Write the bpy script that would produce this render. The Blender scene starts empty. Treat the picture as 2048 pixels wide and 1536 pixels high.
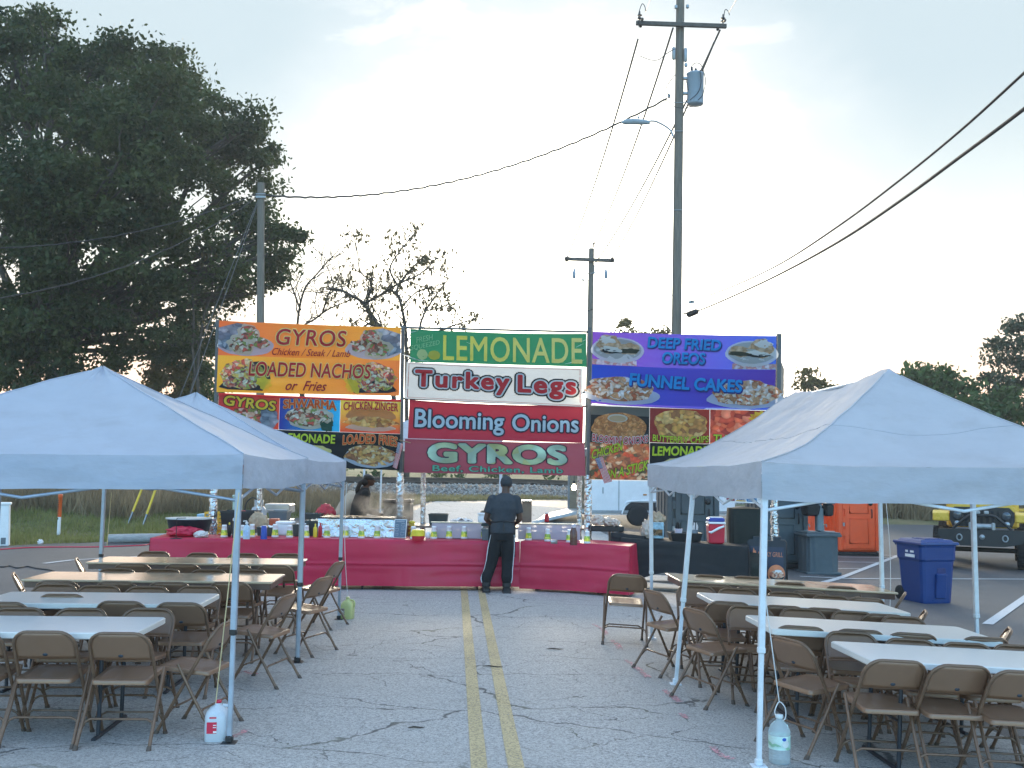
import bpy, bmesh, math, random
import numpy as np
from mathutils import Vector, Matrix, Euler, noise

random.seed(7)
rng = np.random.default_rng(7)
R = math.radians
S = bpy.context.scene
COL = S.collection

# ------------------------------------------------------------------ camera
F, CX, CY, EYE = 2050.0, 1024.0, 768.0, 1.9          # focal length and centre in photo pixels, eye height in metres
PITCH, ROLL = math.atan(168 / F), R(0.9)
CAM = Vector((0, 0, EYE))
FWD = Vector((0, math.cos(PITCH), math.sin(PITCH)))
R0, U0 = Vector((1, 0, 0)), Vector((0, -math.sin(PITCH), math.cos(PITCH)))
RT = R0 * math.cos(ROLL) + U0 * math.sin(ROLL)
UP = U0 * math.cos(ROLL) - R0 * math.sin(ROLL)
cd = bpy.data.cameras.new('camera')
cam = bpy.data.objects.new('camera', cd)
COL.objects.link(cam)
cd.sensor_width = 36.0
cd.lens = 36.0 * F / 2048.0
cd.clip_start, cd.clip_end = 0.1, 6000
m3 = Matrix((RT, UP, -FWD)).transposed()
cam.matrix_world = Matrix.Translation(CAM) @ m3.to_4x4()
S.camera = cam

# ------------------------------------------------------------------ sky, sun, exposure
SUN_EL, SUN_AZ = R(13.0), R(-2.0)                      # low sun behind the stand, a little to the left
W = bpy.data.worlds.new('World')
S.world = W
W.use_nodes = True
nt = W.node_tree
nt.nodes.clear()
def wn(t, **k):
    n = nt.nodes.new(t)
    for a, b in k.items(): setattr(n, a, b)
    return n
out, bg = wn('ShaderNodeOutputWorld'), wn('ShaderNodeBackground')
sky = wn('ShaderNodeTexSky', sky_type='NISHITA', sun_disc=False, sun_elevation=SUN_EL, sun_rotation=SUN_AZ,
         air_density=1.5, dust_density=.5, ozone_density=5.5, altitude=200)
tc = wn('ShaderNodeTexCoord')
# thin high cloud drawn over the sunny half of the sky, thickest and whitest round the sun; clear blue sky behind the camera
def wmap(v, a, b, c, d, smooth=False):
    n = wn('ShaderNodeMapRange')
    if smooth: n.interpolation_type = 'SMOOTHSTEP'
    for i, q in enumerate((a, b, c, d)): n.inputs[i + 1].default_value = q
    L(v, n.inputs[0]); return n.outputs[0]
def wmix(f, a, b):
    n = wn('ShaderNodeMix', data_type='RGBA')
    L(f, n.inputs[0])
    for i, c in ((6, a), (7, b)):
        if isinstance(c, tuple): n.inputs[i].default_value = (*c, 1)
        else: L(c, n.inputs[i])
    return n.outputs[2]
def wmath(op, a, b):
    n = wn('ShaderNodeMath', operation=op)
    for i, q in enumerate((a, b)):
        if isinstance(q, (int, float)): n.inputs[i].default_value = q
        else: L(q, n.inputs[i])
    return n.outputs[0]
L = nt.links.new
mp = wn('ShaderNodeMapping'); mp.inputs['Scale'].default_value = (2.0, 1.0, 5.0); mp.inputs['Rotation'].default_value = (0, R(-28), 0)
L(tc.outputs['Generated'], mp.inputs[0])
n1 = wn('ShaderNodeTexNoise'); n1.inputs['Scale'].default_value = 3.1; n1.inputs['Detail'].default_value = 10; n1.inputs['Roughness'].default_value = .6; n1.inputs['Distortion'].default_value = .6
L(mp.outputs[0], n1.inputs['Vector'])
sp = wn('ShaderNodeSeparateXYZ'); L(tc.outputs['Generated'], sp.inputs[0])
gl = Vector((math.sin(R(2.5)) * math.cos(R(8)), math.cos(R(2.5)) * math.cos(R(8)), math.sin(R(8))))
dt = wn('ShaderNodeVectorMath', operation='DOT_PRODUCT'); dt.inputs[1].default_value = gl; L(tc.outputs['Generated'], dt.inputs[0])
wob = wmath('MULTIPLY_ADD', n1.outputs[0], .036); nt.nodes[-1].inputs[2].default_value = -.018
prox = wmath('ADD', dt.outputs['Value'], wob)
halo = wmap(prox, .925, .982, 0, 1, True)
glow = wmap(prox, .955, 1.0, 0, 1, True)
band = wmap(sp.outputs['Z'], .28, .40, 0, 1, True)
wisp = wmath('MULTIPLY', wmath('MULTIPLY', wmap(n1.outputs[0], .50, .60, 0, .85, True), wmap(dt.outputs['Value'], .925, .955, 0, 1, True)), band)
low = wmap(sp.outputs['Z'], .0, .36, 1, 0, True)
VK = 1 / .12 / 2.8
corner, pale, bright = tuple(c * VK for c in (.275, .325, .345)), tuple(c * VK for c in (.445, .455, .45)), tuple(c * VK for c in (2.7, 2.5, 2.05))
warm = tuple(c * VK for c in (.80, .74, .60))
veil = wmix(wmath('MAXIMUM', halo, wisp), corner, pale)
veil = wmix(wmath('MULTIPLY', low, .95), veil, warm)
cream = wmap(sp.outputs['Z'], .03, .20, 1, 0, True)
veil = wmix(wmath('MULTIPLY', cream, .85), veil, tuple(c * VK for c in (.80, .475, .325)))
veil = wmix(glow, veil, bright)
fac = wmap(sp.outputs['Y'], -.60, .25, 0, .985, True)
over = wmap(sp.outputs['Z'], .50, .85, 0, 1, True)          # overhead brightening, out of view, added to light upward faces
veil = wmix(over, veil, tuple(c * VK for c in (.47, .575, .70)))
hs = wn('ShaderNodeHueSaturation'); hs.inputs['Value'].default_value = .85; L(sky.outputs[0], hs.inputs['Color'])
L(wmix(wmath('MAXIMUM', fac, wmath('MULTIPLY', over, .8)), hs.outputs[0], veil), bg.inputs[0])
bg.inputs[1].default_value = 0.12
L(bg.outputs[0], out.inputs[0])

sd = bpy.data.lights.new('sun', 'SUN')
sd.energy, sd.angle, sd.color = 0.5, R(14), (1.0, .86, .66)
sun = bpy.data.objects.new('sun', sd)
COL.objects.link(sun)
sdir = Vector((math.sin(SUN_AZ) * math.cos(SUN_EL), math.cos(SUN_AZ) * math.cos(SUN_EL), math.sin(SUN_EL)))
sun.rotation_euler = (-sdir).to_track_quat('-Z', 'Y').to_euler()
sun.location = (0, 40, 30)
S.view_settings.view_transform = 'Standard'
S.view_settings.look = 'None'
S.view_settings.gamma = 1
S.view_settings.exposure = 2.78
S.render.film_transparent = False
S.cycles.use_denoising = True
S.cycles.max_bounces = 6
S.cycles.transparent_max_bounces = 8
S.cycles.volume_bounces = 0
S.cycles.sample_clamp_indirect = 6

# ------------------------------------------------------------------ where things stand
RW_O, RW_D = Vector((-16, 38)), Vector((21, 8.5)).normalized()    # the railway runs behind the stand
def rail_d(x, y): return (x - RW_O.x) * -RW_D.y + (y - RW_O.y) * RW_D.x
def sst(a, b, x):
    t = min(max((x - a) / (b - a), 0.0), 1.0)
    return t * t * (3 - 2 * t)
def gz(x, y):                                          # height of the ground
    e = max(x - 1.0, 0.0)
    z = -min(.05 * e * e / (e + .5), .27) if e else 0.0
    d = rail_d(x, y)
    z += .72 * sst(-13.5, -4.5, d) + .45 * sst(-5.2, -2.4, d) + (0.25 * sst(8, 40, d))
    return z
def ray(u, v):
    return FWD + RT * ((u - CX) / F) - UP * ((v - CY) / F)
def P(u, v, Y):                                        # the point at depth Y seen there
    d = ray(u, v)
    return CAM + d * (Y / d.y)
def T(u, v, z):                                        # the point at height z seen there
    d = ray(u, v)
    return CAM + d * ((z - EYE) / d.z)
def G(u, v, h=0.0):                                    # the point h above the ground seen there
    d = ray(u, v)
    a = 2.0
    while a < 300:
        p = CAM + d * a
        if p.z < gz(p.x, p.y) + h: break
        a += .25
    lo, hi = a - .25, a
    for _ in range(24):
        m = (lo + hi) / 2
        p = CAM + d * m
        if p.z < gz(p.x, p.y) + h: hi = m
        else: lo = m
    return CAM + d * hi
def on(x, y, h=0.0): return Vector((x, y, gz(x, y) + h))

# ------------------------------------------------------------------ materials
def nodes_of(m):
    m.use_nodes = True
    return m.node_tree.nodes, m.node_tree.links
MATS = {}
def mat(name, col, rough=.6, metal=0, var=.18, vscale=6, bump=0, bscale=40, trans=0, stain=None, stain_amt=.4, stain_scale=3, spec=.5, coat=0, emit=0, alpha=1, transmission=0, stretch=None, rvar=.12):
    if name in MATS: return MATS[name]
    m = bpy.data.materials.new(name)
    N, K = nodes_of(m)
    b = N['Principled BSDF']
    b.inputs['Roughness'].default_value = rough
    b.inputs['Metallic'].default_value = metal
    b.inputs['Specular IOR Level'].default_value = spec
    b.inputs['Coat Weight'].default_value = coat
    b.inputs['Alpha'].default_value = alpha
    b.inputs['Transmission Weight'].default_value = transmission
    t = N.new('ShaderNodeTexCoord')
    src = t.outputs['Object']
    if stretch:
        mm = N.new('ShaderNodeMapping'); mm.inputs['Scale'].default_value = stretch
        K.new(src, mm.inputs[0]); src = mm.outputs[0]
    n = N.new('ShaderNodeTexNoise'); n.inputs['Scale'].default_value = vscale; n.inputs['Detail'].default_value = 6; n.inputs['Roughness'].default_value = .65
    K.new(src, n.inputs['Vector'])
    r = N.new('ShaderNodeMapRange'); r.inputs[1].default_value = .3; r.inputs[2].default_value = .7; r.inputs[3].default_value = 1 - var; r.inputs[4].default_value = 1 + var
    K.new(n.outputs[0], r.inputs[0])
    x = N.new('ShaderNodeMix'); x.data_type = 'RGBA'; x.blend_type = 'MULTIPLY'; x.inputs[0].default_value = 1
    x.inputs[6].default_value = (*col, 1)
    K.new(r.outputs[0], x.inputs[7])
    last = x.outputs[2]
    if stain:
        n2 = N.new('ShaderNodeTexNoise'); n2.inputs['Scale'].default_value = stain_scale; n2.inputs['Detail'].default_value = 8; n2.inputs['Roughness'].default_value = .7
        K.new(src, n2.inputs['Vector'])
        r2 = N.new('ShaderNodeMapRange'); r2.inputs[1].default_value = .52; r2.inputs[2].default_value = .72; r2.inputs[4].default_value = stain_amt
        K.new(n2.outputs[0], r2.inputs[0])
        y = N.new('ShaderNodeMix'); y.data_type = 'RGBA'; y.inputs[7].default_value = (*stain, 1)
        K.new(r2.outputs[0], y.inputs[0]); K.new(last, y.inputs[6]); last = y.outputs[2]
    K.new(last, b.inputs['Base Color'])
    if rvar:
        r3 = N.new('ShaderNodeMapRange'); r3.inputs[1].default_value = .3; r3.inputs[2].default_value = .7
        r3.inputs[3].default_value = max(rough - rvar, .02); r3.inputs[4].default_value = min(rough + rvar, 1)
        K.new(n.outputs[0], r3.inputs[0]); K.new(r3.outputs[0], b.inputs['Roughness'])
    if bump:
        n3 = N.new('ShaderNodeTexNoise'); n3.inputs['Scale'].default_value = bscale; n3.inputs['Detail'].default_value = 5
        K.new(src, n3.inputs['Vector'])
        bp = N.new('ShaderNodeBump'); bp.inputs['Strength'].default_value = bump; bp.inputs['Distance'].default_value = .02
        K.new(n3.outputs[0], bp.inputs['Height']); K.new(bp.outputs[0], b.inputs['Normal'])
    if emit:
        b.inputs['Emission Color'].default_value = (*col, 1); b.inputs['Emission Strength'].default_value = emit
    if trans:
        o = N['Material Output']
        tr = N.new('ShaderNodeBsdfTranslucent'); K.new(last, tr.inputs[0])
        ms = N.new('ShaderNodeMixShader'); ms.inputs[0].default_value = trans
        K.new(b.outputs[0], ms.inputs[1]); K.new(tr.outputs[0], ms.inputs[2]); K.new(ms.outputs[0], o.inputs[0])
    MATS[name] = m
    return m

# ------------------------------------------------------------------ mesh building
class MB:
    def __init__(s): s.v, s.f, s.sm = [], [], []
    def add(s, vs, fs, smooth=False):
        k = len(s.v)
        s.v += [tuple(p) for p in vs]
        s.f += [tuple(i + k for i in q) for q in fs]
        s.sm += [smooth] * len(fs)
        return s
    def box(s, c, size, rot=None, bev=0.0, taper=1.0):
        x, y, z = size[0] / 2, size[1] / 2, size[2] / 2
        if bev > 0:
            b = min(bev, x * .49, y * .49, z * .49)
            lay = []
            for zz, ins in ((-z, b), (-z + b, 0), (z - b, 0), (z, b)):
                k = taper if zz > 0 else 1
                X, Y = x * k - ins, y * k - ins
                c2 = min(b, X * .6, Y * .6)
                lay.append([(-X + c2, -Y, zz), (X - c2, -Y, zz), (X, -Y + c2, zz), (X, Y - c2, zz), (X - c2, Y, zz), (-X + c2, Y, zz), (-X, Y - c2, zz), (-X, -Y + c2, zz)])
            vs = [p for l in lay for p in l]
            fs = [tuple(range(7, -1, -1)), tuple(range(24, 32))]
            for l in range(3):
                for i in range(8):
                    j = (i + 1) % 8
                    fs.append((l * 8 + i, l * 8 + j, l * 8 + 8 + j, l * 8 + 8 + i))
        else:
            k = taper
            vs = [(-x, -y, -z), (x, -y, -z), (x, y, -z), (-x, y, -z), (-x * k, -y * k, z), (x * k, -y * k, z), (x * k, y * k, z), (-x * k, y * k, z)]
            fs = [(3, 2, 1, 0), (4, 5, 6, 7), (0, 1, 5, 4), (1, 2, 6, 5), (2, 3, 7, 6), (3, 0, 4, 7)]
        m = Matrix.Identity(3)
        if rot is not None: m = rot if isinstance(rot, Matrix) else Euler(rot).to_matrix()
        c = Vector(c)
        return s.add([m @ Vector(p) + c for p in vs], fs)
    def tube(s, pts, r, n=8, closed=False, caps=True, flat=1.0):
        pts = [Vector(p) for p in pts]
        N = len(pts)
        rs = r if isinstance(r, (list, tuple)) else [r] * N
        ref = None
        rings = []
        for i, p in enumerate(pts):
            if closed: t = pts[(i + 1) % N] - pts[i - 1]
            elif i == 0: t = pts[1] - p
            elif i == N - 1: t = p - pts[i - 1]
            else: t = (pts[i + 1] - p).normalized() + (p - pts[i - 1]).normalized()
            if t.length < 1e-9: t = Vector((0, 0, 1))
            t.normalize()
            if ref is None:
                ref = Vector((0, 0, 1)) if abs(t.z) < .9 else Vector((1, 0, 0))
            a = ref - t * ref.dot(t)
            if a.length < 1e-6: a = Vector((1, 0, 0)) - t * t.x
            a.normalize(); ref = a
            b = t.cross(a)
            rings.append([p + (a * math.cos(q) * flat + b * math.sin(q)) * rs[i] for q in (2 * math.pi * k / n for k in range(n))])
        vs = [q for ring in rings for q in ring]
        fs = []
        M = N if closed else N - 1
        for i in range(M):
            i2 = (i + 1) % N
            for k in range(n):
                k2 = (k + 1) % n
                fs.append((i * n + k, i * n + k2, i2 * n + k2, i2 * n + k))
        k0 = len(s.f)
        s.add(vs, fs, True)
        if caps and not closed:
            s.add(rings[0], [tuple(range(n - 1, -1, -1))]); s.add(rings[-1], [tuple(range(n))])
        return s
    def lathe(s, prof, n=16, c=(0, 0, 0), smooth=True, sx=1, sy=1, rot=None):
        vs, fs = [], []
        for r, z in prof:
            for k in range(n):
                q = 2 * math.pi * k / n
                vs.append(Vector((r * math.cos(q) * sx, r * math.sin(q) * sy, z)))
        for i in range(len(prof) - 1):
            for k in range(n):
                k2 = (k + 1) % n
                fs.append((i * n + k, i * n + k2, (i + 1) * n + k2, (i + 1) * n + k))
        m = Matrix.Identity(3) if rot is None else (rot if isinstance(rot, Matrix) else Euler(rot).to_matrix())
        c = Vector(c)
        vs = [m @ p + c for p in vs]
        s.add(vs, fs, smooth)
        N = len(prof)
        if prof[0][0] > 1e-4: s.add(vs[:n], [tuple(range(n - 1, -1, -1))])
        if prof[-1][0] > 1e-4: s.add(vs[(N - 1) * n:], [tuple(range(n))])
        return s
    def grid(s, fn, nu, nv, smooth=True, flip=False):
        vs = [fn(i / nu, j / nv) for j in range(nv + 1) for i in range(nu + 1)]
        fs = []
        for j in range(nv):
            for i in range(nu):
                a = j * (nu + 1) + i
                q = (a, a + 1, a + nu + 2, a + nu + 1)
                fs.append(q[::-1] if flip else q)
        return s.add(vs, fs, smooth)
    def prism(s, poly, axis, d0, d1, smooth=False):
        # poly: 2-D outline; axis 'x','y','z' is the extrusion direction
        def pt(a, b, d): return {'x': (d, a, b), 'y': (a, d, b), 'z': (a, b, d)}[axis]
        n = len(poly)
        vs = [pt(a, b, d0) for a, b in poly] + [pt(a, b, d1) for a, b in poly]
        fs = [tuple(range(n - 1, -1, -1)), tuple(range(n, 2 * n))] + [(i, (i + 1) % n, n + (i + 1) % n, n + i) for i in range(n)]
        return s.add(vs, fs, smooth)
    def xf(s, M):
        s.v = [tuple(M @ Vector(p)) for p in s.v]
        return s
    def build(s, name, m, parent=None, world=False, fix=True, solid=0):
        vs = s.v
        if world and parent is not None:
            iv = parent.matrix_basis.inverted()
            vs = [tuple(iv @ Vector(p)) for p in vs]
        me = bpy.data.meshes.new(name)
        me.from_pydata(vs, [], s.f)
        me.materials.append(m)
        me.polygons.foreach_set('use_smooth', s.sm)
        if fix:
            bm = bmesh.new(); bm.from_mesh(me)
            bmesh.ops.recalc_face_normals(bm, faces=bm.faces)
            bm.to_mesh(me); bm.free()
        me.update()
        o = bpy.data.objects.new(name, me)
        COL.objects.link(o)
        if parent is not None: o.parent = parent
        if solid:
            md = o.modifiers.new('solid', 'SOLIDIFY'); md.thickness = solid; md.offset = 0
        return o

def tag(o, label=None, cat=None, group=None, kind=None):
    if label: o['label'] = label
    if cat: o['category'] = cat
    if group: o['group'] = group
    if kind: o['kind'] = kind
    return o
def thing(name, label, cat, loc=(0, 0, 0), rz=0.0, group=None, rot=None):
    o = bpy.data.objects.new(name, None)
    COL.objects.link(o)
    o.location = loc
    o.rotation_euler = rot if rot is not None else (0, 0, rz)
    o.empty_display_size = .1
    return tag(o, label, cat, group)
def copy_tree(o, parent=None):
    c = o.copy()
    COL.objects.link(c)
    c.parent = parent
    for ch in list(o.children): copy_tree(ch, c)
    return c
def arc(c, r, a0, a1, n, plane='xz', y=0):
    pts = []
    for i in range(n + 1):
        a = a0 + (a1 - a0) * i / n
        p, q = c[0] + r * math.cos(a), c[1] + r * math.sin(a)
        pts.append({'xz': (p, y, q), 'xy': (p, q, y), 'yz': (y, p, q)}[plane])
    return pts
def fnoise(x, y, z=0.0, s=1.0): return noise.noise(Vector((x * s, y * s, z * s)))
def smooth_path(pts, n=5):
    o = []
    for i in range(len(pts) - 1):
        p0, p1, p2, p3 = pts[max(i - 1, 0)], pts[i], pts[i + 1], pts[min(i + 2, len(pts) - 1)]
        for k in range(n):
            t = k / n
            o.append(.5 * ((2 * p1) + (p2 - p0) * t + (2 * p0 - 5 * p1 + 4 * p2 - p3) * t * t + (3 * p1 - p0 - 3 * p2 + p3) * t ** 3))
    return o + [pts[-1]]
# ================================================================== GROUND
def ground_mat(name, kind):
    m = bpy.data.materials.new(name)
    N, K = nodes_of(m)
    b = N['Principled BSDF']
    t = N.new('ShaderNodeTexCoord'); co = t.outputs['Object']
    def noi(scale, detail=6, rough=.6, vec=None, dist=0):
        n = N.new('ShaderNodeTexNoise'); n.inputs['Scale'].default_value = scale; n.inputs['Detail'].default_value = detail
        n.inputs['Roughness'].default_value = rough; n.inputs['Distortion'].default_value = dist
        K.new(vec or co, n.inputs['Vector']); return n.outputs[0]
    def mr(v, a, b2, c, d):
        r = N.new('ShaderNodeMapRange'); r.clamp = True
        for i, q in enumerate((a, b2, c, d)): r.inputs[i + 1].default_value = q
        K.new(v, r.inputs[0]); return r.outputs[0]
    def mx(f, c0, c1, blend='MIX'):
        x = N.new('ShaderNodeMix'); x.data_type = 'RGBA'; x.blend_type = blend
        if isinstance(f, (int, float)): x.inputs[0].default_value = f
        else: K.new(f, x.inputs[0])
        for i, c in ((6, c0), (7, c1)):
            if isinstance(c, tuple): x.inputs[i].default_value = (*c, 1)
            else: K.new(c, x.inputs[i])
        return x.outputs[2]
    def mth(op, a, b2):
        x = N.new('ShaderNodeMath'); x.operation = op
        for i, q in enumerate((a, b2)):
            if isinstance(q, (int, float)): x.inputs[i].default_value = q
            else: K.new(q, x.inputs[i])
        return x.outputs[0]
    h = None
    if kind in ('old', 'new'):
        agg = noi(58, 5, .8); agg2 = noi(120, 2, .6); big = noi(.55, 7, .6); mid = noi(3.2, 6, .7)
        if kind == 'old':
            c = mx(mr(agg, .38, .63, 0, 1), (.10, .10, .102), (.58, .565, .545))
            c = mx(mr(agg2, .45, .68, 0, .5), c, (.62, .60, .57))
            c = mx(mr(big, .35, .7, 0, .42), c, (.37, .35, .325))
            c = mx(mr(mid, .55, .75, 0, .28), c, (.17, .165, .155))
        else:
            c = mx(mr(agg, .36, .66, 0, 1), (.04, .042, .048), (.15, .152, .16))
            c = mx(mr(big, .35, .7, 0, .5), c, (.055, .056, .06))
            c = mx(mr(mid, .5, .8, 0, .4), c, (.13, .128, .122))
        # cracks: two nets of cells, bent by noise, the wide one stretched across the road
        warp = N.new('ShaderNodeTexNoise'); warp.inputs['Scale'].default_value = 1.6; warp.inputs['Detail'].default_value = 6; K.new(co, warp.inputs['Vector'])
        wv = N.new('ShaderNodeVectorMath'); wv.operation = 'SCALE'; wv.inputs['Scale'].default_value = .75; K.new(warp.outputs['Color'], wv.inputs[0])
        av = N.new('ShaderNodeVectorMath'); av.operation = 'ADD'; K.new(co, av.inputs[0]); K.new(wv.outputs[0], av.inputs[1])
        tot = None
        for sc, st, wd, mk in ((.8, (.42, 1.25, 1), .0085, None), (1.7, (.6, 1.0, 1), .006, .44)):
            mp_ = N.new('ShaderNodeMapping'); mp_.inputs['Scale'].default_value = st; mp_.inputs['Location'].default_value = (3.1 * sc, 1.7, 0); K.new(av.outputs[0], mp_.inputs[0])
            vo = N.new('ShaderNodeTexVoronoi'); vo.feature = 'DISTANCE_TO_EDGE'; vo.voronoi_dimensions = '2D'; vo.inputs['Scale'].default_value = sc; K.new(mp_.outputs[0], vo.inputs['Vector'])
            wj = mr(noi(7, 3), .3, .7, wd * .3, wd * 1.3)
            cr = mr(mth('DIVIDE', vo.outputs[0], wj), .5, 1.3, 1, 0)
            if mk: cr = mth('MULTIPLY', cr, mr(noi(.37, 2), mk - .02, mk + .1, 0, 1))
            else: cr = mth('MULTIPLY', cr, mr(noi(.8, 3), .36, .5, .15, 1))
            tot = cr if tot is None else mth('MAXIMUM', tot, cr)
        if kind == 'new': tot = mth('MULTIPLY', tot, .5)
        weed = mr(noi(1.1, 4), .5, .62, 0, .8)
        ck = mx(weed, (.06, .06, .06), (.10, .105, .055))
        c = mx(mth('MULTIPLY', tot, .85), c, ck)
        b.inputs['Roughness'].default_value = .78 if kind == 'old' else .6
        b.inputs['Specular IOR Level'].default_value = .35
        h = mth('SUBTRACT', mth('ADD', mth('MULTIPLY', agg, .5), mth('MULTIPLY', big, .3)), mth('MULTIPLY', tot, .5))
        bd = .012
    elif kind == 'grass':
        c = mx(mr(noi(.35, 6), .4, .62, 0, 1), (.12, .14, .045), (.26, .21, .11))
        c = mx(mr(noi(9, 6, .7), .3, .75, 0, .75), c, (.05, .06, .02))
        c = mx(mr(noi(40, 4, .7), .45, .75, 0, .6), c, (.20, .17, .08))
        b.inputs['Roughness'].default_value = .95
        h = noi(14, 6, .7); bd = .12
    elif kind == 'ballast':
        vo = N.new('ShaderNodeTexVoronoi'); vo.inputs['Scale'].default_value = 11; K.new(co, vo.inputs['Vector'])
        sx_ = N.new('ShaderNodeSeparateColor'); K.new(vo.outputs['Color'], sx_.inputs[0])
        c = mx(sx_.outputs[0], (.13, .12, .11), (.40, .38, .35))
        c = mx(mr(vo.outputs['Distance'], .25, .55, 0, .85), c, (.03, .03, .032))
        b.inputs['Roughness'].default_value = .9
        h = mr(vo.outputs['Distance'], 0, .7, 1, 0); bd = .09
    K.new(c, b.inputs['Base Color'])
    bp = N.new('ShaderNodeBump'); bp.inputs['Strength'].default_value = .7; bp.inputs['Distance'].default_value = bd
    K.new(h, bp.inputs['Height']); K.new(bp.outputs[0], b.inputs['Normal'])
    return m
M_OLD, M_NEW, M_GRASS, M_BAL = ground_mat('old_asphalt', 'old'), ground_mat('dark_asphalt', 'new'), ground_mat('rough_grass_ground', 'grass'), ground_mat('crushed_stone', 'ballast')

xs = np.concatenate([[-1600, -700, -300, -150, -90, -60], np.arange(-45, 60, 1.0), [70, 100, 160, 320, 700, 1600]])
ys = np.concatenate([[-700, -200, -60, -25], np.arange(-10, 80, 1.0), [85, 95, 110, 140, 200, 320, 700, 1800]])
gv = [(x, y, gz(x, y) - (.0 if rail_d(x, y) > -14 else .012)) for y in ys for x in xs]
gf = []
nx = len(xs)
for j in range(len(ys) - 1):
    for i in range(nx - 1):
        a = j * nx + i
        gf.append((a, a + 1, a + nx + 1, a + nx))
g = MB().add(gv, gf, True).build('ground', M_GRASS)
tag(g, 'rough grass and bare earth under everything, running back to the tree line', None, kind='structure')

def sheet(name, pts, off, m, step=1.0, kind='structure', label=None):
    bm = bmesh.new()
    vs = [bm.verts.new((p[0], p[1], 0)) for p in pts]
    bm.faces.new(vs)
    x0, x1 = min(p[0] for p in pts), max(p[0] for p in pts)
    y0, y1 = min(p[1] for p in pts), max(p[1] for p in pts)
    for ax, lo, hi in ((0, x0, x1), (1, y0, y1)):
        k = math.floor(lo / step) + 1
        while k * step < hi:
            co = [0, 0, 0]; no = [0, 0, 0]; co[ax] = k * step; no[ax] = 1
            bmesh.ops.bisect_plane(bm, geom=bm.verts[:] + bm.edges[:] + bm.faces[:], plane_co=co, plane_no=no)
            k += 1
    for v in bm.verts: v.co.z = gz(v.co.x, v.co.y) + off
    bmesh.ops.recalc_face_normals(bm, faces=bm.faces)
    me = bpy.data.meshes.new(name); bm.to_mesh(me); bm.free()
    if me.polygons and sum(p.normal.z for p in me.polygons) < 0: me.flip_normals()
    me.materials.append(m)
    for p in me.polygons: p.use_smooth = True
    o = bpy.data.objects.new(name, me); COL.objects.link(o)
    o['kind'] = kind
    if label: o['label'] = label
    return o
edge_px = [(-150, 1101), (0, 1093), (90, 1088), (170, 1086), (330, 1078), (440, 1052), (560, 1040), (700, 1024), (820, 1012), (860, 1003), (980, 1001), (1130, 999), (1280, 999)]
EDGE = [(p.x, p.y) for p in (G(u, v) for u, v in edge_px)]
far_r = [(p.x, p.y) for p in (G(1500, 1010), G(1640, 1020), G(1770, 1049), G(1870, 1050), G(2048, 1052))]
LOT = [(-40, -8), (-40, EDGE[0][1])] + EDGE + far_r + [(50, far_r[-1][1]), (50, -8)]
sheet('parking_lot', LOT, .004, M_NEW, label='dark patched asphalt lot on both sides of the road')
def rd(x, y): return (x - .058 * y, y)                  # along the road
ROAD = [rd(-4.3, -7), rd(-4.25, 9)] + [rd(-4.9, 15.5), rd(-4.4, 22), rd(-2.2, 30), rd(-.5, 37), rd(4.5, 37), rd(4.9, 28), rd(4.7, 18), rd(4.2, 12), rd(4.4, 6), rd(4.3, -7)]
sheet('road', ROAD, .009, M_OLD, label='old pale grey cracked asphalt road')

def paint(name, col, wear=.5, rough=.7, scale=38):
    m = bpy.data.materials.new(name)
    N, K = nodes_of(m); b = N['Principled BSDF']
    t = N.new('ShaderNodeTexCoord')
    n = N.new('ShaderNodeTexNoise'); n.inputs['Scale'].default_value = scale; n.inputs['Detail'].default_value = 8; n.inputs['Roughness'].default_value = .75
    n2 = N.new('ShaderNodeTexNoise'); n2.inputs['Scale'].default_value = 1.7; n2.inputs['Detail'].default_value = 5
    K.new(t.outputs['Object'], n.inputs['Vector']); K.new(t.outputs['Object'], n2.inputs['Vector'])
    ad = N.new('ShaderNodeMath'); ad.operation = 'MULTIPLY_ADD'; ad.inputs[1].default_value = .15
    K.new(n2.outputs[0], ad.inputs[0]); K.new(n.outputs[0], ad.inputs[2])
    r = N.new('ShaderNodeMapRange'); r.inputs[1].default_value = wear + .17; r.inputs[2].default_value = wear + .30; r.inputs[3].default_value = 0; r.inputs[4].default_value = 1
    K.new(ad.outputs[0], r.inputs[0]); K.new(r.outputs[0], b.inputs['Alpha'])
    x = N.new('ShaderNodeMix'); x.data_type = 'RGBA'; x.inputs[6].default_value = (*[c * .72 for c in col], 1); x.inputs[7].default_value = (*col, 1)
    K.new(n.outputs[0], x.inputs[0]); K.new(x.outputs[2], b.inputs['Base Color'])
    b.inputs['Roughness'].default_value = rough
    return m
M_YEL, M_WHI, M_PINK = paint('worn_yellow_paint', (.54, .43, .24), .27, scale=55), paint('worn_white_paint', (.58, .60, .62), .20), paint('pink_marking_paint', (.78, .34, .38), .37, scale=30)
def strip(name, a, b, wd, m, off=.014, step=1.0):
    a, b = Vector(a[:2]), Vector(b[:2])
    n = Vector((-(b - a).y, (b - a).x)).normalized() * wd / 2
    return sheet(name, [a - n, b - n, b + n, a + n], off, m, step)
for (u0, v0), (u1, v1) in (((928.4, 1184), (958, 1536)), ((962.8, 1184), (1032, 1536))):
    a, b = G(u0, v0), G(u1, v1)
    d = (a - b).normalized()
    strip('yellow_line', b - d * 4, a + d * .9, .105, M_YEL)
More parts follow.
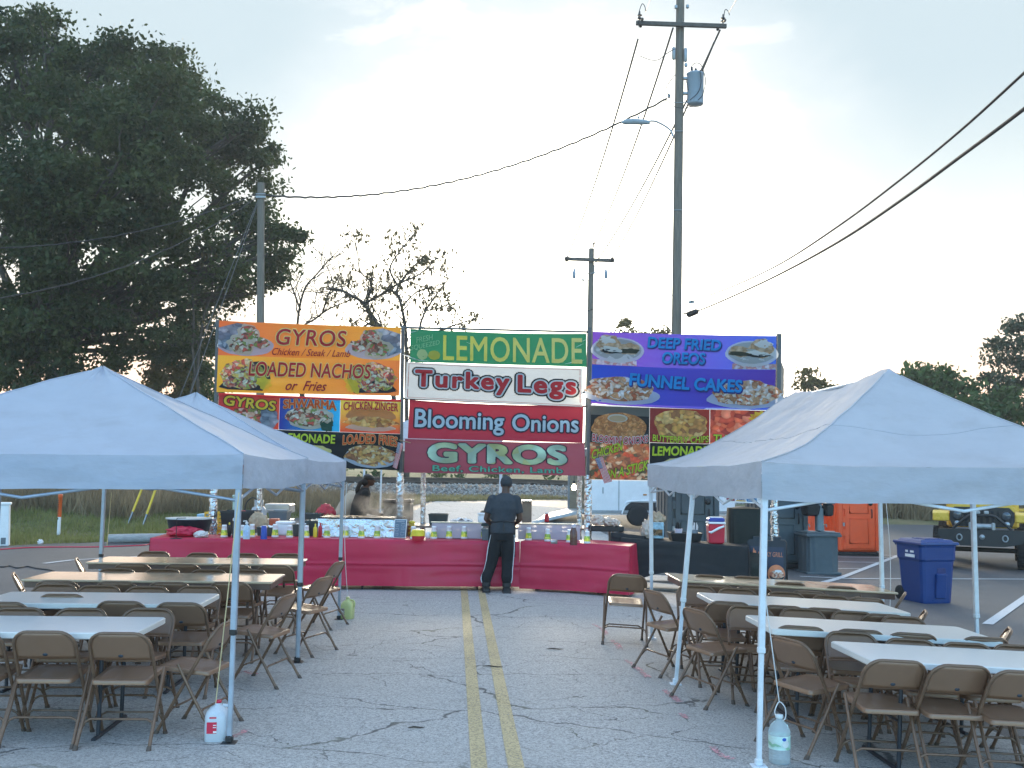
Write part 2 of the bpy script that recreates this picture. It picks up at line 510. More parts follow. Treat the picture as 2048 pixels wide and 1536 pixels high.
for (a, b, w) in (((1600, 1153.7), (2250, 1160), .11), ((1590, 1123), (1766, 1126), .09), ((1600, 1137), (1720, 1138), .09), ((1560, 1168), (1655, 1169.5), .09), ((1640, 1114), (1790, 1117), .09),
                  ((1640, 1168), (1812, 1106), .14), ((1975, 1250), (2160, 1120), .15), ((1700, 1109), (1800, 1112), .09), ((88, 1128), (146, 1121), .12), ((146, 1121), (300, 1113), .1)):
    strip('parking_line', G(*a), G(*b), w, M_WHI)
for pts in (((1186, 1250), (1208, 1262), (1213, 1273)), ((1222, 1282), (1234, 1290), (1240, 1302)), ((1252, 1322), (1272, 1337), (1297, 1358)), ((1327, 1382), (1345, 1395), (1360, 1407)), ((1362, 1430), (1374, 1440)), ((1425, 1497), (1443, 1515), (1466, 1522)),
            ((430, 1476), (458, 1478), (478, 1474), (493, 1463)), ((468, 1352), (490, 1345), (512, 1352))):
    q = [G(*p) for p in pts]
    for i in range(len(q) - 1): strip('paint_mark', q[i], q[i + 1], .05 + .02 * (i % 2), M_PINK, off=.0135 + .0015 * i)

# ------------------------------------------------------------------ railway
def rail_pt(s, d): return RW_O + RW_D * s + Vector((-RW_D.y, RW_D.x)) * d
BAL = [rail_pt(s, -4.3) for s in range(-30, 90, 4)] + [rail_pt(s, 3.6) for s in range(86, -31, -4)]
sheet('ballast', BAL, .03, M_BAL, step=.8, label='grey crushed stone bed of the railway')
# loose stones on its near shoulder
st = MB()
base = [(1, 0, 0), (-1, 0, 0), (0, 1, 0), (0, -1, 0), (0, 0, 1), (0, 0, -1)]
oct_f = [(0, 2, 4), (2, 1, 4), (1, 3, 4), (3, 0, 4), (2, 0, 5), (1, 2, 5), (3, 1, 5), (0, 3, 5)]
for i in range(5200):
    s, d = random.uniform(-16, 46), -4.7 + abs(random.gauss(0, 1)) * 1.4
    p = rail_pt(s, d); r = random.uniform(.035, .085)
    z = gz(p.x, p.y) + .03
    q = Euler((random.random() * 6, random.random() * 6, random.random() * 6)).to_matrix()
    st.add([q @ Vector((a * r * random.uniform(.7, 1.3), b * r * random.uniform(.7, 1.3), c * r * random.uniform(.6, 1))) + Vector((p.x, p.y, z)) for a, b, c in base], oct_f)
o = st.build('ballast_stones', mat('ballast_rock', (.33, .31, .285), .9, var=.5, vscale=9), fix=False)
tag(o, 'loose grey ballast stones on the shoulder of the railway', None, kind='stuff')
tr = thing('railway_track', 'rusty steel rails on grey ballast behind the food stand', 'railway track', (*rail_pt(10, 0), 0))
M_RAIL = mat('rusty_rail', (.085, .06, .045), .7, var=.3)
for d in (-.75, .75):
    m = MB()
    prof = [(-.07, 0), (.07, 0), (.07, .015), (.012, .03), (.012, .13), (.037, .14), (.037, .178), (-.037, .178), (-.037, .14), (-.012, .13), (-.012, .03), (-.07, .015)]
    ss = np.arange(-40, 110, 3.0)
    vs = []
    for s in ss:
        for a, b in prof:
            p = rail_pt(s, d + a); vs.append((p.x, p.y, gz(*rail_pt(s, 0)) + .10 + b))
    n = len(prof)
    m.add(vs, [(i * n + k, i * n + (k + 1) % n, (i + 1) * n + (k + 1) % n, (i + 1) * n + k) for i in range(len(ss) - 1) for k in range(n)])
    m.build('rail', M_RAIL, tr, world=True)
slp = None
for i in range(88):
    p = rail_pt(-6 + i * .56, 0)
    if slp is None:
        slp = MB().box((0, 0, 0), (.23, 2.6, .17), bev=.012).build('sleeper', mat('creosoted_timber', (.07, .055, .045), .9, var=.4), tr); q = slp
    else:
        q = slp.copy(); COL.objects.link(q); q.parent = tr
    q.location = Vector((p.x, p.y, gz(p.x, p.y) + .025)) - Vector(tr.location)
    q.rotation_euler = (0, 0, math.atan2(RW_D.y, RW_D.x) + random.uniform(-.02, .02))

# ------------------------------------------------------------------ grass
def inside(poly, x, y):
    c = False
    j = len(poly) - 1
    for i in range(len(poly)):
        xi, yi = poly[i]; xj, yj = poly[j]
        if (yi > y) != (yj > y) and x < (xj - xi) * (y - yi) / (yj - yi) + xi: c = not c
        j = i
    return c
LOTR = [tuple(p) for p in LOT]
def blades(name, n, area, hfun, m, label, wid=.012):
    vs, fs = [], []
    tries = 0
    while len(fs) < n and tries < n * 30:
        tries += 1
        x, y = random.uniform(area[0], area[1]), random.uniform(area[2], area[3])
        h = hfun(x, y)
        if h <= 0 or inside(LOTR, x, y): continue
        z = gz(x, y) - .01
        a = random.random() * 6.283
        w = wid * random.uniform(.6, 1.6)
        lx, ly = random.gauss(0, .28) * h, random.gauss(0, .28) * h
        k = len(vs)
        vs += [(x - math.cos(a) * w, y - math.sin(a) * w, z), (x + math.cos(a) * w, y + math.sin(a) * w, z), (x + lx, y + ly, z + h)]
        fs.append((k, k + 1, k + 2))
    o = MB().add(vs, fs).build(name, m, fix=False)
    return tag(o, label, None, kind='stuff')
def leafmat(name, c0, c1, tr=.35, sc=.9):
    m = bpy.data.materials.new(name)
    N, K = nodes_of(m); b = N['Principled BSDF']
    t = N.new('ShaderNodeTexCoord')
    n = N.new('ShaderNodeTexNoise'); n.inputs['Scale'].default_value = sc; n.inputs['Detail'].default_value = 8; n.inputs['Roughness'].default_value = .75
    K.new(t.outputs['Object'], n.inputs['Vector'])
    r = N.new('ShaderNodeValToRGB'); r.color_ramp.elements[0].position = .36; r.color_ramp.elements[1].position = .66
    r.color_ramp.elements[0].color = (*c0, 1); r.color_ramp.elements[1].color = (*c1, 1)
    K.new(n.outputs[0], r.inputs[0]); K.new(r.outputs[0], b.inputs['Base Color'])
    b.inputs['Roughness'].default_value = .6; b.inputs['Specular IOR Level'].default_value = .3
    tl = N.new('ShaderNodeBsdfTranslucent'); K.new(r.outputs[0], tl.inputs[0])
    ms = N.new('ShaderNodeMixShader'); ms.inputs[0].default_value = tr
    K.new(b.outputs[0], ms.inputs[1]); K.new(tl.outputs[0], ms.inputs[2]); K.new(ms.outputs[0], N['Material Output'].inputs[0])
    return m
M_BLADE = leafmat('green_grass_blades', (.14, .16, .045), (.28, .27, .10), .3, 1.5)
M_WEED = leafmat('dry_weed_blades', (.17, .13, .08), (.36, .28, .17), .3, .8)
M_STRAW = leafmat('straw_blades', (.24, .21, .09), (.46, .37, .19), .3, 1.2)
def h_green(x, y):
    d = rail_d(x, y)
    if d > -8.2 + 1.3 * fnoise(x, y, 0, .3): return 0
    return random.uniform(.06, .17) * (1.2 + fnoise(x, y, 3, .6))
def h_weed(x, y):
    d = rail_d(x, y)
    if d > -4.6 or d < -9.5 + 2.2 * fnoise(x, y, 5, .35): return 0
    k = sst(-3.5, -9, x)
    return random.uniform(.12, .3) + k * random.uniform(.1, .62)
def h_straw(x, y):
    d = rail_d(x, y)
    if d > -4.4: return 0
    return random.uniform(.05, .16)
blades('mown_grass', 26000, (-22, -4, 20, 38), h_green, M_BLADE, 'short green grass along the lot edge below the railway')
blades('tall_weeds', 30000, (-24, -3.5, 22, 42), h_weed, M_WEED, 'tall dry brown weeds on the railway bank')
blades('dry_grass', 14000, (-6, 9, 30, 46), h_straw, M_STRAW, 'dry straw coloured mown grass beside the railway', .02)
yb = far_r[-1][1]
blades('brush_bank', 9000, (14, 34, yb - .2, yb + 3.5), lambda x, y: random.uniform(.5, 1.5) if True else 0, M_WEED, 'tall dead brush along the far edge of the lot', .03)
# ================================================================== TREES
M_BARK = mat('bark', (.06, .048, .038), .9, var=.45, vscale=9, bump=.6, bscale=20)
M_OAK = leafmat('oak_leaves', (.018, .040, .014), (.080, .098, .025), .36, .4)
M_GOLD = leafmat('yellowing_leaves', (.05, .06, .018), (.17, .13, .04), .4, .5)
M_DEEP = leafmat('dark_green_leaves', (.03, .065, .02), (.085, .14, .04), .3, .6)
M_CONI = leafmat('pine_needles', (.028, .05, .03), (.07, .09, .05), .2, .5)

def leaf_mesh(name, cen, size, m, parent, droop=0.0, rnd=rng):
    n = len(cen)
    cen = np.asarray(cen, float)
    a = rnd.normal(size=(n, 3)); a[:, 2] -= droop
    a /= np.linalg.norm(a, axis=1)[:, None]
    b = rnd.normal(size=(n, 3)); b -= a * (a * b).sum(1)[:, None]; b /= np.linalg.norm(b, axis=1)[:, None]
    s = size * rnd.uniform(.55, 1.35, (n, 1))
    v = np.stack([cen - a * s, cen + b * s * .55 + a * s * .1, cen + a * s, cen - b * s * .55 + a * s * .1], 1).reshape(-1, 3)
    me = bpy.data.meshes.new(name)
    me.vertices.add(4 * n); me.loops.add(4 * n); me.polygons.add(n)
    me.vertices.foreach_set('co', v.astype(np.float32).ravel())
    me.loops.foreach_set('vertex_index', np.arange(4 * n, dtype=np.int32))
    me.polygons.foreach_set('loop_start', np.arange(0, 4 * n, 4, dtype=np.int32))
    try: me.polygons.foreach_set('loop_total', np.full(n, 4, dtype=np.int32))
    except Exception: pass
    me.update(calc_edges=True)
    me.materials.append(m)
    o = bpy.data.objects.new(name, me); COL.objects.link(o)
    o.parent = parent
    return o
def lobe_leaves(lobes, clump_r, per, base, dens=1.0):
    cs, tips = [], []
    for c, r, k in lobes:
        c = np.array(c); r = np.array(r)
        vol = (r[0] * r[1] * r[2]) ** (2 / 3)
        n = max(3, int(vol / clump_r ** 2 * 1.5 * k * dens))
        d = rng.normal(size=(n, 3)); d /= np.linalg.norm(d, axis=1)[:, None]
        q = rng.uniform(.35, 1.06, (n, 1)) ** .6
        cc = c + d * r * q
        tips.append((c, cc))
        for x in cc:
            rr = clump_r * rng.uniform(.6, 1.3)
            e = rng.normal(size=(int(per * rng.uniform(.6, 1.3)), 3)) * .48
            e[:, 2] *= .62
            cs.append(x + e * rr)
    return np.concatenate(cs) - np.array(base), tips
def wiggle(a, b, n, amp):
    a, b = Vector(a), Vector(b)
    pts = []
    for i in range(n + 1):
        t = i / n
        p = a.lerp(b, t)
        k = math.sin(math.pi * t) * amp
        p += Vector((random.uniform(-k, k), random.uniform(-k, k), random.uniform(-k, k) + k * .5))
        pts.append(p)
    return pts
def leafy_tree(name, label, base, fork, lobes, clump_r, per, leaf, m, trunk_r, cat='tree', dens=1.0, group=None, twigs=5):
    base, fork = Vector(base), Vector(fork)
    t = thing(name, label, cat, base, group=group)
    pts, tips = lobe_leaves(lobes, clump_r, per, base, dens)
    tm = MB()
    p = wiggle(base - Vector((0, 0, .3)), fork, 5, trunk_r * .6)
    tm.tube(p, [trunk_r * (1.35 - .5 * i / 5) for i in range(6)], 10)
    tm.build('trunk', M_BARK, t, world=True)
    bm_ = MB()
    for c, cc in tips:
        c = Vector(c)
        L0 = (c - fork).length
        path = wiggle(fork, c, 5, L0 * .06)
        r0 = trunk_r * min(.62, .25 + L0 * .03)
        bm_.tube(path, [r0 * (1 - .75 * i / 5) for i in range(6)], 7)
        for x in list(cc)[:twigs]:
            s_ = path[random.choice((3, 4, 5))]
            bm_.tube(wiggle(s_, x, 3, .25), [r0 * .3, r0 * .2, r0 * .12, r0 * .05], 5)
    bm_.build('branches', M_BARK, t, world=True)
    leaf_mesh('crown', pts, leaf, m, t)
    return t
def lobes_px(L_, Y0):                                    # lobes given where the photo shows them, each with its own depth
    o = []
    for u, v, dy, ru, rv, k in L_:
        Y = Y0 + dy
        s = Y / F
        o.append((tuple(P(u, v, Y)), (ru * s, (ru + rv) * .5 * s, rv * s), k))
    return o
OAK = lobes_px([(30, 130, 0, 120, 100, 1), (90, 110, -2, 80, 75, 1), (275, 135, -1, 95, 85, 1), (-60, 300, 0, 170, 170, .7), (120, 290, -3, 160, 140, 1.1), (290, 260, -4, 135, 115, 1.1), (400, 265, 0, 105, 95, 1.15), (470, 300, 2, 75, 65, 1.1), (180, 200, 3, 120, 90, 1),
                (470, 400, 1, 85, 70, .95), (530, 445, 0, 50, 45, .9), (350, 400, -4, 130, 85, .95), (180, 430, -5, 150, 85, .95), (30, 450, -3, 130, 100, .9), (510, 510, 1, 70, 45, .8), (545, 505, -1, 40, 30, .8), (390, 530, -2, 95, 55, .8), (260, 560, -4, 120, 60, .8), (100, 600, -3, 120, 80, .95), (150, 500, -5, 130, 60, .9), (280, 640, -3, 110, 45, .8), (380, 690, 1, 70, 40, .7), (60, 660, -4, 120, 60, .9), (170, 720, -2, 90, 45, .7), (10, 40, 1, 90, 60, 1), (110, 70, 0, 70, 55, 1), (190, 110, 0, 80, 60, 1), (560, 470, 0, 40, 34, .9), (520, 330, 1, 45, 60, 1), (500, 240, 0, 50, 50, 1), (340, 180, 1, 90, 80, 1), (225, 345, -6, 150, 110, 1), (70, 380, -6, 120, 100, 1), (-30, 640, -2, 110, 120, .8),
                (330, 620, -1, 90, 36, .6), (460, 590, 2, 60, 40, .7), (200, 660, -2, 85, 38, .6), (60, 730, -3, 100, 75, .95), (330, 690, 2, 90, 45, .8), (200, 600, 2, 140, 60, .8), (440, 560, 3, 80, 55, .8), (420, 655, 2, 60, 26, .6), (290, 705, 0, 75, 24, .55), (535, 585, 2, 34, 42, .6), (120, 760, -4, 60, 40, .6)], 43)
bx = P(40, 800, 43)
leafy_tree('oak_tree', 'huge dark green oak filling the left of the sky behind the tents', on(bx.x, bx.y), P(75, 690, 42), OAK, .78, 260, .112, M_OAK, .42, dens=1.9, twigs=4)

def shrubby(name, label, u0, u1, vtop, vbot, Y, m, leaf, clump, per, dens=1, cat='tree', group=None, k=6):
    cu, w = (u0 + u1) / 2, (u1 - u0)
    h = vbot - vtop
    lob = [(cu, (vtop + vbot) / 2, 0, w * .44, h * .44, 1)]
    for i in range(k):
        a = random.uniform(0, 6.28)
        lob.append((cu + math.cos(a) * w * .27, (vtop + vbot) / 2 - math.sin(a) * h * .25, random.uniform(-1.2, 1.2), w * random.uniform(.2, .32), h * random.uniform(.2, .32), .9))
    c = P(cu, vbot, Y)
    return leafy_tree(name, label, on(c.x, c.y), P(cu, vbot - h * .3, Y), lobes_px(lob, Y), clump, per, leaf, m, max(.07, w * Y / F * .025), cat, dens, group, 4)
shrubby('young_tree', 'dark green young tree between the left tents and the top left banner', 340, 440, 680, 870, 46, M_DEEP, .12, .5, 110, 1.2)
shrubby('yellowing_bush', 'yellow brown bush just right of the nearest left tent peak', 280, 390, 705, 860, 44, M_GOLD, .11, .45, 110, 1.1, cat='bush')
shrubby('round_tree', 'round yellowing treetop behind the top of the purple banner', 1212, 1395, 630, 790, 62, M_GOLD, .16, .7, 90, .75)
shrubby('small_tree', 'small golden tree between the right banner post and the right tent', 1566, 1700, 735, 880, 62, M_GOLD, .16, .65, 100, 1.0)
shrubby('dark_tree', 'broad dark green tree right behind the right tent peak', 1735, 1960, 735, 960, 47, M_DEEP, .15, .7, 150, 1.7, k=12)
shrubby('leafy_tree', 'bright green bushy tree at the right edge above the tent', 1850, 2100, 760, 980, 45, M_DEEP, .15, .7, 150, 1.7, k=12)
shrubby('dark_bush', 'dark low bush between the right tent and the yellow off road car', 1700, 1890, 850, 1035, 47, M_DEEP, .14, .6, 130, 1.6, cat='bush')
shrubby('overgrown_bush', 'wide overgrown bush behind the yellow off road car', 1850, 2110, 850, 1045, 46, M_DEEP, .14, .7, 140, 1.5, cat='bush')
leafy_tree('pine_tree', 'tall grey green pine cut by the right edge of the view', on(24.2, 46), P(2085, 800, 46), lobes_px([(2050, 660, 0, 42, 34, 1), (2075, 625, 0, 40, 40, 1), (2035, 715, 1, 50, 34, 1), (2080, 740, 0, 70, 50, 1), (2015, 690, 0, 28, 18, .8), (2040, 790, 1, 60, 40, .8), (2110, 690, 0, 60, 60, 1), (2045, 760, 0, 50, 40, 1), (2020, 830, 0, 60, 50, 1), (2000, 775, 1, 40, 30, .9), (2060, 860, 0, 70, 60, 1)], 46), .6, 130, .12, M_CONI, .28, dens=.9)

# sparse trees behind the banners: branching drawn out limb by limb
def limb(tm, leaves, p, d, ln, r, lev, leafy, up=.12):
    n = 4
    pts, rs = [p.copy()], [r]
    for i in range(n):
        d = (d + Vector((random.gauss(0, .17), random.gauss(0, .17), random.gauss(0, .12) + up * .35))).normalized()
        p = p + d * (ln / n)
        pts.append(p.copy()); rs.append(r * (1 - .30 * (i + 1) / n))
    tm.tube(pts, rs, 7 if lev > 2 else 4)
    if lev == 0:
        if leafy:
            for k in range(random.choice((1, 2, 2, 3))):
                q = pts[random.choice((1, 2, 3, 4))]
                leaves.append(q + Vector((random.gauss(0, .08), random.gauss(0, .08), -random.uniform(.03, .22))))
        return
    kids = random.choice((2, 3, 3)) if lev > 1 else random.choice((2, 3))
    for k in range(kids):
        q = pts[-1] if k == 0 else pts[random.choice((2, 3, 4))]
        a = random.uniform(0, 6.283)
        side = d.cross(Vector((math.cos(a), math.sin(a), .3))).normalized()
        nd = (d * random.uniform(.5, .8) + side * random.uniform(.6, 1.05) + Vector((0, 0, up))).normalized()
        limb(tm, leaves, q, nd, ln * random.uniform(.58, .82), max(rs[-1] * random.uniform(.68, .9), .014), lev - 1, leafy, up)
def sparse_tree(name, label, base_px, Y, stems, lev, leafy, sd):
    random.seed(sd)
    b = P(*base_px, Y)
    b = on(b.x, b.y)
    t = thing(name, label, 'tree', b)
    tm, lv = MB(), []
    for u, v, r, ln in stems:
        e = P(u, v, Y + random.uniform(-1, 1))
        path = wiggle(b - Vector((0, 0, .2)), e, 6, .22)
        tm.tube(path, [r * (1.2 - .4 * i / 6) for i in range(7)], 8)
        d = (path[-1] - path[-2]).normalized()
        limb(tm, lv, path[-1], d, ln, r * .78, lev, leafy)
        limb(tm, lv, path[-2], (d + Vector((random.uniform(-.9, .9), random.uniform(-.5, .5), .2))).normalized(), ln * .8, r * .5, lev - 1, leafy)
    tm.build('trunk', M_BARK, t, world=True)
    if lv: leaf_mesh('crown', [tuple(Vector(q) - b) for q in lv], .115, leafmat('hanging_leaves', (.07, .065, .03), (.17, .13, .05), .45, .6), t, droop=2.2)
def drawn_tree(name, label, base_px, Y, limbs, leafy, sd, lev, ln, every):
    random.seed(sd)
    b = P(*base_px, Y); b = on(b.x, b.y)
    t = thing(name, label, 'tree', b)
    tm, lv = MB(), []
    for k, (r0, r1, px) in enumerate(limbs):
        pts = [P(u - 10, v + 20, Y + math.sin(i * 1.3 + k) * .5 * min(i, 2) + (k % 3 - 1) * .5 * (i > 0)) for i, (u, v) in enumerate(px)]
        if r0 > .085: pts = [b + (pts[0] - b) * q for q in (0, .5)] + pts
        path = smooth_path(pts, 5)
        n = len(path) - 1
        tm.tube(path, [r0 + (r1 - r0) * (i / n) ** .8 for i in range(n + 1)], 8)
        for i in range(max(2, n // 4 if r0 > .085 else 1), n + 1):
            for rep in range(2 if i == n else 1):
                if i < n and random.random() > every: continue
                d = (path[i] - path[i - 1]).normalized()
                a = random.uniform(0, 6.283)
                side = Vector((math.cos(a), math.sin(a) * .8, random.uniform(-.1, .8)))
                d = (d * random.uniform(.3, .9) + side * .8).normalized()
                rr = (r0 + (r1 - r0) * (i / n) ** .8) * .55
                limb(tm, lv, path[i], d, ln * random.uniform(.6, 1.1), max(rr, .026), lev, leafy, .0)
    tm.build('trunk', M_BARK, t, world=True)
    if lv: leaf_mesh('crown', [tuple(Vector(q) - b) for q in lv], .11, leafmat('hanging_leaves', (.07, .065, .03), (.17, .13, .05), .45, .6), t, droop=2.2)
drawn_tree('sparse_tree', 'low spreading nearly bare tree with scattered hanging leaves above the green banner', (815, 930), 50,
    [(.14, .05, ((778, 655), (760, 622), (737, 587), (716, 573), (690, 560), (664, 558))), (.08, .03, ((737, 587), (766, 573), (804, 549), (848, 529), (880, 500))), (.06, .025, ((742, 585), (754, 549), (731, 523), (725, 488))),
     (.06, .025, ((804, 549), (790, 517), (810, 482), (826, 462))), (.11, .04, ((822, 655), (813, 593), (804, 560), (822, 530), (850, 500))), (.10, .03, ((848, 652), (857, 611), (880, 573), (907, 538))), (.05, .025, ((857, 602), (880, 598), (905, 590))),
     (.05, .025, ((816, 592), (839, 567), (868, 556))), (.05, .025, ((860, 655), (895, 640), (938, 624))), (.05, .025, ((770, 645), (740, 640), (712, 650)))], True, 21, 2, .85, .7)
drawn_tree('bare_tree', 'bare twiggy tree between the left wooden pole and the spreading tree', (615, 930), 52,
    [(.10, .03, ((604, 650), (617, 564), (643, 529), (670, 498))), (.09, .03, ((612, 650), (640, 618), (672, 596), (712, 580))), (.06, .025, ((611, 600), (596, 560), (580, 512))), (.06, .025, ((655, 606), (668, 566), (690, 530)))], False, 5, 2, 1.3, .6)
sparse_tree('slender_tree', 'slender leafless double stemmed tree left of the top left banner', (395, 900), 41, [(388, 640, .06, 1.4), (405, 650, .07, 1.5)], 3, True, 9)
random.seed(11)
hl = []
for i in range(60):
    x = -30 + i * 1.25
    c = on(x, 60 + random.uniform(-2, 2), random.uniform(.6, 1.2))
    hl.append((tuple(c), (random.uniform(1, 1.8), 1.2, random.uniform(.7, 1.5)), .8))
pts, _ = lobe_leaves(hl, .6, 60, (0, 0, 0), .8)
tag(leaf_mesh('far_scrub', pts, .15, M_DEEP, None), 'low dark green scrub running along the far side of the railway', None, kind='stuff')

# ================================================================== POLES AND WIRES
M_POLE = mat('weathered_pole_wood', (.17, .15, .125), .9, var=.3, vscale=5, bump=.5, bscale=30, stretch=(6, 6, .35), stain=(.07, .065, .06), stain_amt=.6)
M_POLE2 = mat('dark_crossarm_wood', (.10, .09, .08), .9, var=.3, vscale=8)
M_GALV = mat('galvanised_steel', (.33, .36, .38), .5, .7, var=.2)
M_TRAFO = mat('grey_transformer_paint', (.30, .38, .46), .5, var=.15, stain=(.16, .17, .17), stain_amt=.35)
M_PORC = mat('dark_porcelain', (.06, .05, .05), .3, var=.2)
M_WIRE = mat('black_cable', (.02, .02, .022), .6, var=.2)
M_ALU = mat('dull_aluminium_wire', (.10, .10, .105), .55, var=.1)

def pole_obj(name, label, lo, hi, r0, r1):
    lo, hi = Vector(lo), Vector(hi)
    d = (hi - lo)
    k = (gz(lo.x, lo.y) - .3 - lo.z) / d.z
    b = lo + d * k
    t = thing(name, label, 'utility pole', (b.x, b.y, gz(b.x, b.y)))
    n = 8
    MB().tube([b.lerp(hi, i / n) for i in range(n + 1)], [r0 + (r1 - r0) * i / n for i in range(n + 1)], 18).build('pole', M_POLE, t, world=True)
    return t, b
def insulator(t, p, ax, n=4, r=.07, st=.07):
    m = MB(); ax = Vector(ax).normalized()
    rot = ax.to_track_quat('Z', 'Y').to_matrix()
    prof = [(.018, -.05)]
    for i in range(n):
        z = i * st
        prof += [(.025, z), (r, z + .012), (r * .9, z + .03), (.025, z + .045)]
    prof += [(.018, n * st + .05)]
    m.lathe(prof, 12, p, rot=rot)
    return m.build('insulator', M_PORC, t, world=True)
YB = 31
big, _ = pole_obj('utility_pole', 'tall wooden utility pole with transformer and street light, behind the purple banner', P(1353, 660, YB), P(1361.5, -75, YB), .17, .125)
a0, a1 = P(1272, 46, YB - .25), P(1453, 52.5, YB - .25)
ad = (a1 - a0).normalized()
arm = MB(); mid = (a0 + a1) / 2
arm.box(mid, ((a1 - a0).length, .10, .13), rot=ad.to_track_quat('X', 'Z').to_matrix(), bev=.012)
arm.build('crossarm', M_POLE2, big, world=True)
for u, v in ((1279.5, 38), (1446, 44)): insulator(big, P(u, v, YB - .25), (0, 0, 1), 2, .075, .1)
for u, v, du, dv in ((1282, 50, -6, 26), (1436, 56, -8, 30), (1284, 40, 8, -20), (1449, 42, 9, -20)):
    p = P(u, v, YB - .3); q = P(u + du, v + dv, YB + (3 if dv > 0 else -3))
    insulator(big, p, q - p, 4, .045, .1)
# transformer can with lid, bushings, bracket and leads
tf = MB(); c = P(1390.5, 176, YB)
tf.lathe([(.02, -.55), (.24, -.53), (.255, -.5), (.262, .40), (.275, .41), (.275, .45), (.25, .47), (.05, .53), (0, .53)], 22, c)
tf = tf.build('transformer', M_TRAFO, big, world=True)
mm = MB()
for dx, dy in ((-.12, -.05), (.03, .08)): mm.lathe([(.03, 0), (.05, .03), (.032, .06), (.05, .09), (.032, .12), (.045, .15), (.02, .2), (0, .2)], 10, c + Vector((dx, dy, .47)))
mm.build('bushing', M_PORC, tf, world=False).parent = tf
tf_b = tf.children[0]; tf_b.data.transform(Matrix.Translation(-Vector(big.location)))
br = MB()
for dz in (.3, -.18): br.box(c + Vector((-.36, 0, dz)), (.26, .12, .07), bev=.01)
br.build('bracket', M_GALV, big, world=True)
wr = MB()
def sagline(a, b, sag, n=10):
    a, b = Vector(a), Vector(b)
    return [a.lerp(b, i / n) + Vector((0, 0, -sag * 4 * (i / n) * (1 - i / n))) for i in range(n + 1)]
def pxline(L_, Y): return [P(u, v, Y) for u, v in L_]
for L_ in (((1384, 131), (1391, 126), (1401, 129), (1408, 145), (1411, 165), (1405, 190), (1396, 200)), ((1400, 140), (1402, 165), (1396, 185), (1380, 200)), ((1372, 160), (1377, 180)), ((1350, 150), (1335, 170), (1332, 182), (1340, 192)),
           ((1385, 212), (1372, 216), (1350, 214), (1340, 205), (1325, 198)), ((1349, 98), (1332, 108), (1318, 119), (1302, 120), (1280, 112)), ((1278, 55), (1277, 30), (1284, 8), (1290, 14), (1291, 24)), ((1447, 40), (1450, 20), (1456, 22), (1459, 30))):
    MB().tube(smooth_path(pxline(L_, YB - .3)), .012, 6).build('jumper_wire', M_WIRE, big, world=True)
fx = MB()
for u, v, s_ in ((1347.5, 107, .20), (1371, 110, .22)): fx.lathe([(.03, -s_), (.055, -s_ + .03), (.055, s_ - .03), (.03, s_)], 10, P(u, v, YB - .15))
for u, v in ((1372, 130), (1338, 192), (1352, 14), (1375, 13)): fx.box(P(u, v, YB - .2), (.09, .09, .12), bev=.02)
for v in (262, 205, 420): fx.tube([P(1346, v, YB - .16), P(1376, v, YB - .16)], .012, 6)
fx.build('fittings', M_GALV, big, world=True)
la = MB(); la.tube(smooth_path(pxline(((1346, 273), (1342, 262), (1330, 252), (1312, 243), (1300, 242)), YB - .25)), .03, 8); la = la.build('lamp_arm', M_GALV, big, world=True)
lh = MB()
hd = [P(1300, 245, YB - .25), P(1285, 244, YB - .25), P(1265, 243, YB - .25), P(1250, 244, YB - .25), P(1243, 245, YB - .25)]
lh.tube(hd, [.055, .085, .095, .085, .03], 14); lh.lathe([(.035, 0), (.035, .05), (.028, .06), (0, .06)], 10, P(1277, 241, YB - .25) + Vector((0, 0, .07)))
lh = lh.build('lamp_head', mat('lamp_housing', (.28, .33, .36), .55, var=.1), big, world=True)

YC = 51
mid_pole, _ = pole_obj('utility_pole', 'thinner utility pole with crossarm rising behind the gap right of the green banner', P(1176, 900, YC), P(1183, 497, YC), .18, .14)
a0, a1 = P(1129, 517.5, YC - .2), P(1229, 521.5, YC - .2)
MB().box((a0 + a1) / 2, ((a1 - a0).length, .14, .17), rot=(a1 - a0).normalized().to_track_quat('X', 'Z').to_matrix(), bev=.01).build('crossarm', M_POLE2, mid_pole, world=True)
insulator(mid_pole, P(1186.5, 493, YC), (.05, 0, 1), 2, .11, .12)
for u, v, du, dv in ((1134, 518, 4, -16), (1134, 518, -5, 18), (1224, 520, 5, -17), (1224, 520, -6, 18)):
    p = P(u, v, YC - .2); insulator(mid_pole, p, P(u + du, v + dv, YC + (2 if dv > 0 else -2)) - p, 3, .09, .13)
for u in (1148.5, 1212): 
    c = P(u, 547, YC - .2)
    MB().lathe([(.03, -.25), (.085, -.24), (.09, .05), (.07, .1), (.035, .22), (.02, .5), (0, .5)], 12, c).build('cutout', M_TRAFO, mid_pole, world=True)
m = MB(); m.tube([P(1150, 539, YC - .2), P(1177, 547, YC - .2)], .025, 6); m.tube([P(1210, 540, YC - .2), P(1181, 547, YC - .2)], .025, 6); m.tube([P(1189, 530, YC - .2), P(1188, 548, YC - .2)], .03, 6); m.box(P(1166, 560, YC - .2), (.12, .12, .12), rot=(.5, .4, .7), bev=.02); m.tube([P(1166, 560, YC - .2), P(1177, 561, YC - .2)], .015, 6)
m.build('fittings', M_GALV, mid_pole, world=True)

YA = 33
left_pole, lb = pole_obj('utility_pole', 'short wooden pole without crossarm, right in front of the oak', P(521, 640, YA), P(522, 366, YA), .135, .115)
m = MB(); m.box(P(521, 393, YA - .12), (.34, .06, .05), bev=.01)
for z in (388, 395): m.tube([P(512, z, YA - .14), P(531, z, YA - .14)], .02, 6)
m.build('fittings', M_GALV, left_pole, world=True)

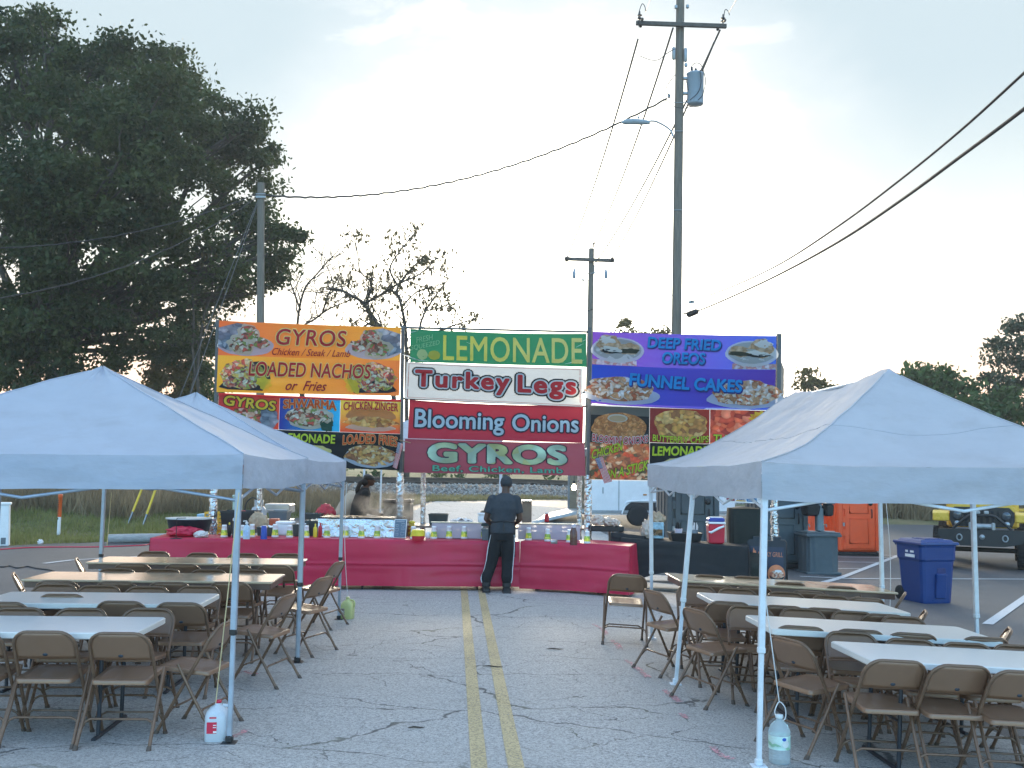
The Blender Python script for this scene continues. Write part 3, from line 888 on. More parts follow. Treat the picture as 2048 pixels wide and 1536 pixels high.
def wire(label, a, b, sag, r, m=M_ALU, n=24, wav=0, cat='power line', name='power_line', group=None):
    a, b = Vector(a), Vector(b)
    pts = sagline(a, b, sag, n)
    if wav:
        for i, p in enumerate(pts): pts[i] = p + Vector((0, 0, wav * math.sin(i * 2.4)))
    o = MB().tube([p - a for p in pts], r, 6).build(name, m)
    o.location = a
    return tag(o, label, cat, group)
wire('thin line joining the left ends of the big and the far crossarm', P(1276, 78, YB + .3), P(1135, 512, YC - .3), .5, .030)
wire('thin line from behind the big crossarm to the tip of the far pole', P(1346, 56, YB), P(1187, 490, YC), .5, .030)
wire('thin line from the big transformer to the side of the far pole', P(1440, 60, YB), P(1190, 527, YC), .5, .030)
wire('thin line joining the right ends of the big and the far crossarm', P(1428, 85, YB + .3), P(1226, 515, YC - .3), .4, .030)
wire('thin line from the left end of the big crossarm up out of the picture', P(1291, 24, YB - .4), P(1345, -160, 14), .1, .013)
wire('thin line from the right end of the big crossarm up out of the picture', P(1458, 24, YB - .4), P(1560, -190, 14), .1, .013)
wire('faint line running on from the far pole to the lower left behind the green banner', P(1134, 522, YC), P(1085, 700, 90), .6, .011)
wire('twisted service cable sagging from the big pole across the sky to the left pole', P(1334, 197, YB), P(523, 390, YA), 1.05, .030, M_WIRE, 70, .018, 'service cable', 'service_cable')
wire('upper service cable crossing in front of the oak to the left edge', P(512, 388, YA), P(-140, 496, 25), .55, .016, M_WIRE, 30, .01, 'service cable', 'service_cable')
wire('lower service cable falling through the oak to the left edge', P(512, 396, YA), P(-140, 612, 22), .7, .016, M_WIRE, 30, .01, 'service cable', 'service_cable')
g1, g2 = G(256, 1047), G(285, 1052)
t1, t2 = P(517, 398, YA), P(517, 402, YA)
M_GUARD = mat('yellow_plastic_guard', (.70, .48, .04), .5, var=.15)
for a, b, lab in ((t1, g1, 'guy wire of the left pole with the left one of two yellow guards'), (t2, g2, 'guy wire of the left pole with the right one of two yellow guards')):
    t = thing('guy_wire', lab, 'guy wire', b, group='guy wires of the left pole')
    MB().tube([a, b - Vector((0, 0, .1))], .011, 6).build('strand', M_ALU, t, world=True)
    d = (a - b).normalized()
    MB().tube([b + d * .35, b + d * 2.6], .035, 8).build('guard', M_GUARD, t, world=True)
    MB().tube([b - d * .1, b + d * .38], .022, 8).build('anchor_rod', M_GALV, t, world=True)
for lab, q, w, a in (('upper thick telephone cable sweeping from the big pole to the upper right edge', ((1365, 606), (1382, 603), (1460, 575), (1560, 528), (1680, 450), (1800, 360), (1920, 262), (2048, 146), (2200, 5)), .017, None),
                  ('lower thick telephone cable with a splice case by the big pole', ((1365, 628), (1395, 622), (1460, 595), (1560, 548), (1680, 482), (1800, 402), (1920, 314), (2048, 218), (2200, 95)), .023, (1383, 628))):
    Ys = [YB, YB - .5, 27, 22.5, 18.5, 15.5, 13.3, 11.5, 9.9]
    t = thing('telephone_cable', lab, 'cable', P(*q[0], YB))
    MB().tube(smooth_path([P(u, v, y) for (u, v), y in zip(q, Ys)], 6), w, 8).build('cable', M_WIRE, t, world=True)
    if a:
        p = P(1375, 630, YB - .2); e = P(1396, 622, YB - .6)
        MB().tube([p, p.lerp(e, .12), p.lerp(e, .85), e], [.05, .10, .09, .04], 10).build('splice_case', M_WIRE, t, world=True)
    else:
        MB().box(P(1383, 604, YB - .5), (.16, .1, .1), bev=.02).build('clamp', M_GALV, t, world=True)
wire('thin cable running left from the big pole past the far pole', P(1345, 590, YB), P(700, 668, 62), .35, .012, M_WIRE)
# ================================================================== TENTS
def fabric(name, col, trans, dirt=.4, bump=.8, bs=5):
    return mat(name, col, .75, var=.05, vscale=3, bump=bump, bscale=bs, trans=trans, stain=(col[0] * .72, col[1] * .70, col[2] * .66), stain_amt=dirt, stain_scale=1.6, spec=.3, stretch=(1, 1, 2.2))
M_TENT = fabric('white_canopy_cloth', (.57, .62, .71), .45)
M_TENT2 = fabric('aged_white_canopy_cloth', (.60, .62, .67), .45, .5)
M_LEGG = mat('grey_tent_leg', (.36, .42, .50), .45, .5, var=.15)
M_LEGW = mat('white_tent_leg', (.66, .71, .76), .5, .1, var=.12, stain=(.35, .33, .3), stain_amt=.3, stain_scale=9)
M_COLLAR = mat('black_collar_plastic', (.02, .02, .022), .5)

def canopy(name, label, c, a, b, rz, eave, H, ridge, hv, prof, cloth, legm, legs, tilt=0.0, group=None, wr=.02, seedz=0.0, truss=True, seams=False, sag=.022, collar=.75, corner_lift=0):
    base = on(c[0], c[1])
    rot = (Matrix.Rotation(tilt, 3, 'Y') @ Matrix.Rotation(rz, 3, 'Z')).to_euler()
    t = thing(name, label, 'canopy tent', base, group=group, rot=rot)
    nt, npp = 22, 36
    corners = [(-a, -b), (a, -b), (a, b), (-a, b)]
    def rect(q, A, B):                                   # q in 0..4 round the edge
        k = int(q) % 4; f = q - int(q)
        C = [(-A, -B), (A, -B), (A, B), (-A, B)]
        p, n = C[k], C[(k + 1) % 4]
        return p[0] + (n[0] - p[0]) * f, p[1] + (n[1] - p[1]) * f, f
    def wrinkle(x, y, z):
        w = 0
        for cx, cy in corners:
            d = math.hypot(x - cx, y - cy)
            w += .034 * math.exp(-d / .9) * noise.noise(Vector((math.atan2(y - cy, x - cx) * 5.5, d * .5, seedz)))
        dp = math.hypot(x, max(abs(y) - ridge, 0))
        w += .03 * math.exp(-dp / .8) * noise.noise(Vector((math.atan2(y, x) * 5, dp * .4, seedz + 4)))
        return w + wr * noise.noise(Vector((x * 1.4, y * 1.4, seedz))) + wr * .5 * noise.noise(Vector((x * 4.5 + y * 2, y * 4, seedz + 9)))
    def edge_sag(f): return sag * 4 * f * (1 - f)
    def top(q, tt):
        A, B = a * tt, ridge + (b - ridge) * tt
        x, y, f = rect(q, A, B)
        z = eave + H * (1 - tt) ** prof
        if ridge: z -= .05 * max(0, 1 - tt * 1.6) * (1 - (y / max(ridge, .1)) ** 2 if abs(y) < ridge else 0)
        z -= edge_sag(f) * tt ** 3 + .05 * math.sin(math.pi * f) * math.sin(math.pi * tt)
        return (x, y, z + wrinkle(x, y, z) * min(1, 3 * (1.02 - tt) + .25))
    m = MB()
    for k in range(4):                                   # each slope is its own sheet, so the hips stay sharp
        m.grid(lambda u, v, k=k: top(k + min(u, .9999), 1 - v * (1 if ridge else .995)), npp, nt)
    m.build('canopy_top', cloth, t, fix=False)
    sm_ = MB()
    for k in range(4):                                   # sewn piping down the hips
        sm_.tube([Vector(top(k, 1 - i / 20)) + Vector((0, 0, .003)) for i in range(20)], .006, 6)
    if seams:
        for k in range(4): sm_.tube([Vector(top(k + min(i / 30, .9999), .50)) + Vector((0, 0, .001)) for i in range(31)], .0028, 5)
    sm_.build('seams', cloth, t, fix=False)
    m = MB()
    for k in range(4):
        def val(u, v, k=k):
            q = k + min(u, .9999)
            x, y, z = top(q, 1.0)
            f = u
            nx_, ny_ = ((0, -1), (1, 0), (0, 1), (-1, 0))[k]
            w = .022 * noise.noise(Vector((x * 2.2, y * 2.2, seedz + v * 1.3))) + .016 * noise.noise(Vector((x * 6 + v * 4, y * 6, seedz + 2)))
            e = min(1, 12 * f * (1 - f))
            drop = hv * v * (1 + .05 * noise.noise(Vector((x * 1.2, y * 1.2, seedz + 7))) * e)
            return (x + nx_ * (.004 + w * v * e), y + ny_ * (.004 + w * v * e), z - .002 - drop)
        m.grid(val, 30, 6)
    m.build('valance', cloth, t, fix=False)
    for i, (lx, ly, tx, ty) in enumerate(legs):
        zt = eave - .075
        lo, hi = Vector((lx, ly, 0.0)), Vector((tx, ty, zt))
        # set the foot on the ground
        wl = t.matrix_basis @ lo
        dz = gz(wl.x, wl.y) - wl.z
        lo.z += dz
        d = (hi - lo).normalized()
        zc = collar
        k = zc / (hi.z - lo.z)
        mid = lo.lerp(hi, k)
        q = d.to_track_quat('Z', 'Y').to_matrix()
        ll = MB().box((mid + hi) / 2, (.042, .042, (hi - mid).length), rot=q, bev=.005)
        ll.box((lo + mid) / 2, (.033, .033, (mid - lo).length), rot=q, bev=.004)
        leg = ll.build('leg', legm, t)
        cm = MB().box(mid, (.050, .050, .045), rot=q, bev=.008)
        cm.build('collar', M_COLLAR if legm is M_LEGG else legm, leg)
        fm = MB().box(lo + Vector((0, 0, .008)), (.10, .10, .012), bev=.004); fm.box(lo + Vector((0, 0, .035)), (.05, .05, .05), bev=.01)
        fm.build('foot', M_COLLAR if legm is M_LEGG else legm, leg)
        hm = MB().box(hi + Vector((0, 0, -.03)), (.062, .062, .07), rot=q, bev=.01); hm.build('top_joint', mat('red_joint', (.25, .06, .05), .5) if legm is M_LEGG else legm, leg)
    if truss:
        tm = MB()
        ins = .03
        segs = []
        if ridge:
            for x in (-a + ins, a - ins):
                for y0, y1 in ((-b + ins, 0), (0, b - ins)): segs.append(((x, y0), (x, y1)))
            for y in (-b + ins, b - ins): segs.append(((-a + ins, y), (a - ins, y)))
        else:
            for k in range(4):
                p, n = corners[k], corners[(k + 1) % 4]
                segs.append(((p[0] * .98, p[1] * .98), (n[0] * .98, n[1] * .98)))
        for p, n in segs:
            p, n = Vector((*p, 0)), Vector((*n, 0))
            h = p.lerp(n, .5)
            for s_, e_ in ((p, h), (h, n)):
                zt, zb = eave - .10, eave - .34
                zs, ze = (zt, zb)
                sm_ = MB(); sm_.tube([s_ + Vector((0, 0, zt)), e_ + Vector((0, 0, zb + .02))], .011, 6)
                sm_.tube([s_ + Vector((0, 0, zb + .02)), e_ + Vector((0, 0, zt))], .011, 6); sm_.build('scissor_truss', legm, t)
        tm.tube([(0, 0, eave - .3), (0, 0, eave + H * .97)] if not ridge else [(0, -ridge, eave + H * .93), (0, ridge, eave + H * .93)], .016, 6)
        tm.build('roof_pole', legm, t)
    return t
RZ = .058
def legs4(a, b): return [(-a + .03, -b + .03, -a + .03, -b + .03), (a - .03, -b + .03, a - .03, -b + .03), (a - .03, b - .03, a - .03, b - .03), (-a + .03, b - .03, -a + .03, b - .03)]
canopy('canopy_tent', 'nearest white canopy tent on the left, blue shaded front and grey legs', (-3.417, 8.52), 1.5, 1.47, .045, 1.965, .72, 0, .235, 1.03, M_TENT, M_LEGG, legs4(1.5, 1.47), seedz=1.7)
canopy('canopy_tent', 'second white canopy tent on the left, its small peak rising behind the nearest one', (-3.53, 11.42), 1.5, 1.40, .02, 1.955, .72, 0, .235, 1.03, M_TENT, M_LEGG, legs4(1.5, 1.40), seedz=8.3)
TILT = R(2.7)
a_, b_ = 1.36, 2.55
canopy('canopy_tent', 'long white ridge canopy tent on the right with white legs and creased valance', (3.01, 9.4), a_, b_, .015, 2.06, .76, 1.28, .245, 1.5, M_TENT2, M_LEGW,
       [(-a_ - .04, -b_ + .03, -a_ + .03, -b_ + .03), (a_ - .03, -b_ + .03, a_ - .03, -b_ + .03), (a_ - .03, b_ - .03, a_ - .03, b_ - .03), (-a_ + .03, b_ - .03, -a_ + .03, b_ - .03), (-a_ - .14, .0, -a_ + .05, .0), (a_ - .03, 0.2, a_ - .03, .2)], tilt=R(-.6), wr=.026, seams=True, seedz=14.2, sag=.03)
canopy('canopy_tent', 'white canopy roof showing behind the gaps between the middle banners', (-1.75, 24.5), 1.55, 1.55, 0, 2.55, .75, 0, .25, 1.05, M_TENT2, M_LEGW, legs4(1.55, 1.55), seedz=3.1, truss=False)

# ================================================================== FOLDING TABLES
M_PLAST = mat('white_table_plastic', (.78, .75, .70), .33, var=.03, rvar=.03, stain=None)
M_LAM = mat('glossy_beige_laminate', (.66, .52, .36), .13, var=.12, stain=None, rvar=.03)
M_BROWN = mat('brown_edge_band', (.16, .10, .075), .5, var=.2)
M_TLEG = mat('dark_grey_table_leg', (.035, .042, .055), .45, .4, var=.2)
M_TLEGB = mat('brown_table_leg', (.10, .075, .065), .45, .5, var=.2)
def folding_table(label, c, L, wood, rz, tilt=0.0, group=None):
    t = thing('folding_table', label, 'folding table', on(*c), group=group, rot=(Matrix.Rotation(tilt, 3, 'Y') @ Matrix.Rotation(rz, 3, 'Z')).to_euler())
    Wd, Hh = .76, .74
    def rr(x, y, r, n=5):
        o = []
        for cx, cy, a0 in ((x - r, -y + r, -90), (x - r, y - r, 0), (-x + r, y - r, 90), (-x + r, -y + r, 180)):
            for i in range(n + 1):
                q = R(a0 + 90 * i / n); o.append((cx + r * math.cos(q), cy + r * math.sin(q)))
        return o
    th = .045 if not wood else .022
    m = MB()
    lay = [(.006, Hh - th), (0, Hh - th + .006), (0, Hh - .006), (.007, Hh)]
    outs = [[(*p, z) for p in rr(L / 2 - i, Wd / 2 - i, .045 if not wood else .02)] for i, z in lay]
    n = len(outs[0])
    vs = [p for o in outs for p in o]
    fs = [tuple(range(n - 1, -1, -1)), tuple(range(3 * n, 4 * n))] + [(k * n + i, k * n + (i + 1) % n, (k + 1) * n + (i + 1) % n, (k + 1) * n + i) for k in range(3) for i in range(n)]
    m.add(vs, fs)
    m.build('tabletop', M_LAM if wood else M_PLAST, t)
    if wood:
        ap = MB()
        for s_ in (-1, 1):
            ap.box((0, s_ * (Wd / 2 - .03), Hh - th - .03), (L - .06, .018, .058), bev=.003)
            ap.box((s_ * (L / 2 - .03), 0, Hh - th - .03), (.018, Wd - .082, .058), bev=.003)
        ap.build('apron', M_BROWN, t)
    lm = M_TLEGB if wood else M_TLEG
    for s_ in (-1, 1):
        x = s_ * (L / 2 - .26)
        g = MB()
        for y in (-.24, .24): g.tube([(x, y, Hh - th), (x, y, .30), (x, y, .02)], .015, 8)
        g.tube([(x, -.24, .33), (x, .24, .33)], .011, 6)
        g.tube([(x, -.33, .018), (x, .33, .018)], .016, 8)
        g.tube([(x, -.24, .62), (x, .24, .62)], .011, 6)
        g.tube([(x, 0, .60), (x - s_ * .42, 0, Hh - th - .01)], .010, 6)
        g.build('leg', lm, t)
    return t
def table_at(label, u, v, L, wood, right, side, rz=RZ, group=None):
    p = G(u, v, .74)
    q = Matrix.Rotation(rz, 2) @ Vector((L / 2 * (-1 if side == 'right' else 1), -.38))
    c = Vector((p.x, p.y)) + q
    return folding_table(label, c, L, wood, rz, TILT if right else 0, group)
table_at('nearest left folding table, white plastic top cut by the left edge', 334, 1234, 1.83, False, False, 'right', .045)
table_at('second left folding table, white plastic top, behind the nearest one', 441, 1187, 1.83, False, False, 'right', .045)
table_at('third left folding table, long beige top gleaming with the low sun', 571, 1148, 2.44, True, False, 'right', .045)
table_at('farthest left folding table, beige top gleaming right before the red counter', 616, 1117.5, 2.44, True, False, 'right', .04)
table_at('nearest right folding table, white plastic top cut by the right edge', 1648.6, 1280.7, 1.83, False, True, 'left')
table_at('second right folding table from the camera, white top running past a tent leg', 1480, 1229, 1.83, False, True, 'left')
table_at('third right folding table from the camera, white plastic, starting behind the slanted tent leg', 1384.5, 1184, 1.83, False, True, 'left')
table_at('farthest right folding table, long pale beige top with brown edge', 1324, 1145.5, 2.44, True, True, 'left')

# ================================================================== FOLDING CHAIRS
M_CH = mat('taupe_chair_enamel', (.245, .140, .085), .34, .1, rvar=.03, var=.08, vscale=7, stain=None, coat=.15)
M_CHT = mat('taupe_chair_tube', (.18, .108, .068), .34, .25, var=.2, stain=(.07, .05, .04), stain_amt=.5, stain_scale=14)
M_FOOT = mat('worn_rubber_foot', (.10, .075, .06), .8, var=.3)
def make_chair(label, group):
    t = thing('folding_chair', label, 'chair', group=group)
    w = .205
    def tube_y(z): return .20 - .42 * z / .76                      # the long tube leans back as it rises
    pts = [(w + .012, tube_y(0), 0.0), (w + .006, tube_y(.3), .3), (w, tube_y(.60), .60)]
    pts += [(w - .105 + .105 * math.cos(q), tube_y(.655 + .105 * math.sin(q)), .655 + .105 * math.sin(q)) for q in (R(x) for x in range(0, 91, 15))]
    full = pts + [(-x, y, z) for x, y, z in pts[::-1]]
    MB().tube(full, .0125, 8).build('frame', M_CHT, t)
    def back(u, v):
        z = .575 + .178 * v
        hw = w if z < .655 else w - .105 + math.sqrt(max(.105 ** 2 - (z - .655) ** 2, 0))
        x = (u * 2 - 1) * (hw - .004)
        return (x, tube_y(z) - .022 * (1 - (x / w) ** 2) + .004, z)
    m = MB(); m.grid(back, 14, 8)
    e = .012
    m.grid(lambda u, v: (back(u, 0)[0], back(u, 0)[1] + e * v, back(u, 0)[2] - .006 * v), 14, 1)
    b = m.build('backrest', M_CH, t, solid=.006)
    MB().lathe([(.012, 0), (.010, .004), (0, .004)], 10, (0, back(.5, .16)[1] - .004, back(.5, .16)[2]), sx=1.5, rot=(R(90), 0, 0)).build('hole_disc', M_TLEG, b)  # dark disc stands in for the shaded hole in the backrest
    def seat_o(s_, z, n=5):
        o = []
        for cx, cy, a0, r in ((.19 - .05, .22 - .05, 0, .05), (-.19 + .05, .22 - .05, 90, .05), (-.185 + .03, -.17 + .03, 180, .03), (.185 - .03, -.17 + .03, 270, .03)):
            for i in range(n + 1):
                q = R(a0 + 90 * i / n); o.append(((cx + r * math.cos(q)) * s_, (cy - .02 + r * math.sin(q)) * s_ + .02, z + .03 * ((cy + .17) / .39)))
        return o
    m = MB(); lay = [(1, .412), (1.0, .436), (.975, .444), (.80, .437), (.4, .432)]
    outs = [seat_o(*l) for l in lay]; n = len(outs[0])
    vs = [p for o in outs for p in o]
    m.add(vs, [tuple(range(4 * n, 5 * n))] + [(k * n + i, k * n + (i + 1) % n, (k + 1) * n + (i + 1) % n, (k + 1) * n + i) for k in range(4) for i in range(n)], True)
    m.build('seat', M_CH, t)
    for s_ in (-1, 1):
        lg = MB().tube([(s_ * (w + .028), .045, .495), (s_ * (w + .028), -.08, .27), (s_ * (w + .034), -.25, 0)], [.0115, .0115, .0125], 8)
        lg = lg.build('rear_leg', M_CHT, t)
        MB().tube([(s_ * (w + .034), -.25, 0), (s_ * (w + .0335), -.231, .034)], [.019, .0145], 8).build('foot', M_FOOT, lg)
        fo = MB().tube([(s_ * (w + .012), .20, 0), (s_ * (w + .012), .181, .034)], [.019, .0145], 8).build('front_foot', M_FOOT, t)
    for (y, z, ww, dip) in ((-.135, .185, w + .03, .0), (.108, .175, w + .008, .0)):
        dy = .03 if y < 0 else -.02
        c0 = .05
        p = [(-ww, y - (dy if y < 0 else dy) * .8, z - .055), (-ww + .012, y, z - .02), (-ww + c0, y, z), (ww - c0, y, z), (ww - .012, y, z - .02), (ww, y - dy * .8, z - .055)]
        MB().tube(p, .0085, 6).build('stretcher', M_CHT, t)
    return t
ORD = ['first', 'second', 'third', 'fourth', 'fifth', 'sixth', 'seventh']
CHAIR0 = None
def chair(x, y, rz, label, group, tilt=0.0):
    global CHAIR0
    if CHAIR0 is None: CHAIR0 = c = make_chair(label, group)
    else:
        c = copy_tree(CHAIR0); c['label'] = label; c['group'] = group
    c.location = on(x, y)
    c.rotation_euler = (Matrix.Rotation(tilt, 3, 'Y') @ Matrix.Rotation(rz, 3, 'Z')).to_euler()
    return c
random.seed(3)
def chair_row(px, facing, place, group, right, flip_count=True):
    # px: where the middle of each back's top edge shows; facing 'away' turns the back to the camera
    px = sorted(px, key=lambda p: p[0])
    n = len(px)
    for i, q in enumerate(px):
        u, v = q[:2]
        rz = (0 if facing == 'away' else math.pi) + RZ * .8 + random.uniform(-.05, .05) + (q[2] if len(q) > 2 else 0)
        p = G(u, v, .765)
        o = Matrix.Rotation(rz, 2) @ Vector((0, .22))
        k = (n - i) if not right else i + 1
        if n == 1: lab = 'brown metal folding chair standing alone %s' % place
        else: lab = 'brown metal folding chair, %s from the %s in the row %s' % (ORD[k - 1], 'left' if right else 'right', place)
        chair(p.x + o.x, p.y + o.y, rz, lab, group, TILT if right else 0)
GL, GR = 'folding chairs at the left tables', 'folding chairs at the right tables'
chair_row([(85, 1263), (237, 1266), (-62, 1261)], 'away', 'before the nearest left table', GL, False)
chair_row([(40, 1216), (165, 1217), (300, 1217)], 'camera', 'behind the nearest left table', GL, False)
chair_row([(123, 1189), (241, 1203), (359, 1206), (5, 1205)], 'away', 'before the second left table', GL, False)
chair_row([(112, 1168), (200, 1171), (296, 1173), (399, 1172)], 'camera', 'behind the second left table', GL, False)
chair_row([(113, 1162), (232, 1164), (338, 1165), (459, 1165)], 'away', 'before the third left table', GL, False)
chair_row([(235, 1137), (326, 1138.5), (418, 1139.5), (500, 1140)], 'camera', 'behind the third left table', GL, False)
chair_row([(264, 1128), (364, 1129), (467, 1130), (550, 1131)], 'away', 'before the farthest left table', GL, False)
chair_row([(309, 1103), (405, 1106), (487, 1107), (574, 1107.5)], 'camera', 'behind the farthest left table', GL, False)
chair_row([(1785, 1321), (1915, 1331), (2040, 1343)], 'away', 'before the nearest right table', GR, True)
chair_row([(1690, 1264), (1809, 1278), (1921, 1286), (2023, 1290)], 'camera', 'behind the nearest right table', GR, True)
chair_row([(1594, 1253), (1712, 1260), (1818, 1267), (1964, 1275)], 'away', 'before the second right table', GR, True)
chair_row([(1491, 1212), (1595, 1217), (1697, 1223), (1796, 1233)], 'camera', 'behind the second right table', GR, True)
chair_row([(1452, 1204), (1560, 1212), (1642, 1217), (1762, 1229)], 'away', 'before the third right table', GR, True)
chair_row([(1385, 1171), (1467, 1177), (1563, 1184), (1654, 1191)], 'camera', 'behind the third right table', GR, True)
chair_row([(1425, 1169), (1501, 1173), (1611, 1183), (1727, 1196)], 'away', 'before the farthest right table', GR, True)
chair_row([(1413, 1150), (1490, 1153), (1573, 1165), (1676, 1173)], 'camera', 'behind the farthest right table', GR, True)
def end_chair(u, v, rz, label, group, right, h=.765):
    p = G(u, v, h)
    o = Matrix.Rotation(rz, 2) @ Vector((0, .22))
    chair(p.x + o.x, p.y + o.y, rz, label, group, TILT if right else 0)
end_chair(458, 1243, R(82), 'brown folding chair seen side on at the right end of the nearest left table', GL, False)
end_chair(578, 1190, R(78), 'brown folding chair seen side on at the right end of the second left table', GL, False)
end_chair(650, 1155, R(70), 'brown folding chair turned to the right end of the third left table', GL, False)
end_chair(679, 1124, R(76), 'brown folding chair at the right end of the farthest left table before the red cloth', GL, False)
end_chair(152, 1117, R(-70), 'folding chair shining gold at the left end of the farthest left table', GL, False)
end_chair(26, 1147, R(-66), 'folding chair shining gold at the left end of the third left table', GL, False)
end_chair(1250, 1149, R(-3), 'lone brown folding chair before the right end of the red counter', GR, True)
end_chair(1298, 1182, R(-66), 'brown folding chair at the left end of the third right table', GR, True)
end_chair(1381, 1219, R(-64), 'brown folding chair at the left end of the second right table, by the slanted leg', GR, True)
end_chair(1565, 1278, R(-60), 'brown folding chair at the left end of the nearest right table', GR, True)
end_chair(1803, 1186, R(66), 'folding chair shining gold at the right end of the third right table', GR, True)
end_chair(1844, 1222, R(70), 'folding chair shining gold peeping over the right end of the second right table', GR, True)
end_chair(2012, 1257, R(68), 'folding chair shining gold behind the nearest right table at the right edge', GR, True)
# ================================================================== LETTERING AND BANNERS
DG = None
TCACHE = {}
def text_tris(s, shear=0.0, off=0.0, space=1.0, res=4):
    k = (s, shear, off, space)
    if k in TCACHE: return TCACHE[k]
    cu = bpy.data.curves.new('txt', 'FONT')
    cu.body = s; cu.shear = shear; cu.offset = off; cu.space_character = space; cu.resolution_u = res; cu.fill_mode = 'FRONT'
    o = bpy.data.objects.new('txt', cu); COL.objects.link(o)
    bpy.context.view_layer.update()
    dg = bpy.context.evaluated_depsgraph_get()
    me = bpy.data.meshes.new_from_object(o.evaluated_get(dg))
    me.calc_loop_triangles()
    v = [(p.co.x, p.co.y) for p in me.vertices]
    f = [tuple(t.vertices) for t in me.loop_triangles]
    bpy.data.objects.remove(o); bpy.data.curves.remove(cu); bpy.data.meshes.remove(me)
    TCACHE[k] = (v, f)
    return v, f
def split_tris(v, f, mx):
    v = [tuple(p) for p in v]; out = []; st = list(f); cache = {}
    while st:
        a, b, c = st.pop()
        L_ = [(v[i][0] - v[j][0]) ** 2 + (v[i][1] - v[j][1]) ** 2 for i, j in ((a, b), (b, c), (c, a))]
        k = max(range(3), key=lambda i: L_[i])
        if L_[k] <= mx * mx or len(v) > 30000: out.append((a, b, c)); continue
        a, b, c = ((a, b, c), (b, c, a), (c, a, b))[k]
        key = (min(a, b), max(a, b))
        if key not in cache:
            cache[key] = len(v); v.append(((v[a][0] + v[b][0]) / 2, (v[a][1] + v[b][1]) / 2))
        m = cache[key]
        st += [(a, m, c), (m, b, c)]
    return v, out
def printed(name, col, trans=.55, rough=.55, var=.06):
    return mat('print_' + name, col, rough, var=var, vscale=2.5, trans=trans, bump=.25, bscale=7, spec=.35, stretch=(1, 1, 3))
def grad(name, c0, c1, axis=0, trans=.55):
    m = bpy.data.materials.new('print_' + name)
    N, K = nodes_of(m); b = N['Principled BSDF']
    t = N.new('ShaderNodeTexCoord'); s = N.new('ShaderNodeSeparateXYZ'); K.new(t.outputs['Generated'], s.inputs[0])
    n = N.new('ShaderNodeTexNoise'); n.inputs['Scale'].default_value = 3; K.new(t.outputs['Generated'], n.inputs['Vector'])
    x = N.new('ShaderNodeMix'); x.data_type = 'RGBA'; x.inputs[6].default_value = (*c0, 1); x.inputs[7].default_value = (*c1, 1)
    K.new(s.outputs[axis], x.inputs[0]); K.new(x.outputs[2], b.inputs['Base Color']); b.inputs['Roughness'].default_value = .55
    tl = N.new('ShaderNodeBsdfTranslucent'); K.new(x.outputs[2], tl.inputs[0])
    ms = N.new('ShaderNodeMixShader'); ms.inputs[0].default_value = trans
    K.new(b.outputs[0], ms.inputs[1]); K.new(tl.outputs[0], ms.inputs[2]); K.new(ms.outputs[0], N['Material Output'].inputs[0])
    return m
def food(name, cols, scale=26, trans=.5):
    m = bpy.data.materials.new('print_food_' + name)
    N, K = nodes_of(m); b = N['Principled BSDF']
    t = N.new('ShaderNodeTexCoord')
    w = N.new('ShaderNodeTexNoise'); w.inputs['Scale'].default_value = scale * .6; w.inputs['Detail'].default_value = 4; K.new(t.outputs['Object'], w.inputs['Vector'])
    sc = N.new('ShaderNodeVectorMath'); sc.operation = 'SCALE'; sc.inputs['Scale'].default_value = .15; K.new(w.outputs['Color'], sc.inputs[0])
    ad = N.new('ShaderNodeVectorMath'); ad.operation = 'ADD'; K.new(t.outputs['Object'], ad.inputs[0]); K.new(sc.outputs[0], ad.inputs[1])
    mp_ = N.new('ShaderNodeMapping'); mp_.inputs['Scale'].default_value = (.75, .02, 1); K.new(ad.outputs[0], mp_.inputs[0])
    vo = N.new('ShaderNodeTexVoronoi'); vo.inputs['Scale'].default_value = scale * 1.45; K.new(mp_.outputs[0], vo.inputs['Vector'])
    sp_ = N.new('ShaderNodeSeparateColor'); K.new(vo.outputs['Color'], sp_.inputs[0])
    r = N.new('ShaderNodeValToRGB'); r.color_ramp.interpolation = 'CONSTANT'
    e = r.color_ramp.elements
    while len(e) < len(cols): e.new(.5)
    for i, c in enumerate(cols): e[i].position = i / len(cols); e[i].color = (*c, 1)
    K.new(sp_.outputs[0], r.inputs[0])
    d = N.new('ShaderNodeMapRange'); d.inputs[1].default_value = .1; d.inputs[2].default_value = .75; d.inputs[3].default_value = 1.4; d.inputs[4].default_value = .85; K.new(vo.outputs['Distance'], d.inputs[0])
    x = N.new('ShaderNodeMix'); x.data_type = 'RGBA'; x.blend_type = 'MULTIPLY'; x.inputs[0].default_value = 1; K.new(r.outputs[0], x.inputs[6]); K.new(d.outputs[0], x.inputs[7])
    K.new(x.outputs[2], b.inputs['Base Color']); b.inputs['Roughness'].default_value = .5
    tl = N.new('ShaderNodeBsdfTranslucent'); K.new(x.outputs[2], tl.inputs[0])
    ms = N.new('ShaderNodeMixShader'); ms.inputs[0].default_value = trans
    K.new(b.outputs[0], ms.inputs[1]); K.new(tl.outputs[0], ms.inputs[2]); K.new(ms.outputs[0], N['Material Output'].inputs[0])
    return m
def Yb(u): return 17.1 + .058 * (u - 1024) * .00834
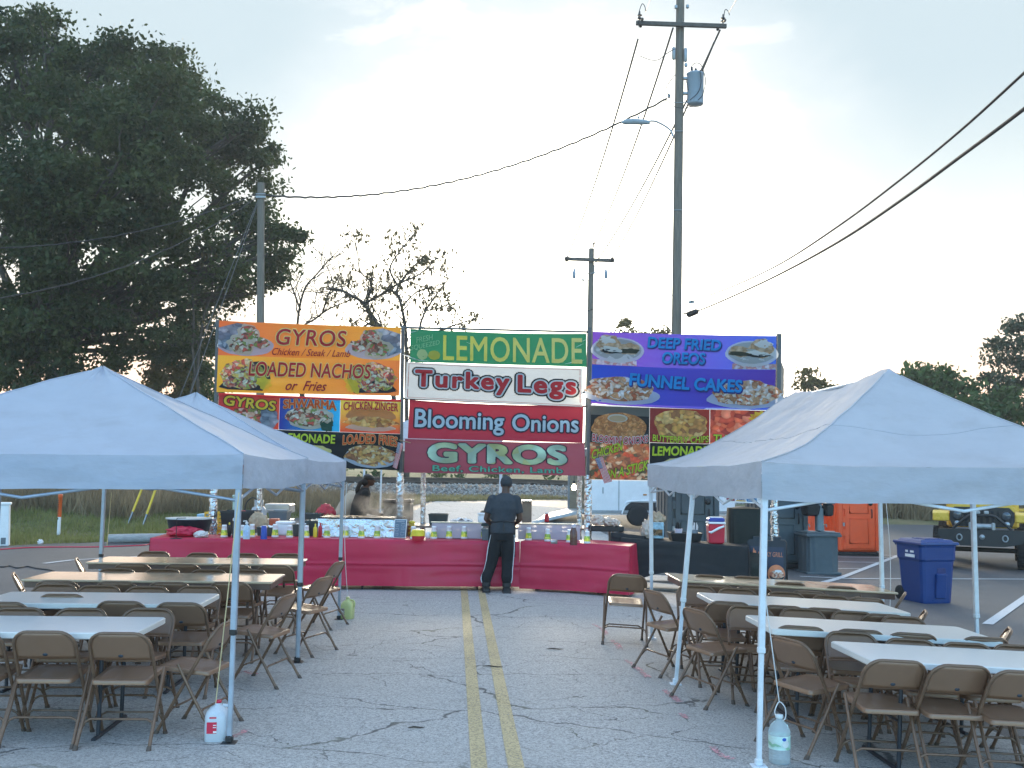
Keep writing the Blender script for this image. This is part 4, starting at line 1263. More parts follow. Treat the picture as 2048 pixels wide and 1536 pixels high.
class Banner:
    def __init__(s, name, label, tl, tr, br, bl, base, amp=.012, sagb=0.0, sagt=.01, dy=0.0, cat='banner', seed=0.0, Yf=None):
        Yf = Yf or Yb
        s.c = [P(u, v, Yf(u) + dy) for u, v in (tl, tr, br, bl)]
        s.amp, s.sagb, s.sagt, s.seed = amp * 1.5, sagb, sagt, seed
        s.w = (s.c[1] - s.c[0]).length; s.h = (s.c[3] - s.c[0]).length
        s.nrm = (s.c[1] - s.c[0]).cross(s.c[3] - s.c[0]).normalized()
        if s.nrm.y > 0: s.nrm = -s.nrm
        s.t = thing(name, label, cat, s.c[0])
        m = MB(); m.grid(lambda a, b: s.pt(a, b, 0), max(4, int(s.w / .06)), max(3, int(s.h / .05)))
        m.build('cloth', base, s.t, world=True, fix=False)
    def pt(s, a, b, d=0.0):
        p = s.c[0].lerp(s.c[1], a).lerp(s.c[3].lerp(s.c[2], a), b)
        k = 4 * a * (1 - a)
        p = p + Vector((0, 0, -k * (s.sagt * (1 - b) + s.sagb * b)))
        x, z = a * s.w, b * s.h
        w = s.amp * (noise.noise(Vector((x * .5, z * 6.5, s.seed))) + .5 * noise.noise(Vector((x * 1.1, z * 14, s.seed + 3))) + .8 * noise.noise(Vector((x * 1.3 + z, z * 1.6, s.seed + 6))))
        for ca, cb in ((0, 0), (1, 0), (0, 1), (1, 1)):
            dx, dz = (a - ca) * s.w, (b - cb) * s.h
            w += s.amp * .9 * math.exp(-math.hypot(dx, dz) / .35) * noise.noise(Vector((math.atan2(dz, dx) * 4, s.seed, 1)))
        return p + s.nrm * (d + w)
    def rect(s, a0, b0, a1, b1, d, m, name='panel'):
        g = MB(); g.grid(lambda u, v: s.pt(a0 + (a1 - a0) * u, b0 + (b1 - b0) * v, d), max(2, int((a1 - a0) * s.w / .06)), max(2, int((b1 - b0) * s.h / .05)))
        return g.build(name, m, s.t, world=True, fix=False)
    def poly(s, pts, d, m, name='food_picture'):
        n = len(pts)
        ca, cb = sum(p[0] for p in pts) / n, sum(p[1] for p in pts) / n
        v = [(ca, cb)] + list(pts); f = [(0, i + 1, (i + 1) % n + 1) for i in range(n)]
        vv, ff = split_tris([(a * s.w, b * s.h) for a, b in v], f, .14)
        return MB().add([s.pt(a / s.w, b / s.h, d) for a, b in vv], ff, True).build(name, m, s.t, world=True, fix=False)
    def blob(s, ca, cb, ra, rb, d, m, irr=.08, rot=0.0, name='food_picture', n=26, sd=0, a0=0, a1=360):
        q = []
        for i in range(n + (0 if a1 - a0 >= 360 else 1)):
            t = R(a0 + (a1 - a0) * i / n)
            k = 1 + irr * noise.noise(Vector((math.cos(t) * 2.3, math.sin(t) * 2.3, sd + ca * 7))) * 2
            x, y = math.cos(t) * ra * s.w * k, math.sin(t) * rb * s.h * k
            q.append((ca + (x * math.cos(rot) - y * math.sin(rot)) / s.w, cb + (x * math.sin(rot) + y * math.cos(rot)) / s.h))
        return s.poly(q, d, m, name)
    def text(s, st, a0, b0, a1, b1, d, m, shear=0.0, bold=0.0, outs=(), space=1.0, arch=0.0, rise=0.0, jig=0.0, drop=(0, 0)):
        v0, f0 = text_tris(st, shear, 0.0, space)
        x0, x1 = min(p[0] for p in v0) - bold, max(p[0] for p in v0) + bold; y0, y1 = min(p[1] for p in v0) - bold, max(p[1] for p in v0) + bold
        def lay(off, mm, dd, sh=(0, 0)):
            # a heavier stroke is the same letter laid down again all round itself, each copy a hair in front of the last
            n = 0 if off < .002 else (8 if off < .04 else 14)
            M_ = MB()
            for j in range(n + 1):
                ox, oy = (0, 0) if j == n else (off * math.cos(2 * math.pi * j / n), off * math.sin(2 * math.pi * j / n))
                one(M_, ox, oy, mm, dd + j * .00015, sh)
            M_.build('lettering', mm, s.t, world=True, fix=False)
        def one(M_, ox, oy, mm, dd, sh):
            q = []
            for x, y in v0:
                x, y = x + ox, y + oy
                tx, ty = (x - x0) / (x1 - x0), (y - y0) / (y1 - y0)
                a = a0 + (a1 - a0) * tx + sh[0]
                b = b1 - (b1 - b0) * ty + sh[1] - rise * (tx - .5) - arch * (1 - (2 * tx - 1) ** 2)
                if jig: b += jig * noise.noise(Vector((x * 1.7, 0, 1)))
                q.append((a * s.w, b * s.h))
            q, f = split_tris(q, f0, .10)
            M_.add([s.pt(a / s.w, b / s.h, dd) for a, b in q], f, True)
        for i, (o, mm) in enumerate(outs):
            lay(bold + o, mm, d + .003 * i, drop if i == len(outs) - 1 and drop != (0, 0) else (0, 0))
        lay(bold, m, d + .003 * len(outs) + .001)
C = printed
RED, DRED, YEL, LYEL, ORA, BLK, WHT, LIME, CYAN, NAVY, PURP, GRN, MINT = (C('red', (.62, .035, .045)), C('dark_red', (.36, .02, .045)), C('yellow', (.80, .60, .05)), C('pale_yellow', (.82, .72, .28)), C('orange', (.75, .24, .045)), C('black', (.012, .014, .018)),
    C('white', (.74, .74, .74)), C('lime', (.62, .72, .06)), C('bright_blue', (.02, .36, .82)), C('navy', (.03, .05, .25)), C('purple', (.13, .06, .42)), C('green', (.02, .17, .085)), C('mint', (.16, .58, .42)))
PLATE, PLATE2, FOIL, CRM, BREAD, PAN = C('plate', (.50, .54, .62)), C('white_plate', (.66, .66, .64)), food('foil', [(.14, .18, .24), (.25, .31, .38), (.38, .45, .52), (.18, .23, .3)], 9), C('pita', (.62, .52, .40)), C('bun', (.50, .25, .09)), C('pan', (.03, .035, .04))
F_GYRO = food('gyro', [(.35, .13, .07), (.62, .52, .42), (.16, .07, .04), (.55, .10, .07), (.55, .42, .28), (.22, .28, .07), (.68, .62, .52)], 17)
F_NACHO = food('nachos', [(.72, .50, .10), (.55, .10, .06), (.66, .58, .36), (.22, .08, .06), (.36, .38, .08), (.60, .22, .16), (.70, .66, .5)], 18)
F_FRIES = food('fries', [(.62, .34, .10), (.68, .45, .18), (.30, .12, .05), (.70, .58, .38), (.45, .2, .07)], 16)
F_FUN = food('funnel', [(.55, .30, .15), (.66, .56, .48), (.70, .66, .64), (.36, .17, .08), (.62, .42, .28), (.45, .12, .05)], 15)
F_ONION = food('onion', [(.58, .24, .07), (.50, .19, .055), (.64, .30, .11), (.40, .14, .04)], 19)
F_CHIPS = food('chips', [(.66, .38, .09), (.72, .50, .18), (.34, .15, .05), (.55, .28, .08)], 11)
F_TURK = food('turkey', [(.45, .07, .035), (.58, .13, .06), (.25, .03, .02), (.62, .2, .12)], 8)
F_KEB = food('kebab', [(.42, .16, .07), (.22, .08, .04), (.50, .09, .04), (.5, .25, .12), (.10, .09, .05), (.36, .14, .06), (.56, .40, .26)], 13)
F_COOK = food('cookie', [(.52, .34, .2), (.6, .44, .3), (.46, .28, .15)], 12)

# ---- left tower, upper banner
B = Banner('food_banner', 'orange and yellow banner, top left of the stand, offering gyros and loaded nachos', (438.5, 641), (802, 655), (798.5, 792), (433, 784), C('base_orange', (.7, .35, .05)), seed=1, amp=.013)
B.rect(.0, .0, 1, .485, .003, grad('sunset', (.85, .23, .06), (.88, .52, .05)))
B.rect(.0, .485, 1, 1, .003, grad('sunset_back', (.90, .62, .05), (.85, .30, .06)))
for k in (0, 1):
    q = (lambda x: x) if k == 0 else (lambda x: 1 - x)
    B.blob(q(.15), .335, .155, .145, .008, PLATE, .03, 0); B.poly([(q(x), y) for x, y in ((.0, .10), (.10, .02), (.16, .05), (.12, .25), (.07, .43), (.0, .36))], .011, FOIL)
    B.blob(q(.12), .33, .075, .13, .014, CRM, .12, .3 if k == 0 else -.3); B.blob(q(.125), .33, .058, .105, .017, F_GYRO, .2, sd=k); B.blob(q(.165), .165, .062, .125, .017, CRM, .12, .5 if k == 0 else -.5); B.blob(q(.165), .15, .05, .10, .020, F_GYRO, .15, sd=k + 2); B.blob(q(.225), .29, .05, .09, .017, F_GYRO, .2, sd=k + 4)
    B.poly([(q(x), y) for x, y in ((.01, .93), (.06, .96), (.25, .97), (.29, .80), (.28, .62), (.24, .55), (.2, .56), (.1, .7))], .008, PAN)
    B.blob(q(.14), .745, .12, .205, .012, F_NACHO, .14, sd=k + 6); B.blob(q(.26), .86, .045, .09, .014, YEL, .3, .8, sd=k)
OY = [(.05, YEL)]
B.text('GYROS', .315, .075, .70, .31, .022, RED, .12, .012, [(.045, LYEL)], 1.05, rise=.0)
B.text('Chicken / Steak / Lamb', .295, .355, .725, .455, .020, DRED, .42, .004)
B.text('LOADED NACHOS', .17, .555, .84, .765, .022, RED, .12, .018, [(.045, LYEL)], 1.0)
B.text('or  Fries', .375, .815, .60, .955, .020, DRED, .45, .012)
# ---- left tower, menu banner
B = Banner('menu_banner', 'menu banner of food pictures on the left tower, partly hidden by the left tents', (437.6, 786), (802, 799), (799, 941), (431, 926), WHT, seed=2, amp=.012)
B.rect(0, .49, 1, 1, .004, BLK)
for i, (c0, c1) in enumerate((((.45, .03, .03), (.60, .06, .03)), ((.02, .03, .30), (.02, .42, .75)), ((.62, .05, .03), (.82, .66, .08)))):
    B.rect(i / 3 + .001, .02, (i + 1) / 3 - .001, .485, .004, grad('cell%d' % i, c0, c1, 0 if i != 2 else 2))
B.rect(0, 0, 1, .035, .010, RED)
B.blob(.19, .32, .12, .15, .010, F_GYRO, .15); B.blob(.28, .33, .05, .15, .013, FOIL, .2)
B.text('GYROS', .03, .05, .315, .20, .018, YEL, .1, .03, [(.05, BLK)], rise=-.06)
B.blob(.5, .30, .135, .165, .010, CRM, .06); B.blob(.485, .28, .11, .14, .013, F_GYRO, .1, sd=3); B.blob(.6, .38, .035, .10, .013, C('herb', (.03, .10, .07)), .3)
B.text('SHWARMA', .355, .055, .645, .185, .018, C('bright_red', (.74, .12, .03)), .0, .025, [(.045, C('peach', (.78, .5, .2)))], arch=.02)
B.blob(.835, .24, .135, .12, .010, BREAD, .05); B.blob(.835, .33, .14, .08, .013, F_CHIPS, .15); B.blob(.835, .41, .135, .055, .011, CRM, .06)
B.text('CHICKEN ZINGER', .685, .06, .985, .175, .018, RED, .05, .012, [(.04, C('peach', (.78, .5, .2)))], arch=.015)
B.text('LEMONADE', .36, .53, .645, .66, .016, LIME, .05, .03)
B.blob(.5, .80, .13, .12, .010, LYEL, .1); B.blob(.16, .74, .14, .2, .010, F_TURK, .1)
B.blob(.845, .83, .15, .15, .010, PLATE, .03); B.blob(.845, .80, .14, .15, .013, F_FRIES, .12)
B.text('LOADED FRIES', .685, .535, .985, .67, .018, C('bright_red', (.74, .12, .03)), .05, .018, [(.045, C('peach', (.78, .5, .2)))], arch=.03)
# ---- middle tower
def outline_frame(B, i, w, d, m):
    for a0, b0, a1, b1 in ((i, i * 3, 1 - i, i * 3 + w * 3), (i, 1 - i * 3 - w * 3, 1 - i, 1 - i * 3), (i, i * 3 + w * 3, i + w, 1 - i * 3 - w * 3), (1 - i - w, i * 3 + w * 3, 1 - i, 1 - i * 3 - w * 3)):
        B.rect(a0, b0, a1, b1, d, m, 'border')
B = Banner('lemonade_banner', 'torn green banner reading lemonade at the top of the middle', (821, 657.5), (1173, 667), (1173, 734), (820, 724), GRN, seed=3, amp=.014, sagt=.03)
FADE = grad('faded_yellow', (.92, .80, .14), (.86, .76, .30))
B.text('LEMONADE', .185, .13, .975, .92, .012, FADE, 0, .012, (), 1.06)
PALE = C('pale_green_print', (.40, .55, .34))
B.text('FRESH', .035, .19, .125, .36, .012, PALE, 0, .0, rise=.12); B.text('SQUEEZED', .005, .40, .165, .57, .012, PALE, 0, .0, rise=.22)
B.blob(.068, .76, .03, .16, .010, C('lemon', (.62, .62, .30)), .04); B.blob(.135, .77, .034, .14, .011, C('lemon_peel', (.66, .50, .08)), .06)
for (a, b, r) in ((.01, .10, .03), (.0, .85, .05), (.05, .93, .04), (.93, .86, .04), (.96, .36, .02), (.33, .36, .012), (.36, .2, .006), (.99, .2, .015)):
    B.blob(a, b, r, r * .35, .009, WHT, .5, random.uniform(-.5, .5), 'tear')
B = Banner('turkey_legs_banner', 'white banner with red turkey legs lettering in the middle tower', (813.5, 724), (1164.6, 736.5), (1165, 814), (810, 797), C('aged_white', (.50, .52, .53)), seed=4, amp=.009)
outline_frame(B, .012, .003, .004, DRED)
for st, a0, a1 in (('Turkey', .05, .585), ('Legs', .63, .965)):
    lo = .86 if st == 'Legs' else .84
    B.text(st, a0, .19 if st == 'Turkey' else .22, a1, .80 if st == 'Turkey' else .84, .010, RED, 0, .040, [(.12, BLK), (.06, WHT)], 1.22)
# slab feet and heads so the heavy letters carry serifs
for a, b, w in ((.085, .60, .075), (.195, .60, .03), (.245, .60, .04), (.335, .60, .035), (.40, .60, .035), (.66, .605, .07), (.082, .215, .10)):
    pass
B = Banner('blooming_onions_banner', 'crimson banner with white blooming onions lettering', (819, 799.5), (1167, 811), (1165.6, 886), (815.6, 876.5), grad('crimson', (.20, .016, .04), (.30, .016, .03), 2), seed=5, amp=.009, sagt=.03)
B.text('Blooming', .035, .22, .545, .86, .012, C('bluish_white', (.62, .70, .76)), 0, .02, [(.06, C('ink', (.02, .025, .05)))], 1.0)
B.text('Onions', .59, .25, .975, .73, .012, C('bluish_white', (.62, .70, .76)), 0, .02, [(.06, C('ink', (.02, .025, .05)))], 1.0)
B = Banner('gyros_banner', 'faded maroon banner at the bottom of the middle, gyros above three meats', (810, 877.5), (1169, 886), (1171, 951.5), (808, 945), grad('maroon', (.17, .04, .07), (.19, .05, .08)), seed=6, amp=.010, dy=.03)
B.text('GYROS', .125, .07, .90, .70, .010, food('faded_cream', [(.55, .63, .40), (.52, .64, .50), (.60, .60, .28)], 3), 0, .055, [(.03, C('ink', (.02, .025, .05)))], 1.08)
B.text('Beef, Chicken, Lamb', .155, .76, .875, .97, .010, MINT, 0, .02, [(.03, BLK)], 1.05)
# ---- right tower
B = Banner('dessert_banner', 'purple and blue banner at the top right with two rows of sweet fried cakes', (1186, 663), (1553, 672), (1549.6, 820), (1182, 807), grad('violet', (.16, .05, .42), (.03, .10, .55)), seed=7, amp=.012, sagb=.03)
B.rect(.0, .46, 1, .97, .003, grad('violet_back', (.02, .10, .60), (.16, .05, .40)))
for k in (0, 1):
    q = (lambda x: x) if k == 0 else (lambda x: 1 - x)
    B.rect(min(q(.0), q(.24)), .38, max(q(.0), q(.24)), .455, .005, food('gingham', [(.6, .3, .24), (.65, .55, .5)], 14))
    B.blob(q(.135), .245, .145, .175, .008, PLATE2, .02); B.blob(q(.135), .235, .13, .145, .010, C('plate_well', (.44, .45, .42)), .02)
    B.blob(q(.085), .17, .065, .13, .013, F_COOK, .12); B.blob(q(.10), .235, .055, .035, .016, C('cream_fill', (.7, .7, .68)), .2, .1); B.blob(q(.10), .265, .06, .03, .015, BLK, .15); B.blob(q(.2), .22, .06, .08, .012, F_COOK, .12); B.blob(q(.205), .25, .055, .035, .015, C('dark_cookie', (.05, .05, .03)), .2); B.blob(q(.07), .11, .04, .05, .016, WHT, .35)
    B.blob(q(.16), .86, .215, .125, .008, PLATE, .03); B.blob(q(.155), .775, .185, .165, .012, F_FUN, .10, sd=k)
SKY = C('sky_letter', (.02, .34, .74))
B.text('DEEP FRIED', .295, .055, .695, .205, .020, SKY, .08, .03, [(.04, NAVY)], 1.0, drop=(.004, .012), rise=-.02)
B.text('OREOS', .375, .245, .61, .405, .020, SKY, .08, .03, [(.04, NAVY)], 1.0, drop=(.004, .012))
B.text('FUNNEL CAKES', .20, .575, .815, .75, .022, SKY, .08, .035, [(.04, NAVY)], 1.0, arch=-.0, rise=-.05, drop=(.004, .012))
B = Banner('menu_banner', 'menu banner of food pictures on the right tower, partly hidden by the right tent', (1182, 808), (1548.5, 819), (1548, 966), (1178.5, 960), WHT, seed=8, amp=.008)
B.rect(0, .02, .318, .505, .002, BLK); B.rect(.322, .49, 1, .99, .002, BLK)
B.rect(.32, .02, .645, .485, .004, grad('dusky', (.16, .02, .02), (.25, .03, .02))); B.rect(.648, .02, 1, .485, .004, F_TURK); B.rect(0, .505, .32, .99, .004, F_KEB); B.rect(.0, .02, .318, .14, .004, C('dusk_grey', (.16, .15, .13)))
B.blob(.155, .30, .15, .20, .010, F_ONION, .04); B.blob(.145, .175, .055, .055, .013, C('dip_cup', (.62, .58, .5)), .02); B.blob(.145, .18, .046, .04, .015, C('dip', (.55, .4, .25)), .02)
B.text("BLOOMIN' ONIONS", .01, .385, .31, .485, .018, RED, .05, .02, [(.06, WHT)], arch=-.035)
B.blob(.485, .24, .15, .22, .010, F_CHIPS, .08)
B.text('BUTTERFLY CHIPS', .335, .375, .64, .465, .018, LIME, .08, .015, [(.03, BLK)], arch=-.02)
B.text('TURKEY LEG', .665, .365, .985, .47, .018, LIME, .05, .03, [(.04, BLK)], rise=-.02)
star = []
for i in range(24):
    q = 2 * math.pi * i / 24; r = 1 if i % 2 == 0 else .74
    star.append((.93 + .075 * r * math.cos(q), .13 + .115 * r * math.sin(q)))
B.poly(star, .010, YEL, 'starburst')
B.text('Smoked', .875, .075, .985, .125, .018, ORA, .3, .01); B.text('Daily', .89, .14, .97, .19, .018, ORA, .3, .01)
B.text('CHICKEN', .01, .545, .175, .665, .016, LIME, .15, .02, [(.035, BLK)], rise=.13); B.text('ON A STICK', .075, .80, .315, .93, .016, LIME, .15, .02, [(.035, BLK)], rise=.16)
B.text('LEMONADE', .335, .525, .64, .655, .016, LIME, .05, .035, rise=.02); B.blob(.5, .82, .12, .15, .010, LYEL, .1); B.blob(.82, .75, .15, .2, .010, F_FRIES, .1)
# back of another banner peeping past the right post
B = Banner('spare_banner', 'dull grey back of another banner peeping out past the right banner post', (1545, 676), (1569, 738), (1566, 830), (1545, 830), C('dull_grey_back', (.20, .21, .21)), seed=12, amp=.02, dy=.5)

# ------------------------------------------------------------------ banner posts
M_PERF = mat('dark_perforated_steel', (.10, .105, .11), .55, .6, var=.3)
M_FOIL = mat('crumpled_foil', (.66, .68, .70), .22, 1.0, var=.12, bump=1.0, bscale=26)
def foil_tube(name, a, b, r, parent, amp=.3, n=14, fr=13):
    a, b = Vector(a), Vector(b); ln = (b - a).length; k = max(6, int(ln / .03))
    q = (b - a).normalized().to_track_quat('Z', 'Y').to_matrix()
    sd = random.uniform(0, 90)
    vs = []
    for j in range(k + 1):
        for i in range(n):
            t = 2 * math.pi * i / n
            rr = r * (1 + amp * noise.noise(Vector((math.cos(t) * 1.6, math.sin(t) * 1.6, j * .03 * fr + sd))) + .5 * amp * noise.noise(Vector((math.cos(t) * 4, math.sin(t) * 4, j * .03 * fr * 2.5 + sd))))
            vs.append(a + q @ Vector((rr * math.cos(t), rr * math.sin(t), ln * j / k)))
    fs = [(j * n + i, j * n + (i + 1) % n, (j + 1) * n + (i + 1) % n, (j + 1) * n + i) for j in range(k) for i in range(n)]
    return MB().add(vs, fs).build(name, M_FOIL, parent, world=True)
def banner_post(label, ut, vt, ub, vfoil, vb, dy=.10, perf=True, w=.055):
    Y = Yb(ut) + dy
    top = P(ut, vt, Y); bot = P(ub, vb, Y); bot = Vector((bot.x, bot.y, gz(bot.x, bot.y)))
    t = thing('banner_post', label, 'post', bot, group='posts holding up the banners')
    m = MB()
    d = top - bot
    q = d.normalized().to_track_quat('Z', 'Y').to_matrix()
    if perf:
        for s_ in (-1, 1): m.box((top + bot) / 2 + q @ Vector((s_ * w * .4, 0, 0)), (w * .22, w, d.length), rot=q)
        z = .02
        while z < d.length:
            m.box(bot + d * (z / d.length), (w * .57, w * .9, .028), rot=q); z += .058
    else: m.tube([bot, top], w / 2, 10)
    m.build('post', M_PERF if perf else M_GALV, t, world=True)
    fa = P(ub, vfoil, Y)
    foil_tube('foil_wrap', bot + Vector((0, 0, .3)), fa, .062, t)
    return t
banner_post('left banner post, foil wrapped below the orange banner', 436, 640, 427, 960, 1085)
banner_post('banner post between the orange and the green banner, foil on its lower half', 806, 652, 800, 945, 1090)
banner_post('banner post right of the green banner, wrapped in bright foil below', 1179, 655, 1176, 950, 1090)
banner_post('rightmost banner post, foil wrapped, beside the purple banner', 1558, 668, 1549, 985, 1100, w=.075)
for lab, u, vt, vb in (('thin foil wrapped back post behind the counter, left of the gas cylinder', 519, 965, 1050), ('thin foil wrapped back post between the black bins behind the counter', 846.5, 946, 1046), ('thin foil wrapped back post in front of the trailer ramp', 1159, 950, 1060)):
    Y = 18.6
    top, bot = P(u, vt, Y), P(u, vb, Y); bot = on(bot.x, bot.y)
    t = thing('back_post', lab, 'post', bot, group='foil wrapped posts behind the counter')
    MB().tube([bot, top], .022, 8).build('post', M_GALV, t, world=True)
    foil_tube('foil_wrap', bot + Vector((0, 0, .5)), top, .045, t)
for lab, pts in (('top rail of the middle banners', ((806, 655), (1179, 664))), ('rail under the white turkey banner', ((806, 797), (1179, 813))), ('rail behind the bottom of the left menu banner', ((430, 790), (806, 803)))):
    a, b = P(*pts[0], Yb(pts[0][0]) + .2), P(*pts[1], Yb(pts[1][0]) + .2)
    o = MB().tube([Vector((0, 0, 0)), b - a], .018, 8).build('banner_rail', M_PERF); o.location = a
    tag(o, lab + ', thin dark steel', 'rail', 'rails holding the banners')
# flags
M_FLAGPOLE = mat('flag_stick', (.25, .16, .08), .5)
def flag(label, tl, fly, drop, Y, lean):
    a = P(*tl, Y)
    t = thing('small_flag', label, 'flag', a, group='small striped flags on the posts')
    du, dv = P(tl[0] + fly[0], tl[1] + fly[1], Y) - a, P(tl[0] + drop[0], tl[1] + drop[1], Y) - a
    def pt(u, v, o=0): return a + du * u + dv * v + Vector((0, -.02 * math.sin(v * 5 + u * 3) - o, 0))
    for k in range(13):
        m = MB(); m.grid(lambda u, v, k=k: pt((k + u) / 13, v), 1, 12)
        m.build('stripe', RED if k % 2 == 0 else WHT, t, world=True, fix=False)
    m = MB(); m.grid(lambda u, v: pt(u * .54, v * .42, .004), 6, 6); cn = m.build('canton', NAVY, t, world=True, fix=False)
    m = MB()
    for j in range(9):
        for i in range(6 if j % 2 == 0 else 5):
            c = pt(.54 * ((i + (.5 if j % 2 == 0 else 1)) / 6), .42 * (j + .6) / 9.4, .008)
            r = .009
            m.add([c] + [c + Vector((math.sin(q) * rr, 0, math.cos(q) * rr)) for q, rr in ((2 * math.pi * s_ / 10, r if s_ % 2 == 0 else r * .45) for s_ in range(10))], [(0, s_ + 1, (s_ + 1) % 10 + 1) for s_ in range(10)])
    m.build('stars', WHT, t, world=True, fix=False)
    MB().tube([pt(0, -.08, -.01), pt(1, -.05, -.01) + Vector((.12, 0, .0))], .008, 6).build('stick', M_FLAGPOLE, t, world=True)
flag('small stars and stripes flag hanging on the post left of the middle banners', (797, 884), (9, 4), (-12, 50), 16.9, 0)
flag('small stars and stripes flag hanging over the right menu banner', (1190, 917), (15, -4), (19, 50), 16.85, 0)
# bulbs
M_BULB = mat('lit_bulb', (1.0, .80, .52), .3, emit=9, var=0)
def bulb(label, u, v, Y, r, em=True):
    p = P(u, v, Y)
    t = thing('light_bulb', label, 'light bulb', p)
    MB().lathe([(.0, -r * 1.3), (r * .7, -r * 1.05), (r, -.3 * r), (r * .85, .35 * r), (r * .4, r), (r * .35, 1.2 * r)], 14).build('glass', M_BULB, t)
    m = MB().lathe([(r * .45, 1.1 * r), (r * .45, 2.2 * r), (r * .3, 2.4 * r), (.006, 2.6 * r), (.006, 5 * r)], 10).build('socket', M_COLLAR, t)
bulb('lit bulb hanging in the open end of the white trailer', 1148, 974, 20.5, .05)
bulb('small lit bulb glowing at the right edge of the turkey banner', 1167.5, 793, 16.95, .035)
# ================================================================== THE COUNTER
M_CLOTH = mat('crimson_vinyl', (.50, .020, .062), .42, var=.08, vscale=1.5, bump=.3, bscale=4, stain=(.40, .018, .055), stain_amt=.3, stain_scale=2.5, coat=0, spec=.35)
M_BLKCLOTH = mat('black_cloth', (.014, .016, .018), .8, var=.3, bump=.3, bscale=10)
CT = .765
def tcloth(name, label, a, b, depth, ztop, zbot, m, fold=None, seed=0, wav=.034, end_l=True, end_r=True, skew=0.0, cat='tablecloth', botf=None):
    a, b = Vector((a[0], a[1], 0)), Vector((b[0], b[1], 0))
    d = (b - a); ln = d.length; d.normalize(); n = Vector((-d.y, d.x, 0))
    t0 = on(a.x, a.y)
    def pt(s, k):                                        # k: distance along the cloth from its back edge over the top and down the front
        x, y = a.x + d.x * s, a.y + d.y * s
        g = gz(x, y)
        sag = .012 * noise.noise(Vector((s * 1.4, k, seed)))
        if k <= depth:
            e = depth - k
            return Vector((x, y, g + ztop + sag * .6 + .006 * noise.noise(Vector((s * 4, k * 4, seed))))) + n * e
        h = k - depth
        zb = zbot + (botf(s / ln) if botf else 0)
        H = ztop - zb
        f = min(h / (ztop - zbot), 1.0)
        w = wav * (noise.noise(Vector((s * 1.1, f * 1.2, seed + 2))) * (.3 + f) + .35 * noise.noise(Vector((s * 4.2, f * 1.0, seed + 5))) * f + .3 * noise.noise(Vector((s * 1.5, f * 6, seed + 8))))
        if fold:
            w += .012 * math.exp(-((f - fold) / .025) ** 2) - .009 * math.exp(-((f - fold - .05) / .03) ** 2)
            for fs in range(1, int(ln)): w += .017 * math.exp(-((s - fs * 1.02 + .2) / .02) ** 2) * f
        out = .012 * min(h / .04, 1) + .05 * f
        return Vector((x, y, g + ztop - f * H + (sag * .6 if h < .02 else 0))) - n * (out + w)
    M = MB()
    ks = list(np.linspace(0, depth, 10)) + [depth + .006, depth + .02] + list(np.linspace(depth + .05, depth + ztop - zbot, 40))
    ss = np.linspace(0, ln, int(ln / .05))
    vs = [pt(s, k) - t0 for k in ks for s in ss]
    N_ = len(ss)
    M.add(vs, [(j * N_ + i, j * N_ + i + 1, (j + 1) * N_ + i + 1, (j + 1) * N_ + i) for j in range(len(ks) - 1) for i in range(N_ - 1)], True)
    for en, s, q in ((end_l, 0, -1), (end_r, ln, 1)):
        if not en: continue
        def ep(u, v, s=s, q=q):
            p = pt(s, depth * (1 - u) if True else 0)
            f = v
            w = wav * noise.noise(Vector((u * 2 + s, f * 2, seed + 11))) * f
            front = pt(s, depth + (ztop - zbot) * f)
            base = pt(s, depth * (1 - u))
            p = Vector((base.x, base.y, 0)) + d * q * (.004 + (.05 * f + w) * min(1, u * 5))
            off = (front - Vector((a.x + d.x * s, a.y + d.y * s, front.z))) * (1 - u) ** 3
            return Vector((p.x + off.x, p.y + off.y, base.z - (base.z - front.z) * f)) - t0
        M.grid(ep, 14, 24)
    if 'red' in name:                                    # unseen back drop, added to block light from under the counter
        def bk(u, v):
            p = pt(u * ln, 0); return p + n * (.03 + .03 * v + .02 * noise.noise(Vector((u * 9, v * 2, seed + 20))) * v) - Vector((0, 0, v * (ztop - .10))) - t0
        M.grid(bk, 40, 8)
    o = M.build(name, m, fix=False); o.location = t0
    return tag(o, label, cat)
XA, XB, XC = (-5.42, 15.62), (.16, 16.08), (1.82, 15.66)
tcloth('red_tablecloth', 'long crimson vinyl tablecloth over the left and middle of the serving counter', XA, XB, .78, CT, .075, M_CLOTH, .52, 1.3, end_r=False)
tcloth('red_tablecloth', 'short crimson vinyl tablecloth over the angled right end of the counter', (XB[0] + .012, XB[1] - .02), XC, .78, CT + .004, .05, M_CLOTH, .50, 5.1, end_l=False)
tcloth('black_tablecloth', 'black tablecloth over the side table right of the red counter', (1.78, 16.5), (3.72, 16.1), .8, .84, .06, M_BLKCLOTH, None, 7.7, .03, botf=lambda q: .30 * max(0, math.sin(q * 3.6)) * (1 if q < .8 else .2))
tcloth('black_tablecloth', 'black cloth flap thrown over the corner beside the red cloth end', (1.66, 16.86), (2.16, 16.6), .7, .885, .55, M_BLKCLOTH, None, 2.7, .03)
for i, (x, y) in enumerate(((-3.9, 16.16), (-1.4, 16.38), (.98, 16.33))):
    folding_table(('folding table hidden under the left part of the red cloth', 'folding table hidden under the middle of the red cloth', 'folding table hidden under the right end of the red cloth')[i], (x, y), 2.3 if i < 2 else 1.5, False, (.09, .09, -.265)[i])
folding_table('folding table hidden under the black side cloth', (2.75, 16.72), 1.8, False, -.2)
